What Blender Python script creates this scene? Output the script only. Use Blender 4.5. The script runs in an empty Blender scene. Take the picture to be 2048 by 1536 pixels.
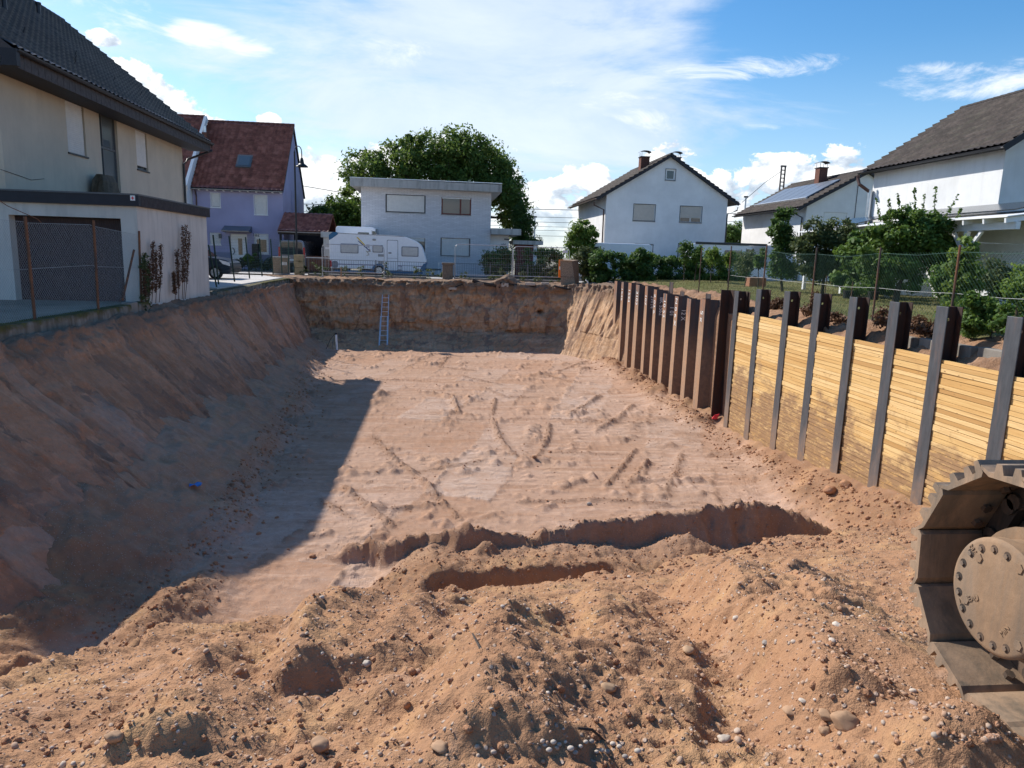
import bpy, math, random
import numpy as np
from mathutils import Vector, Matrix, Euler

random.seed(7)
RNG = np.random.default_rng(7)
scene = bpy.context.scene
COL = scene.collection

# ------------------------------------------------------------------ camera
EYE = np.array([0.0, 0.0, 1.55])
FPX = 1420.0                       # focal length in pixels of a 2048 wide picture
PSI, THETA, ROLL = math.radians(6.1), math.atan(257 / 1420.0), 0.031
_F = np.array([math.sin(PSI) * math.cos(THETA), math.cos(PSI) * math.cos(THETA), -math.sin(THETA)])
_R0 = np.array([math.cos(PSI), -math.sin(PSI), 0.0])
_U0 = np.cross(_R0, _F)
_R = _R0 * math.cos(ROLL) + _U0 * math.sin(ROLL)
_U = -_R0 * math.sin(ROLL) + _U0 * math.cos(ROLL)
cam_data = bpy.data.cameras.new("camera")
cam_data.sensor_width = 36.0
cam_data.lens = 36.0 * FPX / 2048.0
cam_data.clip_start = 0.05
cam_data.clip_end = 6000
cam = bpy.data.objects.new("camera", cam_data)
COL.objects.link(cam)
cam.matrix_world = Matrix((
    (_R[0], _U[0], -_F[0], EYE[0]), (_R[1], _U[1], -_F[1], EYE[1]),
    (_R[2], _U[2], -_F[2], EYE[2]), (0, 0, 0, 1)))
scene.camera = cam

# ------------------------------------------------------------------ sun, sky, exposure
SUN_EL = math.radians(40.0)
SUN_AZ = math.radians(-46.0)        # compass bearing from +Y; the sun stands left and a little beyond
sun_dir = Vector((math.sin(SUN_AZ) * math.cos(SUN_EL), math.cos(SUN_AZ) * math.cos(SUN_EL), math.sin(SUN_EL)))
sd = bpy.data.lights.new("sun", "SUN")
sd.energy = 4.3
sd.angle = math.radians(0.53)
sd.color = (1.0, 0.955, 0.88)
sun = bpy.data.objects.new("sun", sd)
COL.objects.link(sun)
sun.rotation_euler = (-sun_dir).to_track_quat("-Z", "Y").to_euler()
sun.location = (-40, 10, 60)
scene.view_settings.view_transform = "Standard"
scene.view_settings.look = "None"
scene.view_settings.exposure = 0.46
scene.view_settings.gamma = 1.0
scene.view_settings.use_curve_mapping = False


class NT:
    """small helper round a node tree"""
    def __init__(self, tree):
        self.t = tree
        tree.nodes.clear()

    def n(self, kind, **kw):
        nd = self.t.nodes.new(kind)
        for k, v in kw.items():
            if k in nd.inputs.keys() and not hasattr(type(nd), k):
                self.set(nd.inputs[k], v)
            else:
                setattr(nd, k, v)
        return nd

    def set(self, sock, v):
        if isinstance(v, bpy.types.NodeSocket):
            self.t.links.new(v, sock)
        elif isinstance(v, (tuple, list)) and len(v) == 3 and sock.type == "RGBA":
            sock.default_value = (*v, 1)
        else:
            sock.default_value = v

    def math(self, op, a, b=None, c=None, clamp=False):
        nd = self.t.nodes.new("ShaderNodeMath")
        nd.operation = op
        nd.use_clamp = clamp
        self.set(nd.inputs[0], a)
        if b is not None: self.set(nd.inputs[1], b)
        if c is not None: self.set(nd.inputs[2], c)
        return nd.outputs[0]

    def vmath(self, op, a, b=None):
        nd = self.t.nodes.new("ShaderNodeVectorMath")
        nd.operation = op
        self.set(nd.inputs[0], a)
        if b is not None: self.set(nd.inputs[1], b)
        return nd.outputs[0]

    def noise(self, vec, scale, detail=4, rough=0.55, dist=0.0):
        nd = self.t.nodes.new("ShaderNodeTexNoise")
        if vec is not None: self.set(nd.inputs["Vector"], vec)
        nd.inputs["Scale"].default_value = scale
        nd.inputs["Detail"].default_value = detail
        nd.inputs["Roughness"].default_value = rough
        nd.inputs["Distortion"].default_value = dist
        return nd.outputs["Fac"]

    def vor(self, vec, scale, feature="F1", out="Distance", rand=1.0):
        nd = self.t.nodes.new("ShaderNodeTexVoronoi")
        nd.feature = feature
        if vec is not None: self.set(nd.inputs["Vector"], vec)
        nd.inputs["Scale"].default_value = scale
        nd.inputs["Randomness"].default_value = rand
        return nd.outputs[out]

    def ramp(self, fac, stops, interp="LINEAR"):
        nd = self.t.nodes.new("ShaderNodeValToRGB")
        cr = nd.color_ramp
        cr.interpolation = interp
        while len(cr.elements) < len(stops): cr.elements.new(0.5)
        for e, (p, c) in zip(cr.elements, stops):
            e.position = p
            e.color = (c, c, c, 1) if isinstance(c, (int, float)) else (*c, 1)
        self.set(nd.inputs[0], fac)
        return nd.outputs[0]

    def mix(self, fac, a, b, blend="MIX"):
        nd = self.t.nodes.new("ShaderNodeMix")
        nd.data_type = "RGBA"
        nd.blend_type = blend
        self.set(nd.inputs[0], fac)
        self.set(nd.inputs[6], a)
        self.set(nd.inputs[7], b)
        return nd.outputs[2]

    def maprange(self, v, a, b, c=0.0, d=1.0, smooth=True):
        nd = self.t.nodes.new("ShaderNodeMapRange")
        nd.interpolation_type = "SMOOTHSTEP" if smooth else "LINEAR"
        self.set(nd.inputs[0], v)
        for i, q in enumerate((a, b, c, d)): self.set(nd.inputs[1 + i], q)
        return nd.outputs[0]

    def scale(self, vec, s):
        return self.vmath("MULTIPLY", vec, s)


def az_el(px, py):
    d = _F + _R * (px - 1024) / FPX - _U * (py - 768) / FPX
    return math.atan2(d[0], d[1]), math.atan2(d[2], math.hypot(d[0], d[1]))


def make_world():
    w = bpy.data.worlds.new("World")
    scene.world = w
    w.use_nodes = True
    N = NT(w.node_tree)
    sky = N.n("ShaderNodeTexSky", sky_type="NISHITA")
    sky.sun_disc = False
    sky.sun_elevation = SUN_EL
    sky.sun_rotation = SUN_AZ
    sky.altitude = 120
    sky.air_density = 1.0
    sky.dust_density = 0.6
    sky.ozone_density = 1.6
    tc = N.n("ShaderNodeTexCoord").outputs["Generated"]
    sep = N.n("ShaderNodeSeparateXYZ")
    N.set(sep.inputs[0], tc)
    x, y, z = sep.outputs
    az = N.math("ARCTAN2", x, y)
    hyp = N.math("SQRT", N.math("ADD", N.math("MULTIPLY", x, x), N.math("MULTIPLY", y, y)))
    el = N.math("ARCTAN2", z, hyp)

    def comb(a, b, c=0.0):
        nd = N.n("ShaderNodeCombineXYZ")
        N.set(nd.inputs[0], a); N.set(nd.inputs[1], b); N.set(nd.inputs[2], c)
        return nd.outputs[0]

    def blob(px, py, rx, ry):
        """smooth bump round one direction of the sky"""
        a0, e0 = az_el(px, py)
        da = N.math("DIVIDE", N.math("SUBTRACT", az, a0), rx)
        de = N.math("DIVIDE", N.math("SUBTRACT", el, e0), ry)
        q = N.math("ADD", N.math("MULTIPLY", da, da), N.math("MULTIPLY", de, de))
        return N.maprange(q, 0.0, 1.0, 1.0, 0.0)

    def add(*v):
        r = v[0]
        for q in v[1:]: r = N.math("ADD", r, q)
        return r

    # --- high veil: a streaky sheet
    zc = N.math("ADD", N.math("MAXIMUM", z, 0.0), 0.22)
    pl = comb(N.math("DIVIDE", x, zc), N.math("DIVIDE", y, zc), 0.0)
    rot = N.n("ShaderNodeMapping"); rot.vector_type = "POINT"
    N.set(rot.inputs[0], pl)
    rot.inputs["Rotation"].default_value = (0, 0, math.radians(24))
    rot.inputs["Scale"].default_value = (0.9, 2.0, 1.0)
    n1 = N.noise(rot.outputs[0], 1.35, 9, 0.6, 0.7)
    n2 = N.noise(comb(az, N.math("MULTIPLY", el, 2.6), 3.3), 3.0, 10, 0.62, 0.5)
    cover = add(N.math("MULTIPLY", blob(830, 90, 0.52, 0.26), 0.36), N.math("MULTIPLY", blob(1130, 190, 0.5, 0.17), 0.26),
                N.math("MULTIPLY", blob(420, 130, 0.30, 0.14), -0.12), N.math("MULTIPLY", blob(1500, 250, 0.30, 0.07), 0.20),
                N.math("MULTIPLY", blob(1850, 120, 0.40, 0.16), -0.40), N.math("MULTIPLY", blob(1200, -350, 2.6, 0.3), 0.10))
    dens = N.math("ADD", N.math("ADD", N.math("MULTIPLY", n1, 1.25), N.math("MULTIPLY", n2, 1.05)), cover)
    veil = N.maprange(N.math("ADD", dens, 0.05), 1.26, 1.80, 0.0, 0.80)  # extra cover added over the whole sky, unseen parts too, to whiten ambient light
    # --- small streak clouds
    n3 = N.noise(comb(N.math("ADD", az, N.math("MULTIPLY", el, 0.35)), N.math("MULTIPLY", el, 3.0), 1.1), 7.5, 12, 0.68, 0.6)
    st = add(N.math("MULTIPLY", blob(1930, 160, 0.15, 0.032), 0.50), N.math("MULTIPLY", blob(1480, 134, 0.16, 0.022), 0.46),
             N.math("MULTIPLY", blob(300, 40, 0.16, 0.05), 0.40), N.math("MULTIPLY", blob(505, 100, 0.04, 0.02), 0.42),
             N.math("MULTIPLY", blob(405, 68, 0.05, 0.02), 0.40), N.math("MULTIPLY", blob(720, 110, 0.12, 0.03), 0.24),
             N.math("MULTIPLY", blob(1000, 125, 0.26, 0.04), 0.24), N.math("MULTIPLY", blob(1240, 215, 0.09, 0.03), 0.26),
             N.math("MULTIPLY", blob(1430, 245, 0.2, 0.022), 0.26))
    streak = N.maprange(N.math("ADD", N.math("MULTIPLY", n3, 1.5), N.math("MULTIPLY", st, 0.95)), 1.02, 1.42, 0.0, 0.9)
    # --- cumulus along the horizon
    cc = comb(N.math("MULTIPLY", az, 1.0), N.math("MULTIPLY", el, 1.35), 0.0)
    nb = N.noise(cc, 7.0, 3, 0.5, 0.0)
    nd_ = N.noise(cc, 16.0, 10, 0.62, 0.25)
    ccs = comb(N.math("ADD", az, -0.012), N.math("MULTIPLY", N.math("ADD", el, 0.014), 1.35), 0.0)
    nds = N.noise(ccs, 16.0, 6, 0.58, 0.25)
    band = N.math("MULTIPLY", N.maprange(el, 0.03, 0.19, 1.0, 0.0, False), 0.98)
    bumps = add(N.math("MULTIPLY", blob(640, 340, 0.07, 0.05), 0.26), N.math("MULTIPLY", blob(790, 310, 0.07, 0.04), 0.22),
                N.math("MULTIPLY", blob(1215, 350, 0.08, 0.04), 0.2), N.math("MULTIPLY", blob(1350, 330, 0.05, 0.045), 0.26),
                N.math("MULTIPLY", blob(1590, 330, 0.07, 0.04), 0.26), N.math("MULTIPLY", blob(1690, 345, 0.05, 0.03), 0.22),
                N.math("MULTIPLY", blob(540, 240, 0.022, 0.014), 0.9), N.math("MULTIPLY", blob(255, 165, 0.055, 0.05), 0.48),
                N.math("MULTIPLY", blob(330, 225, 0.06, 0.055), 0.50), N.math("MULTIPLY", blob(205, 75, 0.03, 0.014), 0.7),
                N.math("MULTIPLY", blob(1060, 400, 0.05, 0.03), 0.1), N.math("MULTIPLY", blob(880, 285, 0.03, 0.03), 0.3))
    cd = add(N.math("MULTIPLY", N.math("SUBTRACT", nb, 0.5), 0.95), N.math("MULTIPLY", N.math("SUBTRACT", nd_, 0.5), 1.7), band, N.math("MULTIPLY", bumps, 0.9))
    cum = N.maprange(cd, 0.50, 0.60, 0.0, 0.97)
    lit = N.math("MULTIPLY", N.math("SUBTRACT", nd_, nds), 3.2)
    lit = N.math("ADD", lit, N.maprange(cd, 0.50, 0.85, 0.40, 0.62))
    lit = N.math("ADD", lit, N.maprange(el, 0.02, 0.12, -0.20, 0.16))
    lowfade = N.maprange(el, 0.015, 0.07, 0.25, 1.0)
    cum = N.math("MULTIPLY", cum, lowfade)
    colcum = N.ramp(lit, [(0.0, (3.0, 3.5, 4.2)), (0.35, (4.2, 4.7, 5.3)), (0.6, (5.9, 6.1, 6.3)), (1.0, (7.4, 7.4, 7.3))])
    # --- put together (values are in the same unit as the Nishita sky)
    hs = N.n("ShaderNodeHueSaturation")
    hs.inputs["Saturation"].default_value = 1.4
    hs.inputs["Value"].default_value = 0.90
    N.set(hs.inputs["Color"], sky.outputs[0])
    base = N.mix(N.maprange(el, 0.0, 0.28, 0.5, 0.0), hs.outputs[0], (3.0, 4.2, 5.9))
    c1 = N.mix(veil, base, N.ramp(n2, [(0.3, (3.5, 4.3, 5.5)), (0.7, (5.3, 5.7, 6.2))]))
    c2 = N.mix(streak, c1, (5.9, 6.2, 6.6))
    c3 = N.mix(cum, c2, colcum)
    ground = N.maprange(el, -0.03, 0.0, 1.0, 0.0)
    c4 = N.mix(ground, c3, (2.4, 2.2, 1.9))
    bg = N.n("ShaderNodeBackground")
    N.set(bg.inputs[0], c4)
    bg.inputs[1].default_value = 0.135
    out = N.n("ShaderNodeOutputWorld")
    w.node_tree.links.new(bg.outputs[0], out.inputs[0])


make_world()


# ------------------------------------------------------------------ helpers: points, meshes, objects
def ray(px, py):
    return _F + _R * (px - 1024) / FPX - _U * (py - 768) / FPX


def onY(px, py, Y):
    d = ray(px, py); return EYE + d * (Y / d[1])


def onX(px, py, X):
    d = ray(px, py); return EYE + d * (X / d[0])


def onZ(px, py, Z):
    d = ray(px, py); return EYE + d * ((Z - EYE[2]) / d[2])


def smooth01(t):
    t = np.clip(t, 0, 1); return t * t * (3 - 2 * t)


def _hash(ix, iy, seed):
    h = (ix.astype(np.int64) * 374761393 + iy.astype(np.int64) * 668265263 + seed * 974634777) & 0xFFFFFFFF
    h = ((h ^ (h >> 13)) * 1274126177) & 0xFFFFFFFF
    h = h ^ (h >> 16)
    return (h & 0xFFFF) / 65535.0


def perlin(x, y, seed=0):
    ix = np.floor(x); iy = np.floor(y)
    fx = x - ix; fy = y - iy
    ux = fx * fx * fx * (fx * (fx * 6 - 15) + 10); uy = fy * fy * fy * (fy * (fy * 6 - 15) + 10)

    def g(dx, dy):
        a = _hash(ix + dx, iy + dy, seed) * 2 * np.pi
        return np.cos(a) * (fx - dx) + np.sin(a) * (fy - dy)
    return ((g(0, 0) * (1 - ux) + g(1, 0) * ux) * (1 - uy) + (g(0, 1) * (1 - ux) + g(1, 1) * ux) * uy) * 1.45


def fbm(x, y, octaves=4, seed=0, gain=0.5, lac=2.03):
    r = 0; a = 1.0
    for i in range(octaves):
        r = r + a * perlin(x, y, seed + i * 17)
        x = x * lac + 13.7; y = y * lac - 7.3; a *= gain
    return r


def billow(x, y, octaves=3, seed=0, gain=0.5):
    r = 0; a = 1.0
    for i in range(octaves):
        r = r + a * (1 - 2 * np.abs(perlin(x, y, seed + i * 31)))
        x = x * 2.1 + 5.1; y = y * 2.1 + 1.7; a *= gain
    return r


def mesh_from(name, verts, faces, smooth=False):
    """verts (n,3) and faces: (m,4) or (m,3) array, or list of tuples"""
    me = bpy.data.meshes.new(name)
    v = np.asarray(verts, dtype=np.float32)
    if isinstance(faces, np.ndarray):
        k = faces.shape[1]; m = faces.shape[0]
        me.vertices.add(len(v)); me.vertices.foreach_set("co", v.ravel())
        me.loops.add(m * k); me.loops.foreach_set("vertex_index", faces.astype(np.int32).ravel())
        me.polygons.add(m)
        me.polygons.foreach_set("loop_start", np.arange(0, m * k, k, dtype=np.int32))
        try:
            me.polygons.foreach_set("loop_total", np.full(m, k, dtype=np.int32))
        except Exception:
            pass
        me.update(calc_edges=True)
        me.validate()
    else:
        me.from_pydata([tuple(map(float, q)) for q in v], [], faces)
        me.update()
    if smooth:
        me.polygons.foreach_set("use_smooth", np.ones(len(me.polygons), dtype=bool))
    return me


def grid_faces(nu, nv, wrap=False):
    """faces of a grid with index i*nv+j (i over u)"""
    i = np.arange(nu - 1); j = np.arange(nv - 1)
    I, J = np.meshgrid(i, j, indexing="ij")
    a = (I * nv + J).ravel(); b = ((I + 1) * nv + J).ravel()
    return np.stack([a, b, b + 1, a + 1], 1)


def world_loc(o):
    p = Vector((0, 0, 0)); 
    while o is not None:
        p = p + o.location; o = o.parent
    return p


def link_obj(name, me, mat, parent=None, loc=(0, 0, 0)):
    o = bpy.data.objects.new(name, me)
    COL.objects.link(o)
    o.location = loc
    if parent is not None: o.parent = parent
    if mat is not None and len(me.materials) == 0: me.materials.append(mat)
    return o


def empty(name, loc, label=None, cat=None, group=None, rz=0.0):
    o = bpy.data.objects.new(name, None)
    o.empty_display_size = 0.2
    COL.objects.link(o)
    o.location = loc
    o.rotation_euler = (0, 0, rz)
    tag(o, label, cat, group)
    return o


def tag(o, label=None, cat=None, group=None, kind=None):
    if label: o["label"] = label
    if cat: o["category"] = cat
    if group: o["group"] = group
    if kind: o["kind"] = kind
    return o


def struct(o):
    o["kind"] = "structure"; return o


def copy_tree(o, parent=None):
    c = o.copy(); COL.objects.link(c)
    if parent is not None: c.parent = parent
    for ch in list(o.children): copy_tree(ch, c)
    return c


class MB:
    """collects simple shapes (world or local coordinates) into one mesh"""
    def __init__(self):
        self.v = []; self.f = []

    def add(self, vs, fs):
        n = len(self.v)
        self.v += [tuple(map(float, q)) for q in vs]
        self.f += [tuple(n + i for i in q) for q in fs]
        return self

    def box(self, x0, x1, y0, y1, z0, z1):
        return self.add([(x0, y0, z0), (x1, y0, z0), (x1, y1, z0), (x0, y1, z0), (x0, y0, z1), (x1, y0, z1), (x1, y1, z1), (x0, y1, z1)],
                        [(0, 3, 2, 1), (4, 5, 6, 7), (0, 1, 5, 4), (1, 2, 6, 5), (2, 3, 7, 6), (3, 0, 4, 7)])

    def hexa(self, p):
        """8 corner points, bottom ring then top ring"""
        return self.add(p, [(0, 3, 2, 1), (4, 5, 6, 7), (0, 1, 5, 4), (1, 2, 6, 5), (2, 3, 7, 6), (3, 0, 4, 7)])

    def bar(self, a, b, w, h, up=(0, 0, 1)):
        a = Vector(a); b = Vector(b); d = (b - a).normalized(); up = Vector(up)
        if abs(d.dot(up)) > 0.98: up = Vector((1, 0, 0))
        s = d.cross(up).normalized() * (w / 2); t = s.cross(d).normalized() * (h / 2)
        return self.hexa([a - s - t, a + s - t, b + s - t, b - s - t, a - s + t, a + s + t, b + s + t, b - s + t])

    def tube(self, pts, r, n=8, caps=True):
        pts = [Vector(p) for p in pts]
        rr = r if isinstance(r, (list, tuple)) else [r] * len(pts)
        base = len(self.v); vs = []; fs = []
        up = Vector((0.13, 0.21, 1)).normalized()
        for i, p in enumerate(pts):
            d = (pts[min(i + 1, len(pts) - 1)] - pts[max(i - 1, 0)]).normalized()
            u = up if abs(d.dot(up)) < 0.97 else Vector((1, 0.1, 0))
            s = d.cross(u).normalized(); t = s.cross(d)
            for k in range(n):
                a = 2 * math.pi * k / n
                vs.append(p + (s * math.cos(a) + t * math.sin(a)) * rr[i])
        for i in range(len(pts) - 1):
            for k in range(n):
                k2 = (k + 1) % n
                fs.append((i * n + k, i * n + k2, (i + 1) * n + k2, (i + 1) * n + k))
        if caps:
            fs.append(tuple(range(n - 1, -1, -1))); fs.append(tuple((len(pts) - 1) * n + k for k in range(n)))
        return self.add(vs, fs)

    def prism(self, poly, a, b, axis="Y"):
        """extrude a polygon (list of 2-tuples) from a to b; axis Y: (x,z), axis X: (y,z), axis Z: (x,y)"""
        def P(q, t):
            return (q[0], t, q[1]) if axis == "Y" else (t, q[0], q[1]) if axis == "X" else (q[0], q[1], t)
        n = len(poly)
        vs = [P(q, a) for q in poly] + [P(q, b) for q in poly]
        fs = [tuple(range(n)), tuple(range(2 * n - 1, n - 1, -1))] + [(i, n + i, n + (i + 1) % n, (i + 1) % n) for i in range(n)]
        return self.add(vs, fs)

    def disc(self, c, r, axis="Y", n=20, h=0.02):
        c = Vector(c); d = {"X": Vector((1, 0, 0)), "Y": Vector((0, 1, 0)), "Z": Vector((0, 0, 1))}[axis]
        return self.tube([c - d * h / 2, c + d * h / 2], r, n)

    def quad(self, a, b, c, d):
        return self.add([a, b, c, d], [(0, 1, 2, 3)])

    def build(self, name, mat, parent=None, local=False, smooth=False, bevel=0.0, loc=None):
        me = bpy.data.meshes.new(name)
        off = Vector((0, 0, 0)) if (local or parent is None) else world_loc(parent)
        v = self.v if local else [(q[0] - off.x, q[1] - off.y, q[2] - off.z) for q in self.v]
        l = (0, 0, 0)
        if parent is None:
            a = np.array(v); l = tuple(((a.min(0) + a.max(0)) / 2)[:2]) + (float(a[:, 2].min()),)
            v = [(q[0] - l[0], q[1] - l[1], q[2] - l[2]) for q in v]
        me.from_pydata(v, [], self.f)
        import bmesh
        bm = bmesh.new(); bm.from_mesh(me)
        bmesh.ops.recalc_face_normals(bm, faces=bm.faces)
        bm.to_mesh(me); bm.free()
        o = link_obj(name, me, mat, parent, loc=l)
        if smooth:
            me.polygons.foreach_set("use_smooth", [True] * len(me.polygons))
            try:
                me.set_sharp_from_angle(angle=math.radians(40))
            except Exception:
                pass
        if bevel:
            m = o.modifiers.new("bevel", "BEVEL"); m.width = bevel; m.segments = 2; m.limit_method = "ANGLE"
        return o


# ------------------------------------------------------------------ materials
def new_mat(name):
    m = bpy.data.materials.new(name)
    m.use_nodes = True
    N = NT(m.node_tree)
    bs = N.n("ShaderNodeBsdfPrincipled")
    out = N.n("ShaderNodeOutputMaterial")
    m.node_tree.links.new(bs.outputs[0], out.inputs[0])
    N.pos = N.n("ShaderNodeNewGeometry").outputs["Position"]
    N.bs = bs; N.out = out
    return m, N


def set_bs(N, color=None, rough=0.8, metal=0.0, spec=0.3, normal=None):
    b = N.bs
    if color is not None: N.set(b.inputs["Base Color"], color)
    N.set(b.inputs["Roughness"], rough)
    N.set(b.inputs["Metallic"], metal)
    N.set(b.inputs["Specular IOR Level"], spec)
    if normal is not None: N.set(b.inputs["Normal"], normal)


def bump(N, h, strength=0.5, dist=0.02, prev=None):
    nd = N.n("ShaderNodeBump")
    nd.inputs["Strength"].default_value = strength
    nd.inputs["Distance"].default_value = dist
    N.set(nd.inputs["Height"], h)
    if prev is not None: N.set(nd.inputs["Normal"], prev)
    return nd.outputs[0]


def simple(name, color, rough=0.7, metal=0.0, spec=0.3, var=0.12, scale=6.0, grime=0.0):
    m, N = new_mat(name)
    n = N.noise(N.pos, scale, 5, 0.6)
    lo = tuple(c * (1 - var) for c in color); hi = tuple(min(1, c * (1 + var)) for c in color)
    col = N.ramp(n, [(0.3, lo), (0.7, hi)])
    if grime:
        g = N.ramp(N.noise(N.pos, 1.7, 6, 0.65), [(0.45, 0.0), (0.75, 1.0)])
        col = N.mix(N.math("MULTIPLY", g, grime), col, (0.16, 0.13, 0.10))
    set_bs(N, col, rough, metal, spec)
    return m


def plaster(name, color, stain=0.25, stain_col=(0.20, 0.19, 0.18), bumpy=0.35, streak=0.3):
    m, N = new_mat(name)
    big = N.noise(N.pos, 0.7, 5, 0.6)
    fine = N.noise(N.pos, 40.0, 3, 0.6)
    st = N.noise(N.scale(N.pos, (2.5, 2.5, 0.35)), 1.6, 6, 0.62)
    lo = tuple(c * 0.88 for c in color); hi = tuple(min(1.0, c * 1.07) for c in color)
    col = N.ramp(big, [(0.3, lo), (0.7, hi)])
    col = N.mix(N.math("MULTIPLY", N.ramp(st, [(0.48, 0.0), (0.78, 1.0)]), stain), col, stain_col)
    col = N.mix(N.math("MULTIPLY", fine, 0.10), col, (0.3, 0.3, 0.3))
    set_bs(N, col, 0.92, 0, 0.15, bump(N, N.noise(N.pos, 55.0, 4, 0.7), bumpy, 0.012))
    return m


def tile_mat(name, c0, c1, c2, moss=0.0, rough=0.75):
    m, N = new_mat(name)
    at = N.n("ShaderNodeAttribute"); at.attribute_name = "tone"
    n = N.math("ADD", N.math("MULTIPLY", N.math("SUBTRACT", at.outputs["Fac"], 0.5), 0.36), N.noise(N.pos, 2.5, 4, 0.7))
    col = N.ramp(n, [(0.22, tuple(q * 0.7 for q in c0)), (0.5, c1), (0.80, tuple(q * 1.25 for q in c2))])
    sp = N.noise(N.pos, 22.0, 4, 0.7)
    col = N.mix(N.ramp(sp, [(0.58, 0.0), (0.72, 0.65)]), col, tuple(min(1, q * 2.1 + 0.03) for q in c1))
    if moss:
        col = N.mix(N.math("MULTIPLY", N.ramp(N.noise(N.pos, 1.3, 5, 0.7), [(0.5, 0.0), (0.7, 1.0)]), moss), col, (0.10, 0.105, 0.07))
    set_bs(N, col, rough, 0, 0.25, bump(N, N.noise(N.pos, 30, 3, 0.6), 0.25, 0.01))
    return m


def soil_mat(name, dry, mid, red, pale, streak=(0.35, 2.2, 2.2), attr=False, strata=False, moist=0.75, bands=False, bump_s=0.5, pebbles=0.6):
    m, N = new_mat(name)
    P = N.pos
    a = N.noise(P, 0.45, 6, 0.6, 0.4)
    b = N.noise(N.scale(P, streak), 0.9, 8, 0.68, 0.3)
    c = N.noise(P, 7.0, 6, 0.7)
    d = N.noise(P, 38.0, 4, 0.7)
    col = N.mix(N.ramp(a, [(0.36, 0.0), (0.62, 1.0)]), dry, mid)
    col = N.mix(N.ramp(b, [(0.50, 0.0), (0.57, 0.75)]), col, red)
    col = N.mix(N.ramp(N.noise(N.scale(P, streak), 2.1, 9, 0.75, 0.2), [(0.53, 0.0), (0.60, 0.7)]), col, pale)
    if attr:
        at = N.n("ShaderNodeAttribute"); at.attribute_name = "heap"
        h = at.outputs["Fac"]
        hc = N.mix(N.ramp(a, [(0.36, 0.0), (0.62, 1.0)]), (0.475, 0.255, 0.132), (0.365, 0.19, 0.10))
        hc = N.mix(N.ramp(N.noise(P, 1.7, 6, 0.65), [(0.50, 0.0), (0.68, 0.85)]), hc, (0.57, 0.335, 0.16))
        hc = N.mix(N.ramp(N.noise(P, 2.6, 6, 0.7, 0.5), [(0.58, 0.0), (0.72, 0.7)]), hc, (0.51, 0.335, 0.235))
        col = N.mix(h, col, hc)
        at3 = N.n("ShaderNodeAttribute"); at3.attribute_name = "passes"
        pt = N.ramp(at3.outputs["Fac"], [(0.0, 0.85), (0.42, 0.25), (0.58, 0.25), (1.0, 0.8)])
        pc = N.ramp(at3.outputs["Fac"], [(0.0, (0.47, 0.255, 0.15)), (0.46, (0.53, 0.335, 0.23)), (0.54, (0.57, 0.40, 0.31)), (1.0, (0.62, 0.465, 0.375))])
        rag = N.ramp(N.noise(P, 1.8, 8, 0.75, 0.5), [(0.40, 0.15), (0.60, 1.0)])
        col = N.mix(N.math("MULTIPLY", N.math("MULTIPLY", pt, rag), N.math("SUBTRACT", 1.0, h)), col, pc)
        at2 = N.n("ShaderNodeAttribute"); at2.attribute_name = "damp"
        dash = N.ramp(N.noise(N.scale(P, (1.1, 8.0, 1.0)), 1.6, 5, 0.6, 0.2), [(0.61, 0.0), (0.65, 0.40)])
        col = N.mix(N.math("MULTIPLY", dash, N.math("SUBTRACT", 1.0, h)), col, (0.30, 0.175, 0.105))
        col = N.mix(at2.outputs["Fac"], col, (0.215, 0.12, 0.07))
    if strata:
        sepn = N.n("ShaderNodeSeparateXYZ"); N.set(sepn.inputs[0], P)
        zz = N.math("ADD", sepn.outputs[2], N.math("MULTIPLY", N.math("SUBTRACT", N.noise(P, 0.6, 5, 0.6), 0.5), 1.0))
        top = N.maprange(zz, -0.75, -0.25)
        col = N.mix(N.math("MULTIPLY", top, N.ramp(c, [(0.3, 0.55), (0.6, 0.95)])), col, (0.165, 0.128, 0.10))
        lay = N.noise(N.scale(P, (0.12, 0.12, 2.2)), 1.4, 5, 0.6)
        col = N.mix(N.ramp(lay, [(0.50, 0.0), (0.64, 0.6)]), col, red)
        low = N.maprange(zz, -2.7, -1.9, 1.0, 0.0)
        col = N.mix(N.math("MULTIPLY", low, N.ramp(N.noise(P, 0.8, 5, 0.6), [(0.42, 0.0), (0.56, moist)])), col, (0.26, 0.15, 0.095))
        pat = N.ramp(N.noise(N.scale(P, (1.3, 1.6, 0.6)), 0.95, 6, 0.65, 0.6), [(0.54, 0.0), (0.57, 0.75)])
        col = N.mix(pat, col, (0.29, 0.18, 0.125))
    if bands:
        ab = N.n("ShaderNodeAttribute"); ab.attribute_name = "passes"
        bw = N.math("MULTIPLY", N.ramp(ab.outputs["Fac"], [(0.0, 0.75), (0.45, 0.0), (0.55, 0.0), (1.0, 0.75)]), N.ramp(N.noise(P, 2.2, 7, 0.7, 0.4), [(0.35, 0.3), (0.6, 1.0)]))
        col = N.mix(bw, col, N.ramp(ab.outputs["Fac"], [(0.49, (0.30, 0.175, 0.115)), (0.51, (0.54, 0.375, 0.28))]))
    col = N.mix(N.ramp(c, [(0.35, 0.30), (0.65, 0.0)]), col, (0.22, 0.135, 0.09))
    peb = N.vor(P, 30.0)
    pm = N.math("MULTIPLY", N.ramp(peb, [(0.16, 1.0), (0.30, 0.0)]), N.ramp(N.vor(P, 30.0, out="Color"), [(0.55, 0.0), (0.66, 1.0)]))
    col = N.mix(N.math("MULTIPLY", pm, pebbles), col, (0.60, 0.52, 0.45))
    col = N.mix(N.math("MULTIPLY", N.math("SUBTRACT", 1.0, d), 0.35), col, (0.25, 0.16, 0.11))
    n1 = bump(N, N.math("MULTIPLY", c, N.math("ADD", N.math("MULTIPLY", h, 0.8), 0.2)) if attr else c, bump_s, 0.06)
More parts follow.
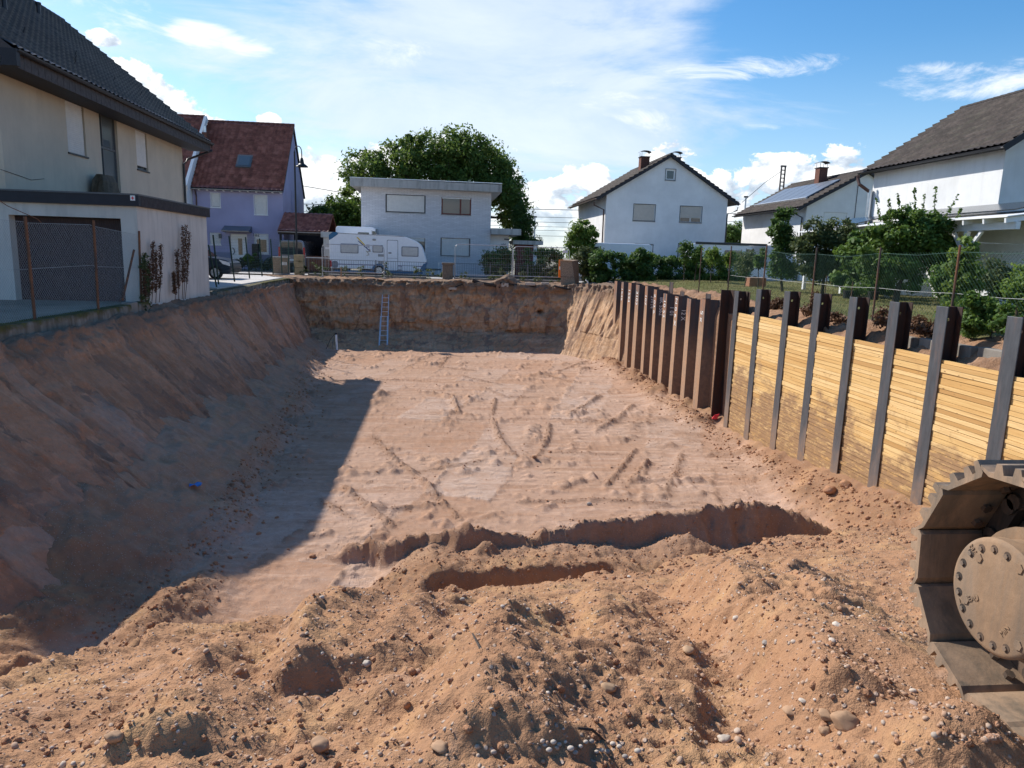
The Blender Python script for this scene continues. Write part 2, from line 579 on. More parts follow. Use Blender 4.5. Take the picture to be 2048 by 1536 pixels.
    if attr:   # cleat prints of the tracks on some passes
        sy = N.n("ShaderNodeSeparateXYZ"); N.set(sy.inputs[0], P)
        ph = N.math("MULTIPLY", N.math("ADD", N.math("ADD", sy.outputs[1], N.math("MULTIPLY", sy.outputs[0], 0.12)), N.math("MULTIPLY", N.noise(P, 1.2, 3), 0.5)), 19.0)
        rip = N.math("MULTIPLY", N.math("SINE", ph), N.ramp(N.noise(N.scale(P, (2.0, 0.5, 1)), 1.3, 4, 0.6), [(0.50, 0.0), (0.56, 1.0)]))
        rip = N.math("MULTIPLY", rip, N.math("MULTIPLY", N.ramp(at3.outputs["Fac"], [(0.40, 0.0), (0.45, 1.0)]), N.math("SUBTRACT", 1.0, h)))
        n1 = bump(N, rip, 0.4, 0.03, n1)
    n2 = bump(N, N.math("ADD", d, N.math("MULTIPLY", pm, 0.6)), 0.75 if attr else bump_s * 0.9, 0.022, n1)
    set_bs(N, col, 0.96, 0, 0.08, n2)
    return m


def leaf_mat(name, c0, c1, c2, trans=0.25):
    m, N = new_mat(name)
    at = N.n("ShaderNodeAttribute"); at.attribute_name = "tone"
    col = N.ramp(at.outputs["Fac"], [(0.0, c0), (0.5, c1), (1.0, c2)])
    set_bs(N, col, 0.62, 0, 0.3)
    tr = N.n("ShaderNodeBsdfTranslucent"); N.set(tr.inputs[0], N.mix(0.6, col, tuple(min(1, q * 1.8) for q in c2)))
    mx = N.n("ShaderNodeMixShader"); mx.inputs[0].default_value = trans
    L = m.node_tree.links
    L.new(N.bs.outputs[0], mx.inputs[1]); L.new(tr.outputs[0], mx.inputs[2]); L.new(mx.outputs[0], N.out.inputs[0])
    return m


def metal_mat(name, color, rust=0.0, rough=0.5, metal=0.6, dirt_z=None, rust_col=(0.20, 0.085, 0.04), dirt_col=(0.29, 0.175, 0.105)):
    m, N = new_mat(name)
    n = N.noise(N.scale(N.pos, (6, 6, 1.2)), 2.2, 7, 0.68)
    col = N.ramp(n, [(0.3, tuple(c * 0.75 for c in color)), (0.7, tuple(c * 1.2 for c in color))])
    rn = N.noise(N.scale(N.pos, (5, 5, 0.8)), 1.6, 8, 0.7, 0.3)
    rf = N.ramp(rn, [(0.62 - 0.4 * rust, 0.0), (0.80 - 0.4 * rust, 1.0)])
    rf = N.math("MULTIPLY", rf, min(1.0, rust * 1.6))
    rc = N.mix(N.noise(N.pos, 14, 5, 0.7), tuple(c * 0.55 for c in rust_col), tuple(min(1, c * 1.6) for c in rust_col))
    col = N.mix(rf, col, rc)
    if dirt_z is not None:
        sp = N.n("ShaderNodeSeparateXYZ"); N.set(sp.inputs[0], N.pos)
        zz = N.math("ADD", sp.outputs[2], N.math("MULTIPLY", N.math("SUBTRACT", N.noise(N.scale(N.pos, (3, 3, 0.8)), 1.5, 6, 0.7), 0.5), dirt_z[2]))
        dm = N.maprange(zz, dirt_z[0], dirt_z[1], 0.85, 0.0)
        col = N.mix(N.math("MULTIPLY", dm, N.ramp(N.noise(N.pos, 9, 6, 0.75), [(0.25, 0.30), (0.65, 1.0)])), col, dirt_col)
        rfm = N.math("MAXIMUM", rf, dm)
    else:
        rfm = rf
    mt = N.math("MULTIPLY", N.math("SUBTRACT", 1.0, rfm), metal)
    ro = N.math("ADD", N.math("MULTIPLY", rfm, 0.9 - rough), rough)
    set_bs(N, col, ro, mt, 0.4, bump(N, N.noise(N.pos, 45, 5, 0.7), 0.18, 0.01))
    return m


def glass_mat(name, color=(0.03, 0.035, 0.04), rough=0.05):
    m, N = new_mat(name)
    set_bs(N, color, rough, 0.0, 0.9)
    return m


M = {}
M["soil"] = soil_mat("soil_floor", (0.566, 0.363, 0.258), (0.501, 0.312, 0.209), (0.424, 0.234, 0.138), (0.664, 0.455, 0.339), attr=True, bump_s=0.32)
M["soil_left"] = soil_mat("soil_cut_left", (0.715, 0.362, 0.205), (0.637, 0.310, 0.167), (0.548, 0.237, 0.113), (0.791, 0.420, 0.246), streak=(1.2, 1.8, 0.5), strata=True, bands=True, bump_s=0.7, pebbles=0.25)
M["soil_far"] = soil_mat("soil_cut_far", (0.704, 0.459, 0.284), (0.606, 0.385, 0.224), (0.522, 0.294, 0.151), (0.801, 0.555, 0.366), streak=(0.6, 1.2, 1.6), strata=True, moist=0.15, bump_s=0.9, pebbles=0.3)
M["soil_back"] = soil_mat("soil_backfill", (0.397, 0.237, 0.146), (0.331, 0.190, 0.115), (0.287, 0.157, 0.086), (0.463, 0.294, 0.196), streak=(1.0, 1.0, 1.0), bump_s=0.9, pebbles=0.3)
M["clod"] = soil_mat("soil_clod", (0.518, 0.265, 0.142), (0.454, 0.230, 0.128), (0.572, 0.300, 0.152), (0.583, 0.370, 0.266), streak=(1, 1, 1), bump_s=0.8, pebbles=0.2)


def stone_mat():
    m, N = new_mat("gravel_stone")
    at = N.n("ShaderNodeAttribute"); at.attribute_name = "tone"
    col = N.ramp(at.outputs["Fac"], [(0.0, (0.36, 0.20, 0.12)), (0.45, (0.43, 0.27, 0.18)), (0.75, (0.47, 0.33, 0.235)), (0.84, (0.40, 0.33, 0.27)),
                                     (0.92, (0.55, 0.44, 0.35)), (0.98, (0.62, 0.56, 0.49)), (1.0, (0.24, 0.13, 0.10))])
    col = N.mix(N.ramp(N.noise(N.pos, 25, 4, 0.7), [(0.4, 0.0), (0.7, 0.6)]), col, (0.42, 0.265, 0.17))
    set_bs(N, col, 0.85, 0, 0.2, bump(N, N.noise(N.pos, 60, 4, 0.7), 0.4, 0.006))
    return m


M["stone"] = stone_mat()
M["stone_brown"] = simple("stone_brown", (0.36, 0.22, 0.13), 0.9, var=0.3, scale=18)
M["stone_pale"] = simple("stone_pale", (0.52, 0.44, 0.36), 0.85, var=0.2, scale=14, grime=0.3)
M["stone_grey"] = simple("stone_grey", (0.32, 0.275, 0.235), 0.85, var=0.25, scale=14)
M["brick"] = simple("brick_red", (0.34, 0.15, 0.085), 0.9, var=0.3, scale=20, grime=0.5)


def wood_mat():
    m, N = new_mat("lagging_timber")
    oi = N.n("ShaderNodeObjectInfo")
    rnd = oi.outputs["Random"]
    col = N.ramp(rnd, [(0.0, (0.54, 0.31, 0.11)), (0.12, (0.66, 0.41, 0.16)), (0.3, (0.73, 0.48, 0.20)), (0.6, (0.79, 0.56, 0.27)), (0.85, (0.70, 0.46, 0.19)), (1.0, (0.50, 0.29, 0.11))])
    sh = N.n("ShaderNodeCombineXYZ"); N.set(sh.inputs[0], N.math("MULTIPLY", rnd, 37.0)); N.set(sh.inputs[2], N.math("MULTIPLY", rnd, 11.0))
    P2 = N.vmath("ADD", N.pos, sh.outputs[0])
    gr = N.noise(N.scale(P2, (8, 0.9, 26)), 1.6, 6, 0.65, 0.6)
    col = N.mix(N.ramp(gr, [(0.42, 0.0), (0.70, 0.6)]), col, (0.45, 0.235, 0.07))
    kn = N.vor(N.scale(P2, (2, 2.6, 7)), 1.3)
    km = N.math("MULTIPLY", N.ramp(kn, [(0.05, 1.0), (0.12, 0.0)]), 0.8)
    col = N.mix(km, col, (0.17, 0.08, 0.03))
    sp = N.n("ShaderNodeSeparateXYZ"); N.set(sp.inputs[0], N.pos)
    z = sp.outputs[2]
    # mud thrown against the lower boards by the bucket
    dn = N.noise(N.scale(N.pos, (1, 0.75, 1.5)), 1.15, 8, 0.68, 0.35)
    zz = N.math("ADD", z, N.math("MULTIPLY", N.math("SUBTRACT", dn, 0.5), 5.0))
    mud = N.maprange(zz, -2.1, -1.3, 1.0, 0.0)
    brk = N.ramp(N.noise(N.scale(N.pos, (1, 2.2, 9)), 2.2, 7, 0.72), [(0.36, 0.0), (0.50, 1.0)])
    mud = N.math("MULTIPLY", mud, N.math("ADD", N.math("MULTIPLY", brk, 0.75), 0.25))
    col = N.mix(mud, col, N.mix(N.noise(N.pos, 5, 5, 0.6), (0.25, 0.14, 0.068), (0.40, 0.25, 0.135)))
    sm = N.ramp(N.noise(N.scale(N.pos, (1, 1.2, 0.7)), 1.9, 8, 0.7, 0.8), [(0.60, 0.0), (0.68, 0.6)])
    col = N.mix(N.math("MULTIPLY", sm, N.ramp(N.noise(N.pos, 12, 6, 0.75), [(0.40, 0.0), (0.6, 1.0)])), col, (0.24, 0.125, 0.055))
    set_bs(N, col, 0.72, 0, 0.25, bump(N, gr, 0.25, 0.006))
    return m


M["wood"] = wood_mat()
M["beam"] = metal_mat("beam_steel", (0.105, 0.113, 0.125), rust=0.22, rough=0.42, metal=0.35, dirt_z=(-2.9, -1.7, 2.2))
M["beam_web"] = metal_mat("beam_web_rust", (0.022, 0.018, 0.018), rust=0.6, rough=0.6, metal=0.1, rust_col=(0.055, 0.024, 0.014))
M["pile_flange"] = metal_mat("pile_flange_sunlit", (0.13, 0.115, 0.11), rust=0.55, rough=0.6, metal=0.2, dirt_z=(-0.7, 0.0, 0.8), rust_col=(0.32, 0.14, 0.065), dirt_col=(0.42, 0.26, 0.155))  # sunlit look put into the colour: lighter steel, rust and mud than the webs
M["pile"] = metal_mat("pile_steel_shaded", (0.060, 0.056, 0.060), rust=0.4, rough=0.6, metal=0.25, dirt_z=(-1.6, -0.5, 0.8), rust_col=(0.13, 0.06, 0.035))  # shaded copy of the same plate, shade put into the darker colours
M["chalk"] = simple("chalk_white", (0.75, 0.74, 0.72), 0.9)
M["plaster_beige"] = plaster("plaster_beige", (0.62, 0.53, 0.415), 0.16, (0.25, 0.22, 0.19))
M["plaster_garage"] = plaster("plaster_garage", (0.62, 0.585, 0.53), 0.4, (0.22, 0.215, 0.20))
M["plaster_white"] = plaster("plaster_white", (0.83, 0.815, 0.80), 0.10, (0.42, 0.42, 0.42))
M["plaster_white2"] = plaster("plaster_white_rough", (0.80, 0.80, 0.79), 0.22, (0.45, 0.43, 0.38), 0.8)
M["plaster_purple"] = plaster("plaster_purple", (0.37, 0.36, 0.53), 0.10, (0.25, 0.24, 0.36))
M["plaster_purple_low"] = plaster("plaster_plinth", (0.24, 0.25, 0.36), 0.2)
M["tile_dark"] = tile_mat("tile_dark", (0.045, 0.037, 0.034), (0.058, 0.047, 0.043), (0.075, 0.06, 0.055), 0.15, 0.5)
M["tile_brown"] = tile_mat("tile_brown", (0.026, 0.020, 0.018), (0.042, 0.032, 0.029), (0.07, 0.054, 0.048), 0.25)
M["tile_red"] = tile_mat("tile_red", (0.14, 0.048, 0.038), (0.21, 0.075, 0.058), (0.29, 0.125, 0.10), 0.1, 0.5)
M["fascia"] = simple("fascia_anthracite", (0.028, 0.028, 0.034), 0.6)
M["fascia_grey"] = plaster("fascia_grey", (0.50, 0.49, 0.46), 0.75, (0.16, 0.15, 0.13), 0.1)
M["gutter"] = simple("gutter_metal", (0.045, 0.045, 0.05), 0.4, 0.5)
M["gutter_brown"] = simple("gutter_brown", (0.10, 0.055, 0.045), 0.4, 0.4)
M["steel_pipe"] = simple("downpipe_steel", (0.62, 0.63, 0.64), 0.3, 0.8)
M["shutter"] = simple("shutter_plastic", (0.70, 0.69, 0.66), 0.5, var=0.06)
M["shutter_beige"] = simple("shutter_beige", (0.58, 0.53, 0.47), 0.5, var=0.06)
M["frame_white"] = simple("frame_white", (0.80, 0.80, 0.79), 0.45, var=0.04)
M["frame_dark"] = simple("frame_dark", (0.045, 0.048, 0.052), 0.45)
M["frame_grey"] = simple("frame_grey", (0.11, 0.115, 0.12), 0.5)
M["frame_red"] = simple("frame_redbrown", (0.15, 0.04, 0.03), 0.5)
M["sill"] = simple("sill_stone", (0.34, 0.33, 0.32), 0.7, var=0.15)
M["glass"] = glass_mat("window_glass")
M["glass_frost"] = glass_mat("frosted_glass", (0.10, 0.12, 0.13), 0.18)
M["curtain"] = simple("net_curtain", (0.55, 0.55, 0.56), 0.9)
M["garage_door"] = simple("garage_door_brown", (0.055, 0.034, 0.032), 0.6, var=0.2, scale=3)
M["concrete"] = plaster("concrete_old", (0.27, 0.24, 0.205), 0.85, (0.10, 0.095, 0.075), 0.7)
M["concrete_moss"] = None
M["paving"] = simple("driveway_concrete", (0.52, 0.49, 0.46), 0.9, var=0.15, scale=2)
M["asphalt"] = simple("asphalt", (0.06, 0.06, 0.062), 0.9, var=0.3, scale=12)
M["kerbstone"] = simple("kerbstone", (0.36, 0.35, 0.33), 0.9, var=0.2, scale=8)
M["ground"] = simple("dry_ground", (0.20, 0.18, 0.13), 0.95, var=0.35, scale=0.6)
M["rustpost"] = metal_mat("post_rust", (0.07, 0.05, 0.04), rust=0.55, rough=0.7, metal=0.1)
M["wire"] = simple("wire_galvanised", (0.38, 0.39, 0.38), 0.5, 0.5)
M["wire_green"] = simple("wire_green", (0.035, 0.10, 0.075), 0.5)
M["post_green"] = simple("post_green", (0.020, 0.055, 0.045), 0.5)
M["galv"] = simple("galvanised_tube", (0.50, 0.51, 0.52), 0.4, 0.6)
M["alu"] = simple("aluminium", (0.72, 0.72, 0.72), 0.35, 0.7)
M["osb"] = simple("strand_board", (0.30, 0.215, 0.15), 0.9, var=0.55, scale=26)
M["osb_side"] = simple("strand_board_edge", (0.24, 0.125, 0.075), 0.9, var=0.35, scale=18)
M["orange"] = simple("orange_board", (0.85, 0.22, 0.03), 0.6)
M["red"] = simple("red_plastic", (0.75, 0.05, 0.07), 0.5)
M["white_plastic"] = simple("white_plastic", (0.78, 0.78, 0.76), 0.4, var=0.05)
M["black_plastic"] = simple("black_plastic", (0.02, 0.02, 0.022), 0.5)
M["blue"] = simple("blue_cloth", (0.05, 0.20, 0.50), 0.7)
M["tarp"] = simple("brown_tarp", (0.10, 0.075, 0.05), 0.75, var=0.35, scale=7)
M["caravan"] = simple("caravan_white", (0.80, 0.81, 0.84), 0.35, spec=0.5, var=0.04)
M["caravan_teal"] = simple("caravan_teal", (0.02, 0.12, 0.24), 0.35, spec=0.5)
M["caravan_grey"] = simple("caravan_grey", (0.20, 0.21, 0.24), 0.5)
M["caravan_win"] = simple("caravan_window", (0.50, 0.48, 0.46), 0.3, spec=0.6, var=0.1)
M["yellow"] = simple("sticker_yellow", (0.75, 0.52, 0.06), 0.5)
M["navy"] = simple("sticker_navy", (0.02, 0.03, 0.16), 0.5)
M["van_white"] = simple("van_white", (0.76, 0.78, 0.82), 0.3, spec=0.6, var=0.03)
M["car_blue"] = simple("car_paint_dark_blue", (0.010, 0.019, 0.036), 0.3, 0.0, 0.5)
M["car_grey"] = simple("car_paint_grey", (0.20, 0.21, 0.25), 0.25, 0.4, 0.6)
M["tyre"] = simple("tyre", (0.018, 0.018, 0.018), 0.85)
M["rim"] = simple("rim_alloy", (0.45, 0.46, 0.47), 0.35, 0.7)
M["lamp_lens"] = simple("headlight_lens", (0.75, 0.76, 0.78), 0.15, spec=0.8)
M["lamp_red"] = simple("tail_light_red", (0.45, 0.015, 0.02), 0.2, spec=0.7)
M["bark"] = simple("bark", (0.085, 0.062, 0.045), 0.95, var=0.4, scale=14)
M["chimney"] = simple("chimney_brick", (0.15, 0.065, 0.045), 0.9, var=0.35, scale=16)
M["slate"] = simple("slate_cladding", (0.07, 0.06, 0.06), 0.7, var=0.3, scale=8)
M["solar"] = simple("solar_collector", (0.16, 0.18, 0.21), 0.35, 0.1, 0.5, var=0.08)
M["panel_dark"] = simple("dark_panel", (0.025, 0.028, 0.034), 0.2, spec=0.7)
M["wood_white"] = simple("white_painted_wood", (0.76, 0.77, 0.79), 0.6, var=0.05)
M["wood_brown"] = simple("brown_boards", (0.13, 0.06, 0.04), 0.7, var=0.3, scale=5)
M["wood_dark"] = simple("dark_boards", (0.035, 0.032, 0.034), 0.7, var=0.3, scale=5)
M["wood_old"] = simple("old_timber", (0.42, 0.27, 0.16), 0.85, var=0.3, scale=9)
M["root"] = simple("root_dark", (0.055, 0.042, 0.035), 0.9, var=0.4, scale=12)
M["sandstone"] = simple("sandstone_block", (0.34, 0.27, 0.16), 0.9, var=0.25, scale=7, grime=0.3)
M["pillar_brown"] = simple("pillar_brown_stone", (0.22, 0.165, 0.12), 0.9, var=0.3, scale=10, grime=0.4)
M["track"] = metal_mat("track_dusty_steel", (0.10, 0.082, 0.066), rust=0.55, rough=0.65, metal=0.3, rust_col=(0.27, 0.17, 0.105))
M["track_inner"] = metal_mat("track_shoe_inner", (0.19, 0.145, 0.105), rust=0.55, rough=0.65, metal=0.05, rust_col=(0.33, 0.22, 0.14))
M["hub"] = metal_mat("hub_dusty_paint", (0.22, 0.155, 0.105), rust=0.6, rough=0.75, metal=0.0, rust_col=(0.27, 0.17, 0.10))
M["bolt"] = metal_mat("bolt_steel", (0.22, 0.17, 0.13), rust=0.5, rough=0.6, metal=0.3, rust_col=(0.24, 0.15, 0.09))
M["iron_dark"] = metal_mat("iron_dark", (0.06, 0.048, 0.04), rust=0.5, rough=0.6, metal=0.3, rust_col=(0.16, 0.10, 0.065))
M["cable"] = simple("cable_dark", (0.05, 0.05, 0.055), 0.6)
M["pylon"] = simple("mast_steel", (0.10, 0.09, 0.09), 0.6, 0.4)
M["lamp_metal"] = simple("lamp_post_dark", (0.030, 0.032, 0.034), 0.45, 0.4)
M["leaf_dark"] = leaf_mat("leaf_dark", (0.020, 0.039, 0.012), (0.044, 0.089, 0.020), (0.102, 0.179, 0.037))
M["leaf_tree"] = leaf_mat("leaf_tree", (0.035, 0.062, 0.012), (0.078, 0.131, 0.022), (0.162, 0.225, 0.045), 0.3)
M["leaf_mid"] = leaf_mat("leaf_mid", (0.029, 0.060, 0.012), (0.068, 0.130, 0.023), (0.138, 0.213, 0.035))
M["leaf_light"] = leaf_mat("leaf_light", (0.045, 0.085, 0.015), (0.10, 0.17, 0.028), (0.19, 0.26, 0.05), 0.35)
M["leaf_hedge"] = leaf_mat("leaf_hedge", (0.020, 0.042, 0.010), (0.049, 0.100, 0.019), (0.121, 0.203, 0.034), 0.2)
M["leaf_grey"] = leaf_mat("leaf_grey", (0.04, 0.05, 0.028), (0.075, 0.085, 0.05), (0.12, 0.125, 0.085), 0.15)
M["leaf_dry"] = leaf_mat("leaf_dry", (0.05, 0.022, 0.012), (0.11, 0.052, 0.025), (0.20, 0.11, 0.06), 0.15)
M["leaf_olive"] = leaf_mat("leaf_olive", (0.028, 0.048, 0.016), (0.065, 0.09, 0.030), (0.12, 0.145, 0.05), 0.25)
M["grass"] = leaf_mat("grass_blade", (0.085, 0.085, 0.03), (0.15, 0.14, 0.055), (0.24, 0.21, 0.095), 0.3)


def moss_concrete():
    m, N = new_mat("mossy_concrete")
    st = N.noise(N.scale(N.pos, (3, 3, 0.5)), 1.5, 7, 0.66)
    col = N.ramp(st, [(0.28, (0.085, 0.07, 0.052)), (0.48, (0.20, 0.17, 0.135)), (0.72, (0.33, 0.30, 0.26))])
    sp = N.n("ShaderNodeSeparateXYZ"); N.set(sp.inputs[0], N.pos)
    zz = N.math("ADD", sp.outputs[2], N.math("MULTIPLY", N.math("SUBTRACT", N.noise(N.pos, 3.0, 6, 0.7), 0.5), 0.5))
    mo = N.maprange(zz, -0.14, 0.02, 0.0, 0.95)
    col = N.mix(mo, col, N.ramp(N.noise(N.pos, 6, 5, 0.7), [(0.35, (0.035, 0.035, 0.015)), (0.6, (0.11, 0.10, 0.03)), (0.8, (0.22, 0.18, 0.06))]))
    set_bs(N, col, 0.95, 0, 0.1, bump(N, N.noise(N.pos, 18, 6, 0.7), 0.8, 0.03))
    return m


M["concrete_moss"] = moss_concrete()


def lawn_mat():
    m, N = new_mat("lawn_dry_green")
    a = N.noise(N.pos, 0.5, 6, 0.65)
    b = N.noise(N.scale(N.pos, (1, 1, 1)), 9.0, 5, 0.7)
    col = N.ramp(a, [(0.32, (0.085, 0.105, 0.030)), (0.5, (0.165, 0.16, 0.055)), (0.7, (0.27, 0.225, 0.105))])
    col = N.mix(N.ramp(b, [(0.35, 0.5), (0.65, 0.0)]), col, (0.06, 0.07, 0.02))
    set_bs(N, col, 0.95, 0, 0.1, bump(N, N.noise(N.pos, 30, 4, 0.7), 0.9, 0.04))
    return m


M["lawn"] = lawn_mat()


# ------------------------------------------------------------------ the pit: heightfield
FLOOR = -3.4
_EX = [-14, -8, -4, -2.6, -2.0, -1.75, -0.95, 0.05, 1.8, 3.2, 4.8, 6.1, 8.5, 12]
_EY = [1.6, 2.0, 2.7, 3.1, 3.6, 4.5, 5.5, 6.9, 7.3, 7.5, 8.0, 8.2, 8.8, 9.0]


def toe_x(Y):
    return np.interp(Y, [2, 8, 12, 20, 26, 36, 40], [-4.5, -4.25, -3.85, -4.45, -4.95, -6.0, -6.3])


def ramp_z(X, Y):
    t = np.maximum(Y - 1.9, 0)
    return 0.06 - 0.345 * t + 0.045 * X * smooth01((Y - 1.5) / 3.0) + 0.02 * np.minimum(Y - 1.9, 0)


def seg_dist(X, Y, pts):
    """distance, signed side (+ = right of the walking direction) and parameter along a polyline"""
    best = np.full(np.shape(X), 1e9); side = np.zeros(np.shape(X)); par = np.zeros(np.shape(X))
    n = len(pts) - 1
    for i in range(n):
        ax, ay = pts[i][:2]; bx, by = pts[i + 1][:2]
        dx, dy = bx - ax, by - ay
        L2 = dx * dx + dy * dy + 1e-9
        t = np.clip(((X - ax) * dx + (Y - ay) * dy) / L2, 0, 1)
        qx = X - (ax + t * dx); qy = Y - (ay + t * dy)
        d = np.hypot(qx, qy)
        s = np.sign(qx * dy - qy * dx)
        m = d < best
        best = np.where(m, d, best); side = np.where(m, s, side); par = np.where(m, (i + t) / n, par)
    return best, side, par


def ramp_pt(px, py):
    d = ray(px, py)
    for k in range(200):
        Y = 1.2 + 0.04 * k
        p = EYE + d * (Y / d[1])
        if p[2] <= ramp_z(p[0], p[1]): return (p[0], p[1])
    return (p[0], p[1])


# ridges left by dumping and by the tracks: (pixel polyline, height, width left, width right)
RIDGES = [([(650, 1215), (640, 1270), (615, 1330), (600, 1390)], 0.22, 0.55, 0.11),
          ([(560, 1290), (480, 1330), (380, 1370)], 0.07, 0.4, 0.2),
          ([(1000, 1230), (985, 1300), (960, 1370), (960, 1440), (970, 1530)], 0.14, 0.4, 0.15),
          ([(1370, 1140), (1440, 1220), (1520, 1300), (1610, 1390), (1720, 1490)], 0.24, 0.6, 0.12),
          ([(1545, 1190), (1600, 1230), (1650, 1265)], 0.09, 0.30, 0.09),
          ([(1090, 1400), (1250, 1420), (1420, 1440)], 0.05, 0.2, 0.2),
          ([(1240, 1345), (1320, 1350), (1400, 1350)], 0.045, 0.12, 0.12),
          ([(840, 1470), (930, 1440), (1000, 1420)], 0.05, 0.2, 0.15),
          ([(870, 1185), (830, 1270), (790, 1350), (770, 1430)], 0.10, 0.4, 0.14),
          ([(1180, 1170), (1200, 1260), (1230, 1340)], 0.10, 0.4, 0.12),
          ([(450, 1320), (360, 1410), (260, 1520)], 0.10, 0.35, 0.14),
          ([(300, 1450), (420, 1420), (540, 1400)], 0.06, 0.3, 0.3)]
RIDGES = [([ramp_pt(*q) for q in pts], a, wl, wr) for pts, a, wl, wr in RIDGES]
# little windrows on the levelled floor
WIND = [([(690, 975), (740, 1020), (785, 1055)], 0.07), ([(765, 1022), (830, 1016), (890, 1008)], 0.05), ([(790, 920), (840, 960), (890, 1010), (920, 1040)], 0.08),
        ([(745, 870), (790, 920)], 0.05), ([(1270, 900), (1240, 940), (1213, 972)], 0.08), ([(1295, 925), (1270, 950), (1252, 975)], 0.07),
        ([(1362, 910), (1350, 950), (1330, 985)], 0.05), ([(1200, 792), (1165, 815), (1140, 835)], 0.08), ([(1265, 812), (1235, 840), (1195, 860)], 0.07),
        ([(1098, 850), (1095, 880), (1068, 925)], 0.07), ([(905, 795), (918, 828)], 0.09), ([(990, 800), (985, 830)], 0.06), ([(985, 840), (1000, 880), (1030, 915)], 0.06),
        ([(830, 945), (900, 935), (960, 925)], 0.03), ([(760, 760), (840, 762)], 0.05), ([(895, 715), (880, 735), (950, 742)], 0.05), ([(960, 775), (1010, 795), (1085, 795)], 0.05),
        ([(1000, 770), (930, 755)], 0.04), ([(1085, 750), (1160, 768)], 0.05), ([(1170, 725), (1110, 745)], 0.04), ([(640, 1000), (700, 1035)], 0.03),
        ([(1040, 1005), (1200, 1000), (1330, 1010)], 0.05), ([(900, 840), (1090, 838), (1300, 850)], 0.03), ([(1100, 905), (1250, 910)], 0.04)]
WIND = [([tuple(onZ(px, py, FLOOR)[:2]) for px, py in pts], a) for pts, a in WIND]
# long crest left standing between floor and heap: x, y, z
CREST = np.array([(-1.9, 11.2, -3.36), (-1.3, 10.9, -3.08), (-0.6, 10.6, -2.86), (0.1, 10.6, -2.76), (0.53, 10.55, -2.55), (0.85, 10.5, -2.68), (1.4, 10.6, -2.78), (2.3, 10.6, -2.62),
                  (3.2, 10.7, -2.56), (4.4, 10.9, -2.50), (5.4, 11.0, -2.44), (6.0, 10.9, -2.52), (6.7, 10.6, -2.80), (7.3, 10.3, -3.1)])


def hwall(Y):
    return np.interp(Y, [6, 7, 9, 11, 12.2, 13.7, 15, 16.5, 18.2, 20, 33], [-1.4, -1.7, -2.1, -2.48, -2.68, -2.74, -2.94, -3.0, -3.17, -3.22, -3.26])


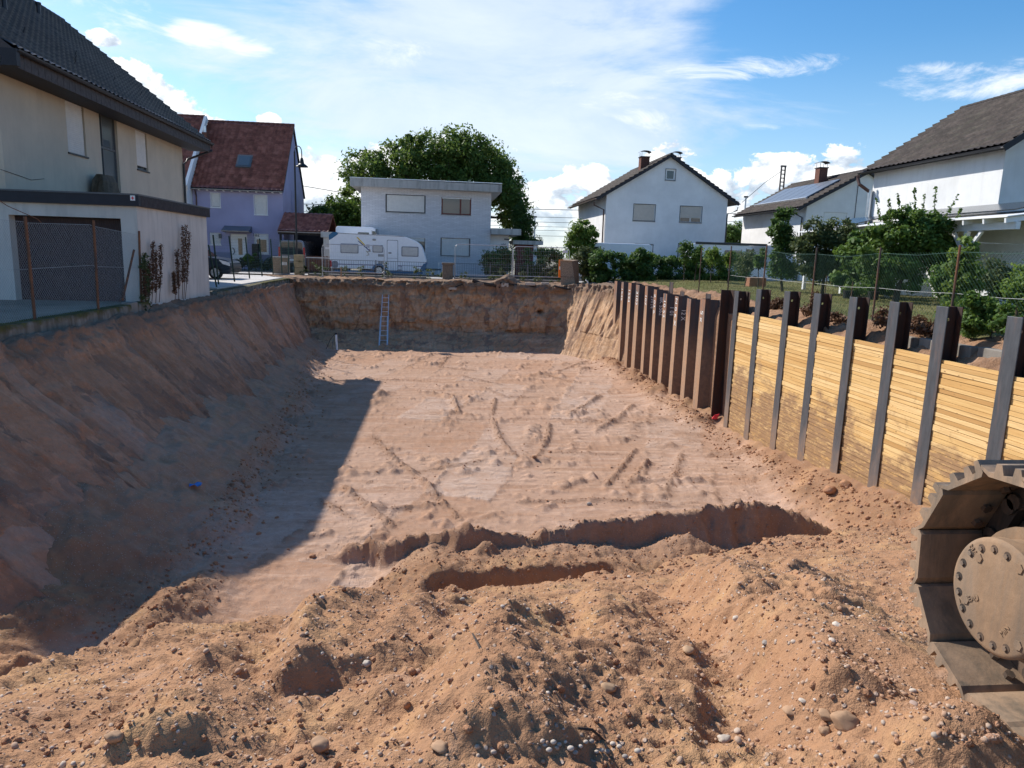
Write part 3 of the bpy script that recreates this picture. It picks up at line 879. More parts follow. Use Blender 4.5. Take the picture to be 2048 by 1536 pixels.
def terrain(X, Y, want_attr=False):
    w1 = fbm(X * 0.35, Y * 0.35, 3, 5); w2 = fbm(X * 1.3, Y * 1.3, 3, 9); w3 = fbm(X * 4.0, Y * 4.0, 3, 21)
    z = FLOOR + 0.022 * w1 + 0.004 * w2
    base = z.copy()
    # graded strips across the floor, thin bucket lines
    # bucket passes: long rectangles pulled one beside the other, each a little higher or lower
    ca, sa = math.cos(-0.30), math.sin(-0.30)
    pu = X * ca + Y * sa + 0.12 * w1 + 0.06 * w2 + 0.03 * w3; pv = -X * sa + Y * ca + 0.2 * w1 + 0.1 * w2 + 0.05 * w3
    pi = np.floor(pu / 1.5); pj = np.floor(pv / 3.4 + _hash(pi, pi * 0 + 1, 91) * 3)
    ps = _hash(pi, pj, 93)
    z = z + 0.06 * (ps - 0.5)
    fu = pu / 1.5 - pi
    z = z + 0.05 * np.exp(-((fu - 0.04) / 0.05) ** 2) * smooth01(fbm(pu * 0.3, pv * 0.5, 2, 95) * 2 + 0.35) * np.clip(0.6 + w3, 0, 1.5)
    z = z + 0.006 * np.tanh(4 * fbm(X * 0.25 + 0.2 * w1, Y * 2.2, 3, 33)) + 0.004 * fbm(X * 0.6, Y * 7.0, 2, 41)
    wdamp = 0.6 * np.exp(-((fu - 0.04) / 0.06) ** 2) * smooth01(fbm(pu * 0.3, pv * 0.5, 2, 95) * 2 + 0.35) * np.clip(0.6 + w3, 0, 1)
    for pts, a in WIND:
        d, s, t = seg_dist(X, Y, pts)
        d = d + 0.04 * w3
        z = z + a * 1.2 * np.exp(-(np.clip(d + 0.03 * w3, 0, None) / 0.085) ** 2) * np.clip(0.9 + 0.5 * w2 + 0.7 * w3, 0.1, 2) - 0.35 * a * np.exp(-((d - 0.28) / 0.14) ** 2)
        wdamp = np.maximum(wdamp, 0.5 * np.exp(-(np.clip(d, 0, None) / 0.10) ** 2))
    # rubble at the toe of the left bank
    q = (X - toe_x(Y)) + 0.16 * w2 + 0.3 * w1
    wid = np.interp(Y, [6, 9, 12, 20, 30, 36], [0.4, 0.45, 0.7, 0.6, 0.6, 0.6])
    hgt = np.interp(Y, [6, 9, 12, 20, 30, 36], [0.1, 0.18, 0.35, 0.32, 0.32, 0.32])
    z = np.maximum(z, FLOOR + hgt * (1 - q / wid) + 0.025 * w3)
    # spoil against the shoring on the right
    mound = hwall(Y) + 0.10 * w2 + 0.12 * w1 - (0.50 + 0.15 * w1) * (8.4 - X)
    z = np.maximum(z, mound)
    rub = FLOOR + (0.28 + 0.2 * w2) * np.exp(-((8.2 - X) / 0.7) ** 2) * smooth01((Y - 18) / 3)
    z = np.maximum(z, rub)
    # shelf, trench, crest
    sh1 = -2.80 - 0.16 * smooth01((Y - 9.5) / 0.9)
    shelf = np.where(X < 2.9, sh1, 0) + np.where(X >= 2.9, -3.10, 0)
    kx = smooth01((X - 2.2) / 1.2); shelf = sh1 * (1 - kx) - 3.08 * kx
    shelf = shelf + 0.05 * w2 + 0.03 * w3 - 0.5 * smooth01((0.1 - X) / 1.4)
    in_sh = smooth01((X + 1.6) / 0.8) * smooth01((7.4 - X) / 0.8)
    z = np.where((Y < 10.7) & (Y > 5.0), np.maximum(z, shelf * in_sh + (FLOOR - 0.3) * (1 - in_sh)), z)
    yc = np.interp(X, CREST[:, 0], CREST[:, 1]) + 0.12 * w2 + 0.05 * w3
    zc = np.interp(X, CREST[:, 0], CREST[:, 2], left=-4, right=-4) + 0.05 * w3 + 0.05 * w2 - 0.03
    cr = np.where(Y > yc, zc - 0.62 * (Y - yc), zc - (2.2 + 0.9 * w2) * (yc - Y) - 0.05 * np.tanh(6 * (yc - Y)))
    z = np.maximum(z, cr)
    # a spur leaning against the crest face, and the slump at its foot
    for (sx, sy, hz, wx) in ((0.75, 10.15, 0.22, 0.3), (4.0, 10.3, 0.34, 0.6)):
        z = np.maximum(z, shelf + hz - 0.62 * np.hypot((X - sx) * 0.8, Y - sy) / max(wx, 0.3) * 0.5)
    # trench just behind the heap
    tr_c = 9.05 + 0.10 * (X - 1.0)
    te = 9.35 + 0.11 * (X - 1.0) + 0.14 * w2 + 0.03 * w3
    tm = smooth01((X + 0.25) / 0.5) * smooth01((2.7 - X) / 0.5)
    tb = tm * smooth01((te - Y) / 0.16) * (Y > 7.0)
    z = z * (1 - tb) + tb * np.minimum(z, -3.40)
    # left lower mound with a hollow
    g = -3.45 + 1.0 * np.exp(-(((X + 4.0) / 0.9) ** 2 + ((Y - 6.7) / 0.5) ** 2)) + 0.9 * np.exp(-(((X + 2.9) / 0.35) ** 2 + ((Y - 6.9) / 1.3) ** 2)) \
        + 0.85 * np.exp(-(((X + 4.0) / 1.2) ** 2 + ((Y - 5.2) / 0.5) ** 2)) + 0.16 * w2 + 0.05 * w3 + 0.10 * w1
    z = np.maximum(z, g)
    g2 = -3.40 + (0.36 + 0.08 * w2) * np.exp(-(((X + 3.55 - 0.12 * (Y - 9)) / 0.48) ** 2 + ((Y - 9.0) / 1.5) ** 2)) + 0.025 * w3
    z = np.maximum(z, g2)
    # the heap / ramp the photographer stands on
    ye = np.interp(X, _EX, _EY) + 0.22 * w2 + 0.05 * w3
    rp = ramp_z(X, Y) + 0.09 * w1 + 0.06 * w2
    for pts, a, wl, wr in RIDGES:
        d, s, t = seg_dist(X, Y, pts)
        sd_ = d * s + 0.07 * w2 + 0.05 * w3
        fade = smooth01(t / 0.12 + 0.25) * smooth01((1 - t) / 0.12 + 0.25)
        rp = rp + a * fade * np.where(sd_ < 0, np.exp(-(sd_ / wl) ** 2), np.exp(-(sd_ / wr) ** 2) - 0.22 * (np.exp(-((sd_ - 0.28) / 0.22) ** 2)))
    over = np.maximum(Y - ye, 0)
    rp = rp - 0.30 * smooth01((Y - 3.5) / 3) * smooth01((4.5 - X) / 3)
    hp = rp - 0.48 * over - 0.30 * np.minimum(over, 0.8) + 0.05 * np.exp(-((Y - ye) / 0.35) ** 2)
    on_heap = hp > z
    z = np.maximum(z, hp)
    # ground under the excavator track is packed flat
    tk = smooth01((X - 1.3) / 0.35) * smooth01((2.75 - X) / 0.4) * smooth01((2.75 - Y) / 0.35)
    z = z * (1 - tk) + tk * np.minimum(z, 0.115)
    z = z + (0.20 + 0.05 * w2) * np.exp(-(((X - 1.50) / 0.26) ** 2 + ((Y - 1.66) / 0.20) ** 2))
    heap = np.clip((z - base - 0.05) / 0.25, 0, 1)
    # clods and crumbs
    near = smooth01((14 - Y) / 6)
    am = heap * (0.35 + 0.65 * near)
    cl = np.clip(billow(X * 5.0, Y * 5.0, 3, 61), -1, 2)
    cf = np.clip(billow(X * 17.0, Y * 17.0, 2, 71), -1, 2)
    cg = np.clip(billow(X * 37.0, Y * 37.0, 1, 73), -1, 2) * near
    patch = smooth01(fbm(X * 0.9, Y * 0.9, 2, 81) * 0.9 + 0.55)
    z = z + am * (1 - 0.7 * tk) * (0.012 * cl * patch + 0.015 * cf * (0.35 + 0.65 * patch) + 0.012 * w3 + 0.0055 * cg + 0.02 * np.clip(fbm(X * 9, Y * 9, 2, 75), -1, 1)) + (1 - heap) * (0.0015 * cl + 0.002 * cf)
    if not want_attr:
        return z
    damp = 0.55 * np.exp(-(((X - 7.0) / 1.3) ** 2 + ((Y - 19.0) / 2.2) ** 2)) + 0.28 * np.exp(-(((X + 3.0) / 1.6) ** 2 + ((Y - 25) / 3.5) ** 2)) \
        + 0.22 * np.exp(-(((X - 0.2) / 3.0) ** 2 + ((Y - 20) / 2.2) ** 2)) + 0.35 * np.exp(-(((X - 7.8) / 0.8) ** 2 + ((Y - 14) / 5.0) ** 2)) + 0.3 * np.exp(-(((X - 5.2) / 0.9) ** 2 + ((Y - 13.6) / 1.2) ** 2))
    damp = damp * (0.6 + 0.8 * w2 + 0.4 * w1)
    damp = np.clip(damp, 0, 0.75)
    damp = np.maximum(damp, wdamp * (1 - heap))
    damp = np.maximum(damp, 0.35 * heap * smooth01((Y - 7.5) / 2) * smooth01((13 - Y) / 2))
    hz = np.maximum(heap * smooth01((11.6 - Y) / 2.0), 0.55 * heap)
    hz = np.maximum(hz, heap * smooth01((X - 4.5) / 2))
    damp = np.maximum(damp, 0.45 * heap * smooth01((X - 5.0) / 1.5) * smooth01((Y - 8.5) / 2) * np.clip(0.8 + 0.6 * w2, 0, 1.4))
    hz = np.maximum(hz, 0.25 * smooth01(w1 + 0.2))
    return z, np.clip(hz, 0, 1), damp, ps


def hit(px, py):
    """where the line of sight through a picture point meets the pit terrain"""
    d = ray(px, py)
    Y = np.linspace(1.3, 38, 2600)
    P = EYE[None] + d[None] * (Y / d[1])[:, None]
    zz = terrain(P[:, 0], P[:, 1])
    k = np.argmax(P[:, 2] <= zz)
    return (float(P[k, 0]), float(P[k, 1]), float(zz[k]))


def make_pit_floor():
    ys = [-6.0, -4.5, -3.2, -2.2, -1.4, -0.7, -0.1]
    y = 0.4
    while y < 38.6:
        ys.append(y)
        h = 1.55 + min(max(0.345 * (y - 1.9), 0), 3.4)
        y += 0.05 if y < 1.5 else float(np.clip(1.15 * y * y / (710 * h), 0.0125, 0.13))
    ys = np.array(ys)
    nu = 660
    u = np.linspace(0, 1, nu)
    Lx = -np.minimum(2.6 + 0.85 * np.maximum(ys, 2.2), 8.3); Rx = np.minimum(3.2 + 0.95 * np.maximum(ys, 2.2), 8.62)
    Lx = np.where(ys < 0.4, -8.3, Lx); Rx = np.where(ys < 0.4, 8.6, Rx)
    X = Lx[:, None] + (Rx - Lx)[:, None] * u[None]
    Y = np.repeat(ys[:, None], nu, 1)
    z, heap, damp, ps = terrain(X.ravel(), Y.ravel(), True)
    me = mesh_from("pit_floor", np.stack([X.ravel(), Y.ravel(), z], 1), grid_faces(len(ys), nu)[:, ::-1], True)
    for nm, a in (("heap", heap), ("damp", damp), ("passes", ps)):
        at = me.attributes.new(nm, "FLOAT", "POINT"); at.data.foreach_set("value", a.astype(np.float32))
    struct(link_obj("pit_floor", me, M["soil"]))


make_pit_floor()


def make_bank_left():
    ys = np.arange(1.5, 39.6, 0.04); vs = np.linspace(-0.16, 1.06, 150)
    Y, V = np.meshgrid(ys, vs, indexing="ij")
    Yf, Vf = Y.ravel(), V.ravel()
    xt = -7.72 + 0.06 * fbm(Yf * 0.6, Yf * 0 + 3, 2, 4); xb = toe_x(Yf) - 0.1
    zt, zb = -0.28 + 0.07 * fbm(Yf * 0.9, Yf * 0, 3, 8), FLOOR - 0.2
    vc = np.clip(Vf, 0, 2)
    px = xt + (xb - xt) * vc + np.minimum(Vf, 0) * 2.6
    pz = zt + (zb - zt) * vc + np.where(Vf < 0, -Vf * 1.2, 0)
    pz = np.where(Vf < 0, np.minimum(pz, -0.12), pz)
    # bucket passes: strips about a metre wide running down the slope
    s = Yf + 0.25 * Vf + 0.25 * fbm(Yf * 0.4, Vf * 1.2, 2, 12)
    k = np.floor(s / 1.02); fr = s / 1.02 - k
    rnd = _hash(k, k * 0 + 5, 3) - 0.5
    strip = 0.08 * rnd + 0.10 * (fr - 0.5) * np.sign(_hash(k, k * 0 + 9, 7) - 0.35) + 0.05 * np.exp(-((fr - 0.03) / 0.025) ** 2) - 0.04 * np.exp(-((fr - 0.10) / 0.03) ** 2)
    teeth = 0.018 * np.sin(s * 2 * np.pi / 0.2 + 2 * fbm(Yf * 0.8, Vf * 2, 2, 51)) * smooth01(fbm(Yf * 0.7, Vf * 3, 2, 19) + 0.5)
    gro = (0.030 * np.tanh(3 * fbm(s * 5.5, Vf * 1.3, 3, 27)) + 0.016 * np.tanh(3 * fbm(s * 13, Vf * 2.0, 2, 28))) * smooth01(fbm(Yf * 0.5, Vf * 2.2, 2, 29) * 1.4 + 0.55) + 0.016 * fbm(Yf * 9, Vf * 22, 4, 30)
    topw = smooth01((0.20 - Vf) / 0.2)
    lum = topw * (0.10 * billow(Yf * 1.6, Vf * 9, 3, 37) + 0.04 * fbm(Yf * 7, Vf * 25, 3, 39))
    gou = -0.05 * smooth01((fbm(Yf * 1.1, Vf * 3.0, 3, 44) - 0.42) * 3.5)
    low = smooth01((Vf - 0.75) / 0.25)
    d = (strip * (1 - topw) * (1 - 0.6 * low) + teeth + gro + gou) * smooth01((Vf + 0.05) / 0.1) + lum + low * 0.03 * billow(Yf * 2.2, Vf * 7, 3, 47)
    nx, nz = 0.74, 0.67
    on = (Vf >= 0).astype(float)
    px = px + d * nx * on; pz = pz + d * nz * on + (1 - on) * 0.05 * fbm(Yf * 3, Vf * 20, 3, 3)
    me = mesh_from("bank_left", np.stack([px, Yf, pz], 1), grid_faces(len(ys), len(vs)), True)
    bt = np.clip(_hash(k, np.floor(Vf * 2.3 + _hash(k, k * 0 + 2, 13) * 2 + 0.15 * fbm(Yf * 2, Vf * 4, 2, 15)), 61) * (0.85 + 0.3 * fr), 0, 1)
    at = me.attributes.new("passes", "FLOAT", "POINT"); at.data.foreach_set("value", bt.astype(np.float32))
    struct(link_obj("bank_left", me, M["soil_left"]))


make_bank_left()


def resample(pts, step):
    p = np.array(pts, float); L = np.r_[0, np.cumsum(np.hypot(*np.diff(p, axis=0).T))]
    n = int(L[-1] / step); t = np.linspace(0, L[-1], n)
    return np.stack([np.interp(t, L, p[:, 0]), np.interp(t, L, p[:, 1])], 1), t, L


def make_bank_far():
    top = [(-8.6, 39.5), (-7.4, 39.0), (-3, 38.9), (3, 38.9), (5.9, 38.7), (6.9, 38.2), (7.7, 37.2), (8.45, 35.4), (8.75, 33.6), (8.95, 32.6), (9.0, 31.4)]
    toe = [(-6.9, 36.6), (-6.0, 36.2), (-2.5, 36.1), (2.2, 36.2), (4.6, 36.2), (6.0, 35.9), (6.5, 35.2), (7.0, 34.3), (7.45, 33.3), (7.95, 32.4), (8.35, 31.4)]
    A, t, L = resample(top, 0.04)
    B = np.stack([np.interp(t, L, np.array(toe)[:, 0]), np.interp(t, L, np.array(toe)[:, 1])], 1)
    vs = np.r_[np.linspace(-1.0, 0.0, 34)[:-1], np.linspace(0, 1.05, 130)]
    T, V = np.meshgrid(t, vs, indexing="ij")
    nv = len(vs)
    ax, ay = np.repeat(A[:, 0], nv), np.repeat(A[:, 1], nv); bx, by = np.repeat(B[:, 0], nv), np.repeat(B[:, 1], nv)
    Tf, Vf = T.ravel(), V.ravel()
    dirx, diry = bx - ax, by - ay
    ln = np.hypot(dirx, diry) + 1e-6; dirx, diry = dirx / ln, diry / ln
    slope = smooth01((Tf - (L[4] + 0.6)) / 1.8)        # the right corner is an even sand slope
    vc = np.clip(Vf, 0, 2)
    hor = (1 - slope) * np.interp(vc, [0, 0.06, 0.62, 0.70, 1.0, 1.2], [0.0, 0.06, 0.24, 0.34, 1.0, 1.4]) + slope * np.interp(vc, [0, 0.1, 0.9, 1.2], [0, 0.10, 0.85, 1.3])
    ver = (1 - slope) * np.interp(vc, [0, 0.05, 0.62, 0.72, 1.0, 1.2], [0, 0.05, 0.74, 0.79, 1.0, 1.05]) + slope * vc
    zt = 0.06 + 0.07 * fbm(Tf * 0.7, Tf * 0, 3, 6) + 0.12 * slope
    z = zt + (FLOOR - 0.12 - zt) * ver
    h = hor * ln
    flat = smooth01(-Vf / 0.06)
    h = np.where(Vf < 0, Vf * 3.4, h)
    mnd = 0.42 * np.exp(-((Tf - 12.35) / 0.55) ** 2) * np.exp(-((Vf + 0.10) / 0.16) ** 2) + 0.12 * np.exp(-((Tf - 9.6) / 0.8) ** 2) * np.exp(-((Vf + 0.1) / 0.2) ** 2)
    z = z + np.where(Vf < 0, 0.08 * fbm(Tf * 1.4, Vf * 6, 3, 70) * smooth01(-Vf / 0.1 + 0.3) * smooth01((1 + Vf) / 0.3), 0) + mnd
    up = smooth01((0.66 - Vf) / 0.05)
    bk = np.floor(Tf / 1.25 + 0.3 * fbm(Vf * 2, Tf * 0.2, 2, 99)); bkv = np.floor(Vf * 3.2 + _hash(bk, bk * 0, 98) * 2)
    chunk = 0.13 * fbm(Tf * 0.5, Vf * 2.2, 4, 101) + 0.16 * (_hash(bk, bkv, 97) - 0.5) + 0.07 * np.tanh(6 * fbm(Tf * 1.6 + 0.4, Vf * 5.2, 4, 103)) + 0.03 * np.tanh(5 * fbm(Tf * 4, Vf * 12, 3, 104))
    streak = 0.025 * fbm(Tf * 7.0, Vf * 1.6, 3, 107) + 0.018 * fbm(Tf * 14, Vf * 34, 3, 109)
    ledge = 0.14 * smooth01((fbm(Tf * 0.35, Tf * 0, 2, 111) * 0.06 + 0.20 - np.abs(Vf - 0.36)) / 0.02) * 0.35
    lay = 0.10 * np.tanh(5 * fbm(Tf * 0.25, Vf * 6, 2, 113)) * 0.5
    berm = 0.14 * billow(Tf * 0.9, Vf * 9, 3, 117) * 0.6 + 0.05 * fbm(Tf * 5, Vf * 20, 3, 119)
    crumb = smooth01((0.14 - Vf) / 0.12) * (0.12 * billow(Tf * 2.2, Vf * 12, 3, 121))
    sl_d = 0.05 * fbm(Tf * 2.2 + Vf * 1.5, Vf * 2.2, 4, 131) + 0.05 * np.tanh(4 * fbm(Tf * 1.6 + Vf, Vf * 2.0, 2, 133))
    d = np.where(Vf > 0, (1 - slope) * (up * (chunk + streak + ledge + lay) + (1 - up) * berm + crumb) + slope * (sl_d + crumb * 0.8), 0) * smooth01((1.06 - Vf) / 0.06)
    hh = h + d * np.where(up > 0.5, 1.0, 0.2)
    z = z + np.where((Vf > 0), d * (1 - up) * 0.9 * (1 - slope) + slope * d * 0.6, 0)
    x = ax + dirx * hh; y = ay + diry * hh
    # the dug-out niche with a small dark hole
    hole = np.exp(-(((x - 5.55) / 0.14) ** 2 + ((z + 1.45) / 0.09) ** 2)) * (Vf > 0)
    y = y + 0.7 * hole
    me = mesh_from("bank_far", np.stack([x, y, z], 1), grid_faces(len(t), nv)[:, ::-1], True)
    struct(link_obj("bank_far", me, M["soil_far"]))


make_bank_far()


def make_bank_right():
    """soil standing behind the shoring, rising to the lawn"""
    ys = np.arange(2.0, 34.0, 0.06)
    prof = np.array([(8.66, -3.6), (8.64, -1.5), (8.63, -0.15), (8.66, 0.02), (8.78, 0.10), (8.92, 0.20), (9.1, 0.30), (9.35, 0.37), (9.8, 0.37)])
    L = np.r_[0, np.cumsum(np.hypot(*np.diff(prof, axis=0).T))]
    tt = np.r_[0, 1.0, 2.0, np.linspace(3.0, L[-1], 46)]
    Y, T = np.meshgrid(ys, tt, indexing="ij"); Yf, Tf = Y.ravel(), T.ravel()
    x = np.interp(Tf, L, prof[:, 0]); z = np.interp(Tf, L, prof[:, 1])
    w = smooth01((z + 0.2) / 0.25) * smooth01((9.75 - x) / 0.3)
    z = z + w * (0.10 * fbm(Yf * 0.9, Tf * 1.5, 3, 201) + 0.05 * billow(Yf * 3, Tf * 4, 3, 203) - 0.02)
    x = x + w * 0.08 * fbm(Yf * 1.7, Tf * 2, 3, 205)
    z = z + smooth01((Yf - 20) / 2.5) * 0.06 * smooth01((z + 0.2) / 0.3)
    z = np.where(x > 9.6, 0.30, z)
    me = mesh_from("bank_right", np.stack([x, Yf, z], 1), grid_faces(len(ys), len(tt))[:, ::-1], True)
    struct(link_obj("bank_right", me, M["soil_back"]))


make_bank_right()


# ------------------------------------------------------------------ ground outside the pit
def sheet(name, rects, mat, z):
    mb = MB()
    for x0, x1, y0, y1 in rects:
        mb.quad((x0, y0, z), (x1, y0, z), (x1, y1, z), (x0, y1, z))
    return struct(mb.build(name, mat))


sheet("ground", [(-2500, -8.1, -600, 2500), (-8.1, 9.4, 40.5, 2500), (9.4, 2500, -600, 2500), (-8.1, 9.4, -600, -5.5)], M["ground"], -0.03)
sheet("street", [(-60, 60, 43.9, 49.2)], M["asphalt"], 0.02)
sk = MB()
for k in range(60):
    x0 = -60 + 2 * k
    sk.box(x0 + 0.01, x0 + 1.99, 43.72, 43.88, -0.2, 0.13)
kerb = struct(sk.build("kerb", M["kerbstone"])); kerb["kind"] = "structure"
sheet("sidewalk", [(-60, 60, 41.9, 43.7)], M["paving"], 0.10)
dw = MB()
for i in range(5):
    for j in range(7):
        dw.box(-16 + i * 1.55 + 0.01, -16 + (i + 1) * 1.55 - 0.01, 27.8 + j * 2.0 + 0.01, 27.8 + (j + 1) * 2.0 - 0.01, -0.1, 0.02 + 0.004 * random.random())
drive = struct(dw.build("driveway", M["paving"]))


def make_lawn():
    xs = np.r_[np.linspace(9.5, 12, 20), np.linspace(12.3, 45, 60)]; ys = np.linspace(1, 43.4, 90)
    X, Y = np.meshgrid(xs, ys, indexing="ij")
    z = 0.36 + 0.05 * fbm(X.ravel() * 0.2, Y.ravel() * 0.2, 3, 77) + 0.012 * X.ravel() - 0.12
    z = np.where(X.ravel() < 9.6, z - 0.05, z)
    me = mesh_from("lawn", np.stack([X.ravel(), Y.ravel(), z], 1), grid_faces(len(xs), len(ys)), True)
    struct(link_obj("lawn", me, M["lawn"]))


make_lawn()


def lawn_z(x, y):
    return float(0.36 + 0.05 * fbm(np.array([x * 0.2]), np.array([y * 0.2]), 3, 77)[0] + 0.012 * x - 0.12)


# ------------------------------------------------------------------ shoring on the right: soldier beams, timber lagging, sheet piles
ORD = ["first", "second", "third", "fourth", "fifth", "sixth", "seventh", "eighth", "ninth", "tenth", "eleventh", "twelfth"]
WX = 8.40
BEAM_Y = [19.49, 18.11, 16.56, 15.17, 13.74, 12.42, 11.15, 9.61, 8.2]
BEAM_TOP = [0.75, 0.87, 0.90, 0.92, 0.93, 0.92, 0.93, 0.89, 0.9]
FW, FD, FT = 0.28, 0.28, 0.018


def beam_proto():
    root = empty("soldier_beam", (WX, BEAM_Y[0], 0))
    h0, h1 = -4.2, 0.0                                     # top at local z = 0
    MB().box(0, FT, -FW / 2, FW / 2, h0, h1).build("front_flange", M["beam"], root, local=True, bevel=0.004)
    web = MB()                                             # web with a lifting hole near the top
    r, zc, xc = 0.028, -0.22, FD / 2
    xa, xb, y0, y1 = FT, FD - FT, -0.006, 0.006
    web.box(xa, xb, y0, y1, h0, zc - 0.05).box(xa, xb, y0, y1, zc + 0.05, h1)
    n = 16
    web.box(xa, xc - 0.05, y0, y1, zc - 0.05, zc + 0.05).box(xc + 0.05, xb, y0, y1, zc - 0.05, zc + 0.05)
    ring = [(xc + r * math.cos(2 * math.pi * k / n), zc + r * math.sin(2 * math.pi * k / n)) for k in range(n)]
    sq = []
    for k in range(n):
        a = 2 * math.pi * k / n; c, s = math.cos(a), math.sin(a); q = 1 / max(abs(c) / 0.05, abs(s) / 0.05)
        sq.append((xc + c * q, zc + s * q))
    for yy in (y0, y1):
        for k in range(n):
            k2 = (k + 1) % n
            web.quad((sq[k][0], yy, sq[k][1]), (sq[k2][0], yy, sq[k2][1]), (ring[k2][0], yy, ring[k2][1]), (ring[k][0], yy, ring[k][1]))
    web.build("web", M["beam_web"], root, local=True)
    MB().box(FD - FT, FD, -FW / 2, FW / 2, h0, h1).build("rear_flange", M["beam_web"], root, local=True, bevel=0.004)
    return root


bp = beam_proto()
for i, (y, zt) in enumerate(zip(BEAM_Y, BEAM_TOP)):
    b = bp if i == 0 else copy_tree(bp)
    b.location = (WX + random.uniform(-0.012, 0.012), y, zt)
    b.rotation_euler = (random.uniform(-0.004, 0.004), random.uniform(-0.003, 0.003), random.uniform(-0.03, 0.03))
    if i < len(BEAM_Y) - 1:
        lab = ("grey steel H-beam standing right where timber wall meets rusty sheet piles" if i == 0 else
               "grey steel H-beam, %s of the timber wall counted from the sheet piles" % ORD[i])
    else:
        lab = "grey steel H-beam hidden behind the excavator track"
    tag(b, lab, "steel beam", "H-beams of the shoring")

# planks: every bay between two beams is one stack of boards
PH = 0.076
plank_meshes = {}


def plank_mesh(L, k):
    key = (round(L, 2), k)
    if key not in plank_meshes:
        mb = MB(); h = PH - 0.007
        dz = [0, 0.004, -0.003][k]
        x0, x1 = 0.0, 0.05
        mb.hexa([(x0, -L / 2, 0), (x1, -L / 2, 0), (x1, L / 2, 0), (x0, L / 2, 0), (x0, -L / 2, h), (x1, -L / 2, h), (x1, L / 2, h + dz * 0.3), (x0, L / 2, h + dz * 0.3)])
        me = bpy.data.meshes.new("plank"); me.from_pydata(mb.v, [], mb.f); me.update(); me.materials.append(M["wood"])
        plank_meshes[key] = me
    return plank_meshes[key]


PLANK_TOP = [0.16, 0.17, 0.09, 0.09, 0.09, 0.08, 0.05, 0.03]
for i in range(len(BEAM_Y) - 1):
    ya, yb = BEAM_Y[i], BEAM_Y[i + 1]
    yc, L = (ya + yb) / 2, (ya - yb) - 0.03
    t = empty("timber_lagging", (WX, yc, hwall(yc) - 0.25))
    nm = "timber plank bay beside the rusty sheet piles, first of the board wall" if i == 0 else \
        "timber plank bay between %s and %s H-beam from the sheet piles" % (ORD[i], ORD[i + 1])
    if i == len(BEAM_Y) - 2: nm = "timber plank bay at the picture's right edge, above the excavator track"
    tag(t, nm, "plank wall", "plank bays of the shoring")
    z = PLANK_TOP[i]
    while z > hwall(yc) - 0.32:
        k = random.choice((0.80, 0.9, 1.0, 1.0, 1.12, 1.3, 1.5)); z -= PH * k
        o = link_obj("plank", plank_mesh(L, random.randrange(3)), None, t)
        o.scale = (1, 1, k)
        o.location = (0.020 + random.uniform(0, 0.020), random.uniform(-0.008, 0.008), z - t.location.z)
        o.rotation_euler = (random.uniform(-0.004, 0.004), 0, random.uniform(-0.006, 0.006))

# sheet piles
PX = 8.33
PILE_Y = [33.15, 31.9, 30.65, 29.4, 28.1, 26.9, 25.65, 24.35, 23.1, 21.85]
PILE_TOP = [0.34, 0.40, 0.44, 0.46, 0.48, 0.44, 0.36, 0.24, 0.16, 0.14]
_pt = [(1238, 563), (1252, 565), (1268, 567), (1284, 571), (1305, 574), (1322, 581), (1346, 590), (1372, 596), (1394, 600), (1424, 601)]
PILE_TOP = [float(onX(px, py, PX)[2]) for px, py in _pt]


def pan(profile, th=0.013):
    """closed outline of a folded plate in (x, y)"""
    out = []
    n = len(profile); P = np.array(profile, float)
    for i in range(n):
        d = P[min(i + 1, n - 1)] - P[max(i - 1, 0)]; d /= np.hypot(*d)
        out.append(P[i] + np.array([-d[1], d[0]]) * th / 2)
    inn = []
    for i in range(n):
        d = P[min(i + 1, n - 1)] - P[max(i - 1, 0)]; d /= np.hypot(*d)
        inn.append(P[i] - np.array([-d[1], d[0]]) * th / 2)
    return [tuple(q) for q in out], [tuple(q) for q in inn]


def pan_mesh(profile, h0, h1, th=0.013):
    o, i_ = pan(profile, th); n = len(o); mb = MB()
    for k in range(n - 1):
        (ax, ay), (bx, by) = o[k], o[k + 1]; (cx, cy), (dx, dy) = i_[k], i_[k + 1]
        mb.hexa([(ax, ay, h0), (bx, by, h0), (dx, dy, h0), (cx, cy, h0), (ax, ay, h1), (bx, by, h1), (dx, dy, h1), (cx, cy, h1)])
    return mb


OUT = [(0.40, -0.43), (0.37, -0.36), (0.0, -0.215), (0.0, 0.215), (0.37, 0.36), (0.40, 0.43)]
INN = [(0.405, -0.22), (0.425, -0.17), (0.425, 0.17), (0.405, 0.22)]
def _pm(name, prof, mat):
    m = pan_mesh(prof, -4.6, 0); me = bpy.data.meshes.new(name); me.from_pydata(m.v, [], m.f); me.materials.append(M[mat]); return me


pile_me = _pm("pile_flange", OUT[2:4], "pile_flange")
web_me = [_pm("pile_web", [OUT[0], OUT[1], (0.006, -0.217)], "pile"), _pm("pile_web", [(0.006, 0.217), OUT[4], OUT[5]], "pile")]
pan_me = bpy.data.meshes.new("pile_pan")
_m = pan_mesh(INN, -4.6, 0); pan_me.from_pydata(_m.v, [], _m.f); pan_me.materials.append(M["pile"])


def text_mesh(body, size, mat, name="lettering"):
    cu = bpy.data.curves.new(name, "FONT"); cu.body = body; cu.size = size; cu.align_x = "CENTER"; cu.align_y = "CENTER"; cu.extrude = 0.0015
    tmp = bpy.data.objects.new("tmp", cu); COL.objects.link(tmp)
    dg = bpy.context.evaluated_depsgraph_get()
    me = bpy.data.meshes.new_from_object(tmp.evaluated_get(dg))
    bpy.data.objects.remove(tmp); me.name = name; me.materials.clear(); me.materials.append(mat)
    return me


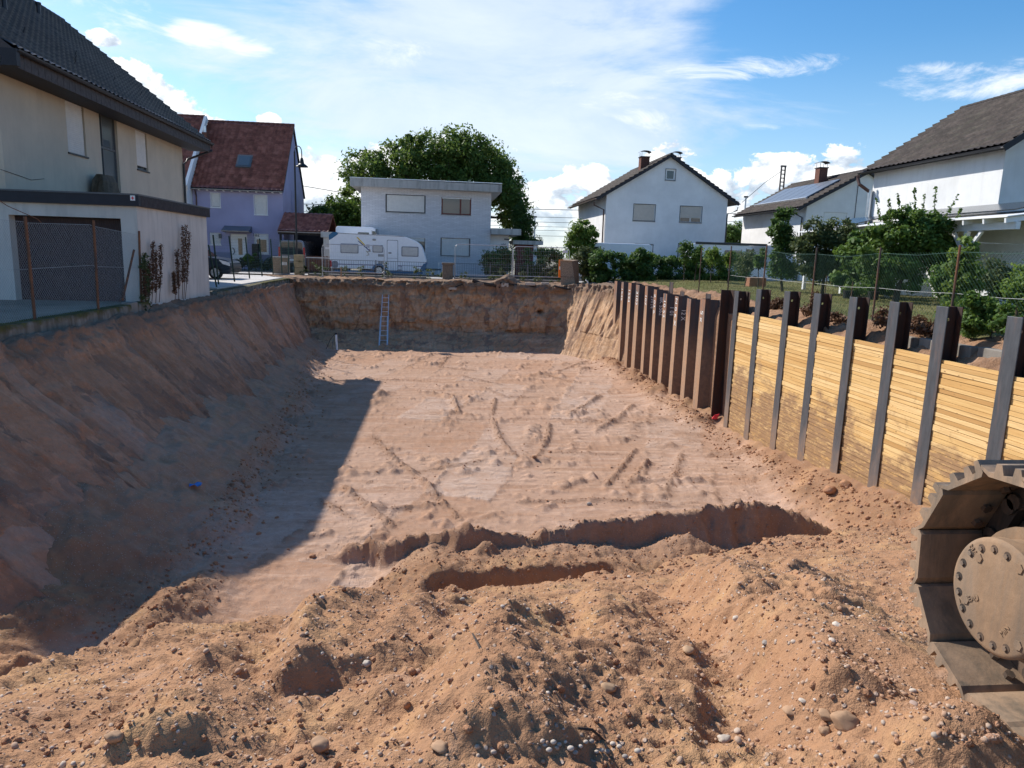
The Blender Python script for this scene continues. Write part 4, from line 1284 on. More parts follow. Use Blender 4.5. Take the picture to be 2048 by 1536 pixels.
CHALK = ["", "1545", "1544", "3103", "107", "2 03 6", "10 52", "N 0 6 X", "", "S x"]
CHALK2 = ["", "", "", "", "2W14", "BK 5562", "1 01", "12 X", "", ""]
for i, (y, zt) in enumerate(zip(PILE_Y, PILE_TOP)):
    root = empty("sheet_pile", (PX, y, zt))
    k = len(PILE_Y) - i - 1
    root.rotation_euler = (random.uniform(-0.004, 0.004), random.uniform(-0.004, 0.004), random.uniform(-0.06, 0.06))
    lab = "rusty U-shaped steel sheet pile, %s of the row counted from the timber wall" % ORD[k]
    if i == 0: lab = "rust-red sheet pile at the far end of the row beside the sand slope"
    tag(root, lab, "sheet pile", "sheet piles standing proud in the row")
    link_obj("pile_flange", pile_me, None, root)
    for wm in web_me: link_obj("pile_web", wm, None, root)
    if CHALK[i]:
        c = link_obj("chalk_marking", text_mesh(CHALK[i], 0.30, M["chalk"]), None, root, (-0.012, 0, -0.55))
        c.rotation_euler = Euler((math.radians(90), math.radians(90), math.radians(-90)), "XYZ")
        c.rotation_euler = (Matrix(((0, 0, -1), (0, -1, 0), (-1, 0, 0)))).to_euler()
    if CHALK2[i]:
        c = link_obj("chalk_marking", text_mesh(CHALK2[i], 0.20, M["chalk"]), None, root, (0.17, -0.297, -0.6))
        nrm = Vector((-0.365, -0.93, 0)).normalized(); up_ = Vector((0, 0, -1)); xx = up_; yy = nrm.cross(xx)
        c.rotation_euler = Matrix((xx, yy, nrm)).transposed().to_euler()
        c.location = Vector((0.185, -0.2875, -0.62)) + nrm * 0.012
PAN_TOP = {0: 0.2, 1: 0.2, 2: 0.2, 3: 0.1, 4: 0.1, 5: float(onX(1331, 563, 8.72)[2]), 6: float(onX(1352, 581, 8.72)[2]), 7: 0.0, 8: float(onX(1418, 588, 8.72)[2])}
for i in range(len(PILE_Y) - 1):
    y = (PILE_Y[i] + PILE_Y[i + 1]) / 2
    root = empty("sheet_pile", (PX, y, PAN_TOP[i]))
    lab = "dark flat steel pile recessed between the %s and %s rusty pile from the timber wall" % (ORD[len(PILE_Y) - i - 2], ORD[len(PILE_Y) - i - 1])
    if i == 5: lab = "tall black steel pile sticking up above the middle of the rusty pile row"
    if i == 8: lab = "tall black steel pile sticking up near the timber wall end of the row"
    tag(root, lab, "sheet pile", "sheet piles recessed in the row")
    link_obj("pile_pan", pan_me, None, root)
# the closing pile between sheet wall and first beam
_yp = float(onX(1443, 580, 8.36)[1]); _x2 = float(onY(1461, 580, _yp)[0])
root = empty("sheet_pile", (8.36, _yp, float(onX(1452, 580, 8.45)[2])), "black steel plate pile closing the gap beside the first H-beam", "sheet pile", "sheet piles recessed in the row")
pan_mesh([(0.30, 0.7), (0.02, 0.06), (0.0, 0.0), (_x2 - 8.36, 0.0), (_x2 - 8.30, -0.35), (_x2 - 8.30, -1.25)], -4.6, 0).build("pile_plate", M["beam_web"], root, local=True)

# ------------------------------------------------------------------ excavator track at the right edge
TX0, TX1 = 1.75, 2.33               # width of the shoes
TYC, TZC, TR = 1.90, 0.545, 0.378    # centre and pitch radius of the drive end
TYB = -1.9                           # the other end lies behind the camera


def make_track():
    root = empty("excavator_track", (TX0, TYC, 0.14), "dusty excavator crawler track with drive hub at the right edge", "excavator track")
    pitch = 0.205
    # path of the shoes: (y, z, angle of outward normal)
    path = []
    n_arc = int(round(math.pi * TR / pitch))
    for k in range(n_arc + 1):
        a = math.radians(90) - math.pi * (k + 0.18) / n_arc
        path.append((TYC + TR * math.cos(a), TZC + TR * math.sin(a), a))
    y = TYC - pitch * 0.62
    while y > TYB:
        path.append((y, TZC + TR, math.pi / 2)); path.append((y + pitch * 0.1, TZC - TR, -math.pi / 2)); y -= pitch
    # one shoe: plate with three grousers, local frame: x width, y tangent, z outward
    def shoe_mesh():
        mb = MB(); W = TX1 - TX0; h = pitch / 2
        prof = [(-h, -0.004), (-h + 0.012, -0.016), (h - 0.03, -0.012), (h + 0.006, 0.008), (h + 0.006, 0.020), (h - 0.03, 0.004), (0.052, 0.004), (0.044, 0.036), (0.022, 0.036), (0.014, 0.004), (-0.02, 0.004), (-0.028, 0.036),
                (-0.05, 0.036), (-0.058, 0.004), (-h + 0.03, 0.004), (-h + 0.024, 0.040), (-h + 0.004, 0.040)]
        mb.prism(prof, 0, W, "X")
        return mb
    sm = shoe_mesh()
    me = bpy.data.meshes.new("track_shoe"); me.from_pydata(sm.v, [], sm.f)
    import bmesh
    bm = bmesh.new(); bm.from_mesh(me); bmesh.ops.recalc_face_normals(bm, faces=bm.faces); bm.to_mesh(me); bm.free()
    me.materials.append(M["track_inner"])
    lk = MB()
    for s in (0.24, 0.36):
        lk.box(s, s + 0.035, -0.115, 0.115, -0.085, -0.014)
    for s in (-0.07, 0.07): lk.tube([(0.225, s, -0.055), (0.41, s, -0.055)], 0.028, 10)
    for s in (0.19, 0.44):
        for q in (-0.03, 0.045): lk.tube([(s, q, -0.03), (s, q, -0.010)], 0.017, 6)
    lme = bpy.data.meshes.new("chain_link"); lme.from_pydata(lk.v, [], lk.f); lme.materials.append(M["iron_dark"])
    for (y, z, a) in path:
        o = link_obj("track_shoe", me, None, root)
        out = Vector((0, math.cos(a), math.sin(a))); xx = Vector((1, 0, 0)); yy = out.cross(xx)
        R = Matrix((xx, yy, out)).transposed().to_4x4()
        R.translation = Vector((0, y, z)) - Vector((0, TYC, 0.14))
        o.matrix_local = R
        c = link_obj("chain_link", lme, None, o)
    # hub: motor cover with bolt circle, drum, sprocket with teeth
    cx = TX0 - 0.012
    loc = lambda x: x - TX0
    hz = TZC - 0.14
    hub = MB(); n = 64
    prof = [(0.0, 0.0), (0.168, 0.0), (0.178, 0.003), (0.184, 0.010), (0.184, 0.045), (0.176, 0.05), (0.176, 0.40)]
    vs, fs = [], []
    for k in range(n):
        a = 2 * math.pi * k / n
        for (r, x) in prof: vs.append((loc(cx) + x, r * math.cos(a), hz + r * math.sin(a)))
    m = len(prof)
    for k in range(n):
        for j in range(m - 1):
            fs.append((k * m + j, ((k + 1) % n) * m + j, ((k + 1) % n) * m + j + 1, k * m + j + 1))
    hub.add(vs, fs)
    hb = hub.build("drive_hub", M["hub"], root, local=True, smooth=True)
    pocket = MB(); bolts = []
    for k in range(18):
        if k in (1, 6): continue
        a = math.radians(100 + 20 * k); y_, z_ = 0.150 * math.cos(a), hz + 0.150 * math.sin(a)
        b = MB().tube([(loc(cx) - 0.0012, y_, z_), (loc(cx) + 0.003, y_, z_)], 0.0135, 14).build("bolt_recess", M["iron_dark"], hb, local=True)
        MB().tube([(loc(cx) - 0.006, y_ + 0.002, z_ - 0.002), (loc(cx) + 0.01, y_ + 0.002, z_ - 0.002)], 0.0080, 6).build("bolt", M["bolt"], hb, local=True)
    for k in (1, 6, 11, 15):
        a = math.radians(100 + 20 * k + (0 if k in (1, 6) else 10)); rr = 0.150 if k in (1, 6) else 0.125
        MB().tube([(loc(cx) - 0.004, rr * math.cos(a), hz + rr * math.sin(a)), (loc(cx) + 0.01, rr * math.cos(a), hz + rr * math.sin(a))], 0.016, 6).build("plug", M["hub"], hb, local=True)
    for (txt, y_, z_, rot) in (("MAX", -0.10, 0.105, -35), ("NIVEAU", -0.095, -0.055, 32), ("MIN", 0.06, -0.08, 60)):
        c = link_obj("embossed_marking", text_mesh(txt, 0.026, M["hub"]), None, hb, (loc(cx) - 0.0012, -y_, hz + z_))
        R = Matrix(((0, 0, -1), (-1, 0, 0), (0, 1, 0)))
        c.rotation_euler = (Matrix.Rotation(math.radians(-rot), 3, "X") @ R).to_euler()
    sp = MB(); nt = 21; r0, r1 = TR - 0.105, TR - 0.045
    ring = []
    for k in range(nt * 4):
        a = 2 * math.pi * (k + 0.5) / (nt * 4); r = r1 if k % 4 in (1, 2) else r0
        ring.append((r * math.cos(a), hz + r * math.sin(a)))
    sp.prism(ring, 0.285, 0.345, "X")
    sp.build("sprocket", M["iron_dark"], root, local=True)
    MB().tube([(0.10, 0, hz), (0.30, 0, hz)], 0.215, 32).build("gear_housing", M["hub"], root, local=True, smooth=True)
    fr = MB().box(0.13, 0.5, TYB - TYC + 0.4, -0.42, hz - 0.16, hz + 0.14)
    fr.build("track_frame", M["iron_dark"], root, local=True, bevel=0.02)
    for k in range(3):
        MB().tube([(0.2, -0.9 - k * 0.7, hz - 0.24), (0.42, -0.9 - k * 0.7, hz - 0.24)], 0.09, 16).build("roller", M["iron_dark"], root, local=True)


make_track()


# ------------------------------------------------------------------ fences
def wire_mesh(mb, A, B, z0A, z1A, z0B, z1B, cell, r, zig=0.0, both=True):
    """diagonal wires between the vertical lines over A and B (plan points)"""
    A = np.array(A, float); B = np.array(B, float); L = np.hypot(*(B - A)); d = (B - A) / L
    H = max(z1A - z0A, z1B - z0B)

    def P(s, t):      # s along, t height 0..1
        u = s / L
        b = z0A + (z0B - z0A) * u; tp = z1A + (z1B - z1A) * u
        return Vector((A[0] + d[0] * s, A[1] + d[1] * s, b + (tp - b) * t))
    n = int((L + H) / cell)
    for fam in ((1, -1) if both else (1,)):
        for k in range(-int(H / cell), int(L / cell) + 1 + int(H / cell)):
            s0 = k * cell; s1 = s0 + fam * H
            t0, t1 = 0.0, 1.0
            if fam > 0:
                if s0 < 0: t0 = -s0 / H
                if s1 > L: t1 = (L - s0) / H
            else:
                if s0 > L: t0 = (s0 - L) / H
                if s1 < 0: t1 = s0 / H
            if t1 - t0 < 0.03 or t0 < -1e-6 or t1 > 1 + 1e-6: continue
            m = 6
            pts = [P(min(max(s0 + fam * H * (t0 + (t1 - t0) * q / m), 0), L), t0 + (t1 - t0) * q / m) for q in range(m + 1)]
            if zig:
                for i, p in enumerate(pts): p += Vector((random.uniform(-zig, zig), random.uniform(-zig, zig), random.uniform(-zig, zig)))
            mb.tube(pts, r, 3, False)


def left_fence():
    X = -8.0
    root = empty("chain_link_fence", (X, 17.0, 0.0), "sagging chain link fence with rusty posts in front of the garage door", "fence")
    posts = [((50, 433), (70, 640)), ((187, 441), (196, 608)), ((278, 462), (282, 588)), ((-60, 420), (-60, 660))]
    pts = []
    for (a, b) in posts:
        p1 = onX(a[0], a[1], X); p0 = onX(b[0], b[1], X)
        pts.append((p0, p1))
        MB().tube([(p0[0], p0[1], -0.15), tuple(p0), tuple(p1)], 0.030, 8).build("post", M["rustpost"], root)
    order = [3, 0, 1, 2]
    mb = MB(); tops = []
    for k in range(3):
        a, b = pts[order[k]], pts[order[k + 1]]
        ya, yb = a[0][1], b[0][1]
        za, zb = a[1][2] - 0.12, b[1][2] - 0.10
        wire_mesh(mb, (X - 0.03, ya), (X - 0.03, yb), 0.02, za, 0.02, zb, 0.075, 0.0019, 0.004)
        tops += [(X - 0.03, ya, za), (X - 0.03, yb, zb)]
    w = mb.build("wire_netting", M["wire"], root); w["kind"] = "stuff"
    MB().tube(tops, 0.004, 5).build("top_wire", M["wire"], root)
    MB().tube([(q[0], q[1], q[2] * 0.52 + random.uniform(-0.02, 0.02)) for q in tops], 0.004, 5).build("middle_wire", M["wire"], root)
    a, b = onX(268, 500, X + 0.05), onX(245, 600, X + 0.05)
    MB().tube([tuple(a), tuple(b)], 0.028, 8).build("brace", M["rustpost"], root)
    p = [tuple(onX(px, py, X + 0.02)) for px, py in ((-10, 395), (15, 412), (45, 425), (75, 438), (83, 446))]
    MB().tube(p, 0.008, 5).build("loose_cable", M["rustpost"], root)


left_fence()


def green_fence():
    X = -8.0
    root = empty("wire_fence", (X, 33, 0.05), "green wire fence with leaning dark posts on the low wall by the purple house", "fence")
    spec = [((417, 490), (433, 568)), ((426, 470), (437, 563)), ((458, 472), (469, 558)), ((491, 474), (499, 552)), ((519, 477), (524, 548)), ((541, 478), (546, 545)), ((561, 481), (564, 543)), ((577, 480), (577, 541)), ((588, 480), (588, 541))]
    pr = []
    for a, b in spec:
        p0 = onX(b[0], b[1], X); p1 = onX(a[0], a[1], X)
        p1[1] = p0[1] + (p1[1] - p0[1]) * 0.6
        p1 = onX(a[0], a[1], X)
        MB().tube([tuple(p0 - np.array([0, 0, 0.1])), tuple(p1)], 0.028, 8).build("post", M["post_green"], root)
        pr.append((p0, p1))
    mb = MB()
    for (a0, a1), (b0, b1) in zip(pr[1:-1], pr[2:]):
        for k in range(15):
            t = k / 14.0
            mb.tube([tuple(a0 + (a1 - a0) * t), tuple(b0 + (b1 - b0) * t)], 0.0022, 3, False)
        m = int(abs(b0[1] - a0[1]) / 0.12)
        for k in range(m):
            t = k / m
            mb.tube([tuple(a0 + (b0 - a0) * t), tuple(a1 + (b1 - a1) * t)], 0.0016, 3, False)
    w = mb.build("wire_netting", M["wire_green"], root); w["kind"] = "stuff"


green_fence()


def right_fence():
    X = 9.3
    root = empty("chain_link_fence", (X, 17, 0.35), "chain link fence with thin rusty posts along the lawn above the timber wall", "fence")
    tops = [(1463, 492), (1534, 490), (1634, 495), (1762, 495)]
    ys = []
    for px, py in tops:
        p = onX(px, py, X); ys.append((p[1], p[2]))
    ys += [(12.1, 1.98), (9.9, 2.0), (7.7, 2.0)]
    ys = [(24.9, 2.02)] + ys
    for y, z in ys:
        MB().tube([(X, y, 0.1), (X, y, z)], 0.021, 8).build("post", M["rustpost"], root)
    for px, py, h in ((1655, 540, 1.3), (1708, 545, 1.2)):
        p = onX(px, py, X + 0.1)
        MB().tube([(X + 0.1, p[1], 0.1), (X + 0.1, p[1], h)], 0.012, 6).build("stake", M["rustpost"], root)
    mb = MB(); tw = []
    for (ya, za), (yb, zb) in zip(ys[1:-1], ys[2:]):
        sag = 0.16 if ya > 15 else 0.12
        wire_mesh(mb, (X + 0.03, yb), (X + 0.03, ya), 0.42, zb - sag, 0.42, za - sag, 0.085, 0.0016, 0.003)
        ym = (ya + yb) / 2
        tw += [(X + 0.03, ya, za - sag), (X + 0.03, ym, (za + zb) / 2 - sag - 0.05)]
    w = mb.build("wire_netting", M["wire_green"], root); w["kind"] = "stuff"
    MB().tube(tw, 0.004, 5).build("top_wire", M["wire_green"], root)
    MB().tube([(a, b, c * 0.45 + 0.28) for a, b, c in tw], 0.004, 5).build("middle_wire", M["wire"], root)


right_fence()


def site_panel(name_lab, xa, xb, Y, z0, zt, plate=None):
    root = empty("site_fence_panel", ((xa + xb) / 2, Y, z0), name_lab, "fence panel", "mesh panels along the street")
    r = 0.021
    fr = MB()
    rad = 0.22
    pts = [(xa, Y, z0)]
    pts += [(xa, Y, zt - rad)] + [(xa + rad * (1 - math.cos(t)), Y, zt - rad + rad * math.sin(t)) for t in (0.5, 1.0)] + [(xa + rad, Y, zt)]
    pts += [(xb - rad, Y, zt)] + [(xb - rad * (1 - math.cos(t)), Y, zt - rad + rad * math.sin(t)) for t in (1.0, 0.5)] + [(xb, Y, zt - rad), (xb, Y, z0)]
    fr.tube(pts, r, 8)
    fr.tube([(xa, Y, z0 + 0.28), (xb, Y, z0 + 0.28)], r, 8)
    fr.tube([(xa, Y, z0 + 0.40), (xa + 0.12, Y, z0 + 0.28)], r * 0.7, 6).tube([(xb, Y, z0 + 0.40), (xb - 0.12, Y, z0 + 0.28)], r * 0.7, 6)
    fr.build("tube_frame", M["galv"], root)
    mb = MB(); n = int((xb - xa) / 0.10)
    for k in range(1, n):
        x = xa + (xb - xa) * k / n; mb.tube([(x, Y, z0 + 0.28), (x, Y, zt - 0.01)], 0.0024, 3, False)
    for k in range(1, 7):
        z = z0 + 0.28 + (zt - z0 - 0.28) * k / 7; mb.tube([(xa, Y, z), (xb, Y, z)], 0.0024, 3, False)
    w = mb.build("wire_mesh", M["galv"], root); w["kind"] = "stuff"
    for x in (xa, xb):
        MB().box(x - 0.11, x + 0.11, Y - 0.34, Y + 0.34, z0 - 0.12, z0 + 0.03).build("foot_block", M["concrete"], root, bevel=0.02)
    if plate:
        px, pz, pw, ph = plate
        MB().box(px, px + pw, Y - 0.035, Y - 0.025, pz, pz + ph).build("name_plate", M["white_plastic"], root)


site_panel("galvanised mesh fence panel standing in front of the white caravan", -6.38, -3.02, 40.5, 0.08, 1.85, (-6.2, 1.58, 0.24, 0.11))
site_panel("galvanised mesh fence panel in front of the flat roof house and dark bush", 0.9, 4.12, 40.5, 0.12, 2.08)
site_panel("galvanised mesh fence panel beside the boarded cabinet, with white plate", 4.2, 7.4, 40.6, 0.12, 2.06, (7.0, 1.78, 0.3, 0.15))


def garden_fence():
    Y = 42.0
    root = empty("garden_fence", (0, Y, 0.1), "low dark metal bar fence along the street behind the pit", "fence")
    for k, (xa, xb) in enumerate(((-7.4, -6.6), (-6.5, -3.6), (-3.6, -0.7), (0.9, 3.0), (3.0, 5.2), (5.2, 7.6))):
        z0, z1 = 0.16, 1.0
        for z in (z0 + 0.1, z1):
            MB().box(xa, xb, Y - 0.015, Y + 0.015, z - 0.012, z + 0.012).build("rail", M["frame_grey"], root)
        n = int((xb - xa) / 0.13)
        for i in range(n):
            x = xa + (xb - xa) * (i + 0.5) / n
            MB().box(x - 0.006, x + 0.006, Y - 0.006, Y + 0.006, z0, z1 - 0.012).build("bar", M["frame_grey"], root)
        MB().box(xa - 0.025, xa + 0.025, Y - 0.025, Y + 0.025, 0.0, 1.05).build("post", M["frame_grey"], root)
    bs = MB().box(-7.4, -0.7, Y - 0.14, Y + 0.14, -0.3, 0.17).box(0.9, 7.6, Y - 0.14, Y + 0.14, -0.3, 0.17)
    bs.build("plinth", M["concrete"], root)


garden_fence()


# ------------------------------------------------------------------ houses: shared builders
class Face:
    """a wall plane: O plan origin, U plan direction along the wall, N outward plan normal"""
    def __init__(self, O, U, N):
        self.O, self.U, self.N = Vector((O[0], O[1], 0)), Vector((U[0], U[1], 0)), Vector((N[0], N[1], 0))

    def p(self, u, v, w=0.0):
        return self.O + self.U * u + self.N * w + Vector((0, 0, v))

    def wall(self, mb, width, z0, top, holes=(), depth=0.13, ubreaks=()):
        """top: function of u (piecewise linear, its kinks listed in ubreaks)"""
        us = sorted({0.0, width, *ubreaks, *[h[0] for h in holes], *[h[1] for h in holes]})
        for a, b in zip(us[:-1], us[1:]):
            if b - a < 1e-4: continue
            hs = sorted([h for h in holes if h[0] <= a + 1e-6 and h[1] >= b - 1e-6], key=lambda h: h[2])
            v = z0
            for h in hs:
                if h[2] > v + 1e-4: mb.quad(self.p(a, v), self.p(b, v), self.p(b, h[2]), self.p(a, h[2]))
                v = h[3]
            ta, tb = top(a), top(b)
            if max(ta, tb) > v + 1e-4: mb.quad(self.p(a, v), self.p(b, v), self.p(b, tb), self.p(a, ta))
        for (a, b, c, d) in holes:
            for (q, r) in (((a, c), (b, c)), ((b, c), (b, d)), ((b, d), (a, d)), ((a, d), (a, c))):
                mb.quad(self.p(*q), self.p(*r), self.p(*r, -depth), self.p(*q, -depth))
        return mb

    def slab(self, mb, u0, u1, v0, v1, w0, w1):
        P = self.p
        return mb.hexa([P(u0, v0, w0), P(u1, v0, w0), P(u1, v0, w1), P(u0, v0, w1), P(u0, v1, w0), P(u1, v1, w0), P(u1, v1, w1), P(u0, v1, w1)])

    def frame(self, mb, u0, u1, v0, v1, w0, w1, t):
        self.slab(mb, u0, u1, v0, v0 + t, w0, w1); self.slab(mb, u0, u1, v1 - t, v1, w0, w1)
        self.slab(mb, u0, u0 + t, v0 + t, v1 - t, w0, w1); self.slab(mb, u1 - t, u1, v0 + t, v1 - t, w0, w1)
        return mb

    def shutter(self, u0, u1, v0, v1, w, slat=0.06):
        mb = MB(); n = max(2, int((v1 - v0) / slat)); h = (v1 - v0) / n
        for k in range(n):
            a = v0 + k * h
            mb.quad(self.p(u0, a, w), self.p(u1, a, w), self.p(u1, a + h * 0.8, w + 0.02), self.p(u0, a + h * 0.8, w + 0.02))
            mb.quad(self.p(u0, a + h * 0.8, w + 0.02), self.p(u1, a + h * 0.8, w + 0.02), self.p(u1, a + h, w), self.p(u0, a + h, w))
        return mb


def window(F, parent, hole, frame_mat, shut=None, shut_mat=None, sill=True, sill_mat=None, mull=(), transom=(), glass=None, t=0.05, dep=0.11, rim=None, curtain=False):
    a, b, c, d = hole
    mb = MB(); F.frame(mb, a + 0.004, b - 0.004, c + 0.004, d - 0.004, -dep, -dep + 0.05, t)
    for m in mull: F.slab(mb, m - t * 0.6, m + t * 0.6, c + t, d - t, -dep + 0.002, -dep + 0.045)
    for m in transom: F.slab(mb, a + t, b - t, m - t * 0.6, m + t * 0.6, -dep + 0.001, -dep + 0.047)
    w = mb.build("window", frame_mat, parent)
    gm = MB(); F.slab(gm, a + 0.02, b - 0.02, c + 0.02, d - 0.02, -dep + 0.004, -dep + 0.014); gm.build("pane", glass or M["glass"], w)
    if shut is not None:
        zb = c + (d - c) * (1 - shut)
        F.shutter(a + 0.05, b - 0.05, max(zb, c + 0.015), d - 0.01, -dep + 0.06).build("roller_shutter", shut_mat or M["shutter"], w)
    if sill:
        sm = MB(); F.slab(sm, a - 0.05, b + 0.05, c - 0.05, c - 0.002, -dep, 0.045); sm.build("sill", sill_mat or M["sill"], w)
    if rim is not None:
        rm = MB(); F.frame(rm, a - 0.03, b + 0.03, c - 0.0, d + 0.03, 0.002, 0.02, 0.032); rm.build("surround", rim, w)
    if curtain:
        cm = MB(); n = 14
        for k in range(n):
            x0, x1 = a + 0.06 + (b - a - 0.12) * k / n, a + 0.06 + (b - a - 0.12) * (k + 0.8) / n
            F.slab(cm, x0, x1, c + 0.06, d - 0.06, -dep - 0.10, -dep - 0.09)
        cm.build("curtain", M["curtain"], w)
    return w


def tile_roof(name, E0, E1, R0, R1, mat, parent, tile=0.30, course=0.34, lift=0.045, rows=4):
    """E0-E1 eave, R0-R1 ridge. Rolled tiles laid in overlapping courses, as real relief"""
    E0, E1, R0, R1 = [np.array(q, float) for q in (E0, E1, R0, R1)]
    L = np.linalg.norm(E1 - E0); S = np.linalg.norm(R0 - E0)
    nrm = np.cross(E1 - E0, R0 - E0); nrm /= np.linalg.norm(nrm)
    if nrm[2] < 0: nrm = -nrm
    nu = max(2, int(L / tile)) * rows + 1; nc = max(2, int(S / course))
    u = np.linspace(0, 1, nu)
    ph = u * L / tile * 2 * np.pi
    wave = 0.034 * np.maximum(np.sin(ph), -0.35)
    V, O = [], []
    for c in range(nc):
        V += [c / nc, (c + 1) / nc - 1e-4]; O += [lift, 0.006]
    V = np.array(V); O = np.array(O)
    jit = (RNG.random((nc, nu)) - 0.5) * 0.006
    P = (E0[None, None] * (1 - u[:, None, None]) + E1[None, None] * u[:, None, None]) * (1 - V[None, :, None]) + (R0[None, None] * (1 - u[:, None, None]) + R1[None, None] * u[:, None, None]) * V[None, :, None]
    off = O[None] + wave[:, None] + np.repeat(jit.T, 2, axis=1)
    P = P + nrm[None, None] * off[..., None]
    me = mesh_from(name, P.reshape(-1, 3) - np.array(world_loc(parent)), grid_faces(nu, len(V)))
    tu = np.floor(u * L / tile + 1e-4)
    tn = _hash(np.repeat(tu[:, None], nc, 1), np.repeat(np.arange(nc)[None], nu, 0), 77)
    tn = np.repeat(0.75 * tn + 0.25 * _hash(np.arange(nc), np.arange(nc) * 0 + 3, 5)[None], 2, axis=1)
    at = me.attributes.new("tone", "FLOAT", "POINT"); at.data.foreach_set("value", tn.ravel().astype(np.float32))
    o = link_obj(name, me, mat, parent); o["kind"] = "stuff"
    return o


def roof_slab(mb, E0, E1, R0, R1, th=0.12):
    n = np.cross(np.array(E1, float) - E0, np.array(R0, float) - E0); n /= np.linalg.norm(n)
    if n[2] < 0: n = -n
    q = [np.array(x, float) for x in (E0, E1, R1, R0)]
    return mb.hexa([x - n * th for x in q] + [x - n * 0.004 for x in q])


def ridge_caps(A, B, mat, parent, r=0.11, step=0.36):
    A, B = Vector(A), Vector(B); n = max(2, int((B - A).length / step)); mb = MB()
    for k in range(n):
        p, q = A.lerp(B, k / n), A.lerp(B, (k + 1.06) / n)
        mb.tube([p, q], [r * 0.92, r * 1.05], 10)
    o = mb.build("ridge_tile", mat, parent); o["kind"] = "stuff"
    return o


def gutter(A, B, mat, parent, r=0.07):
    A, B = Vector(A), Vector(B); d = (B - A).normalized(); s = d.cross(Vector((0, 0, 1)))
    mb = MB(); n = 8; ring = []
    for k in range(n + 1):
        a = math.pi + math.pi * k / n; ring.append((math.cos(a) * r, math.sin(a) * r))
    for k in range(n):
        p0, p1 = ring[k], ring[k + 1]
        Q = lambda P, q: P + s * q[0] + Vector((0, 0, q[1]))
        mb.quad(Q(A, p0), Q(A, p1), Q(B, p1), Q(B, p0))
    return mb.build("gutter", mat, parent)


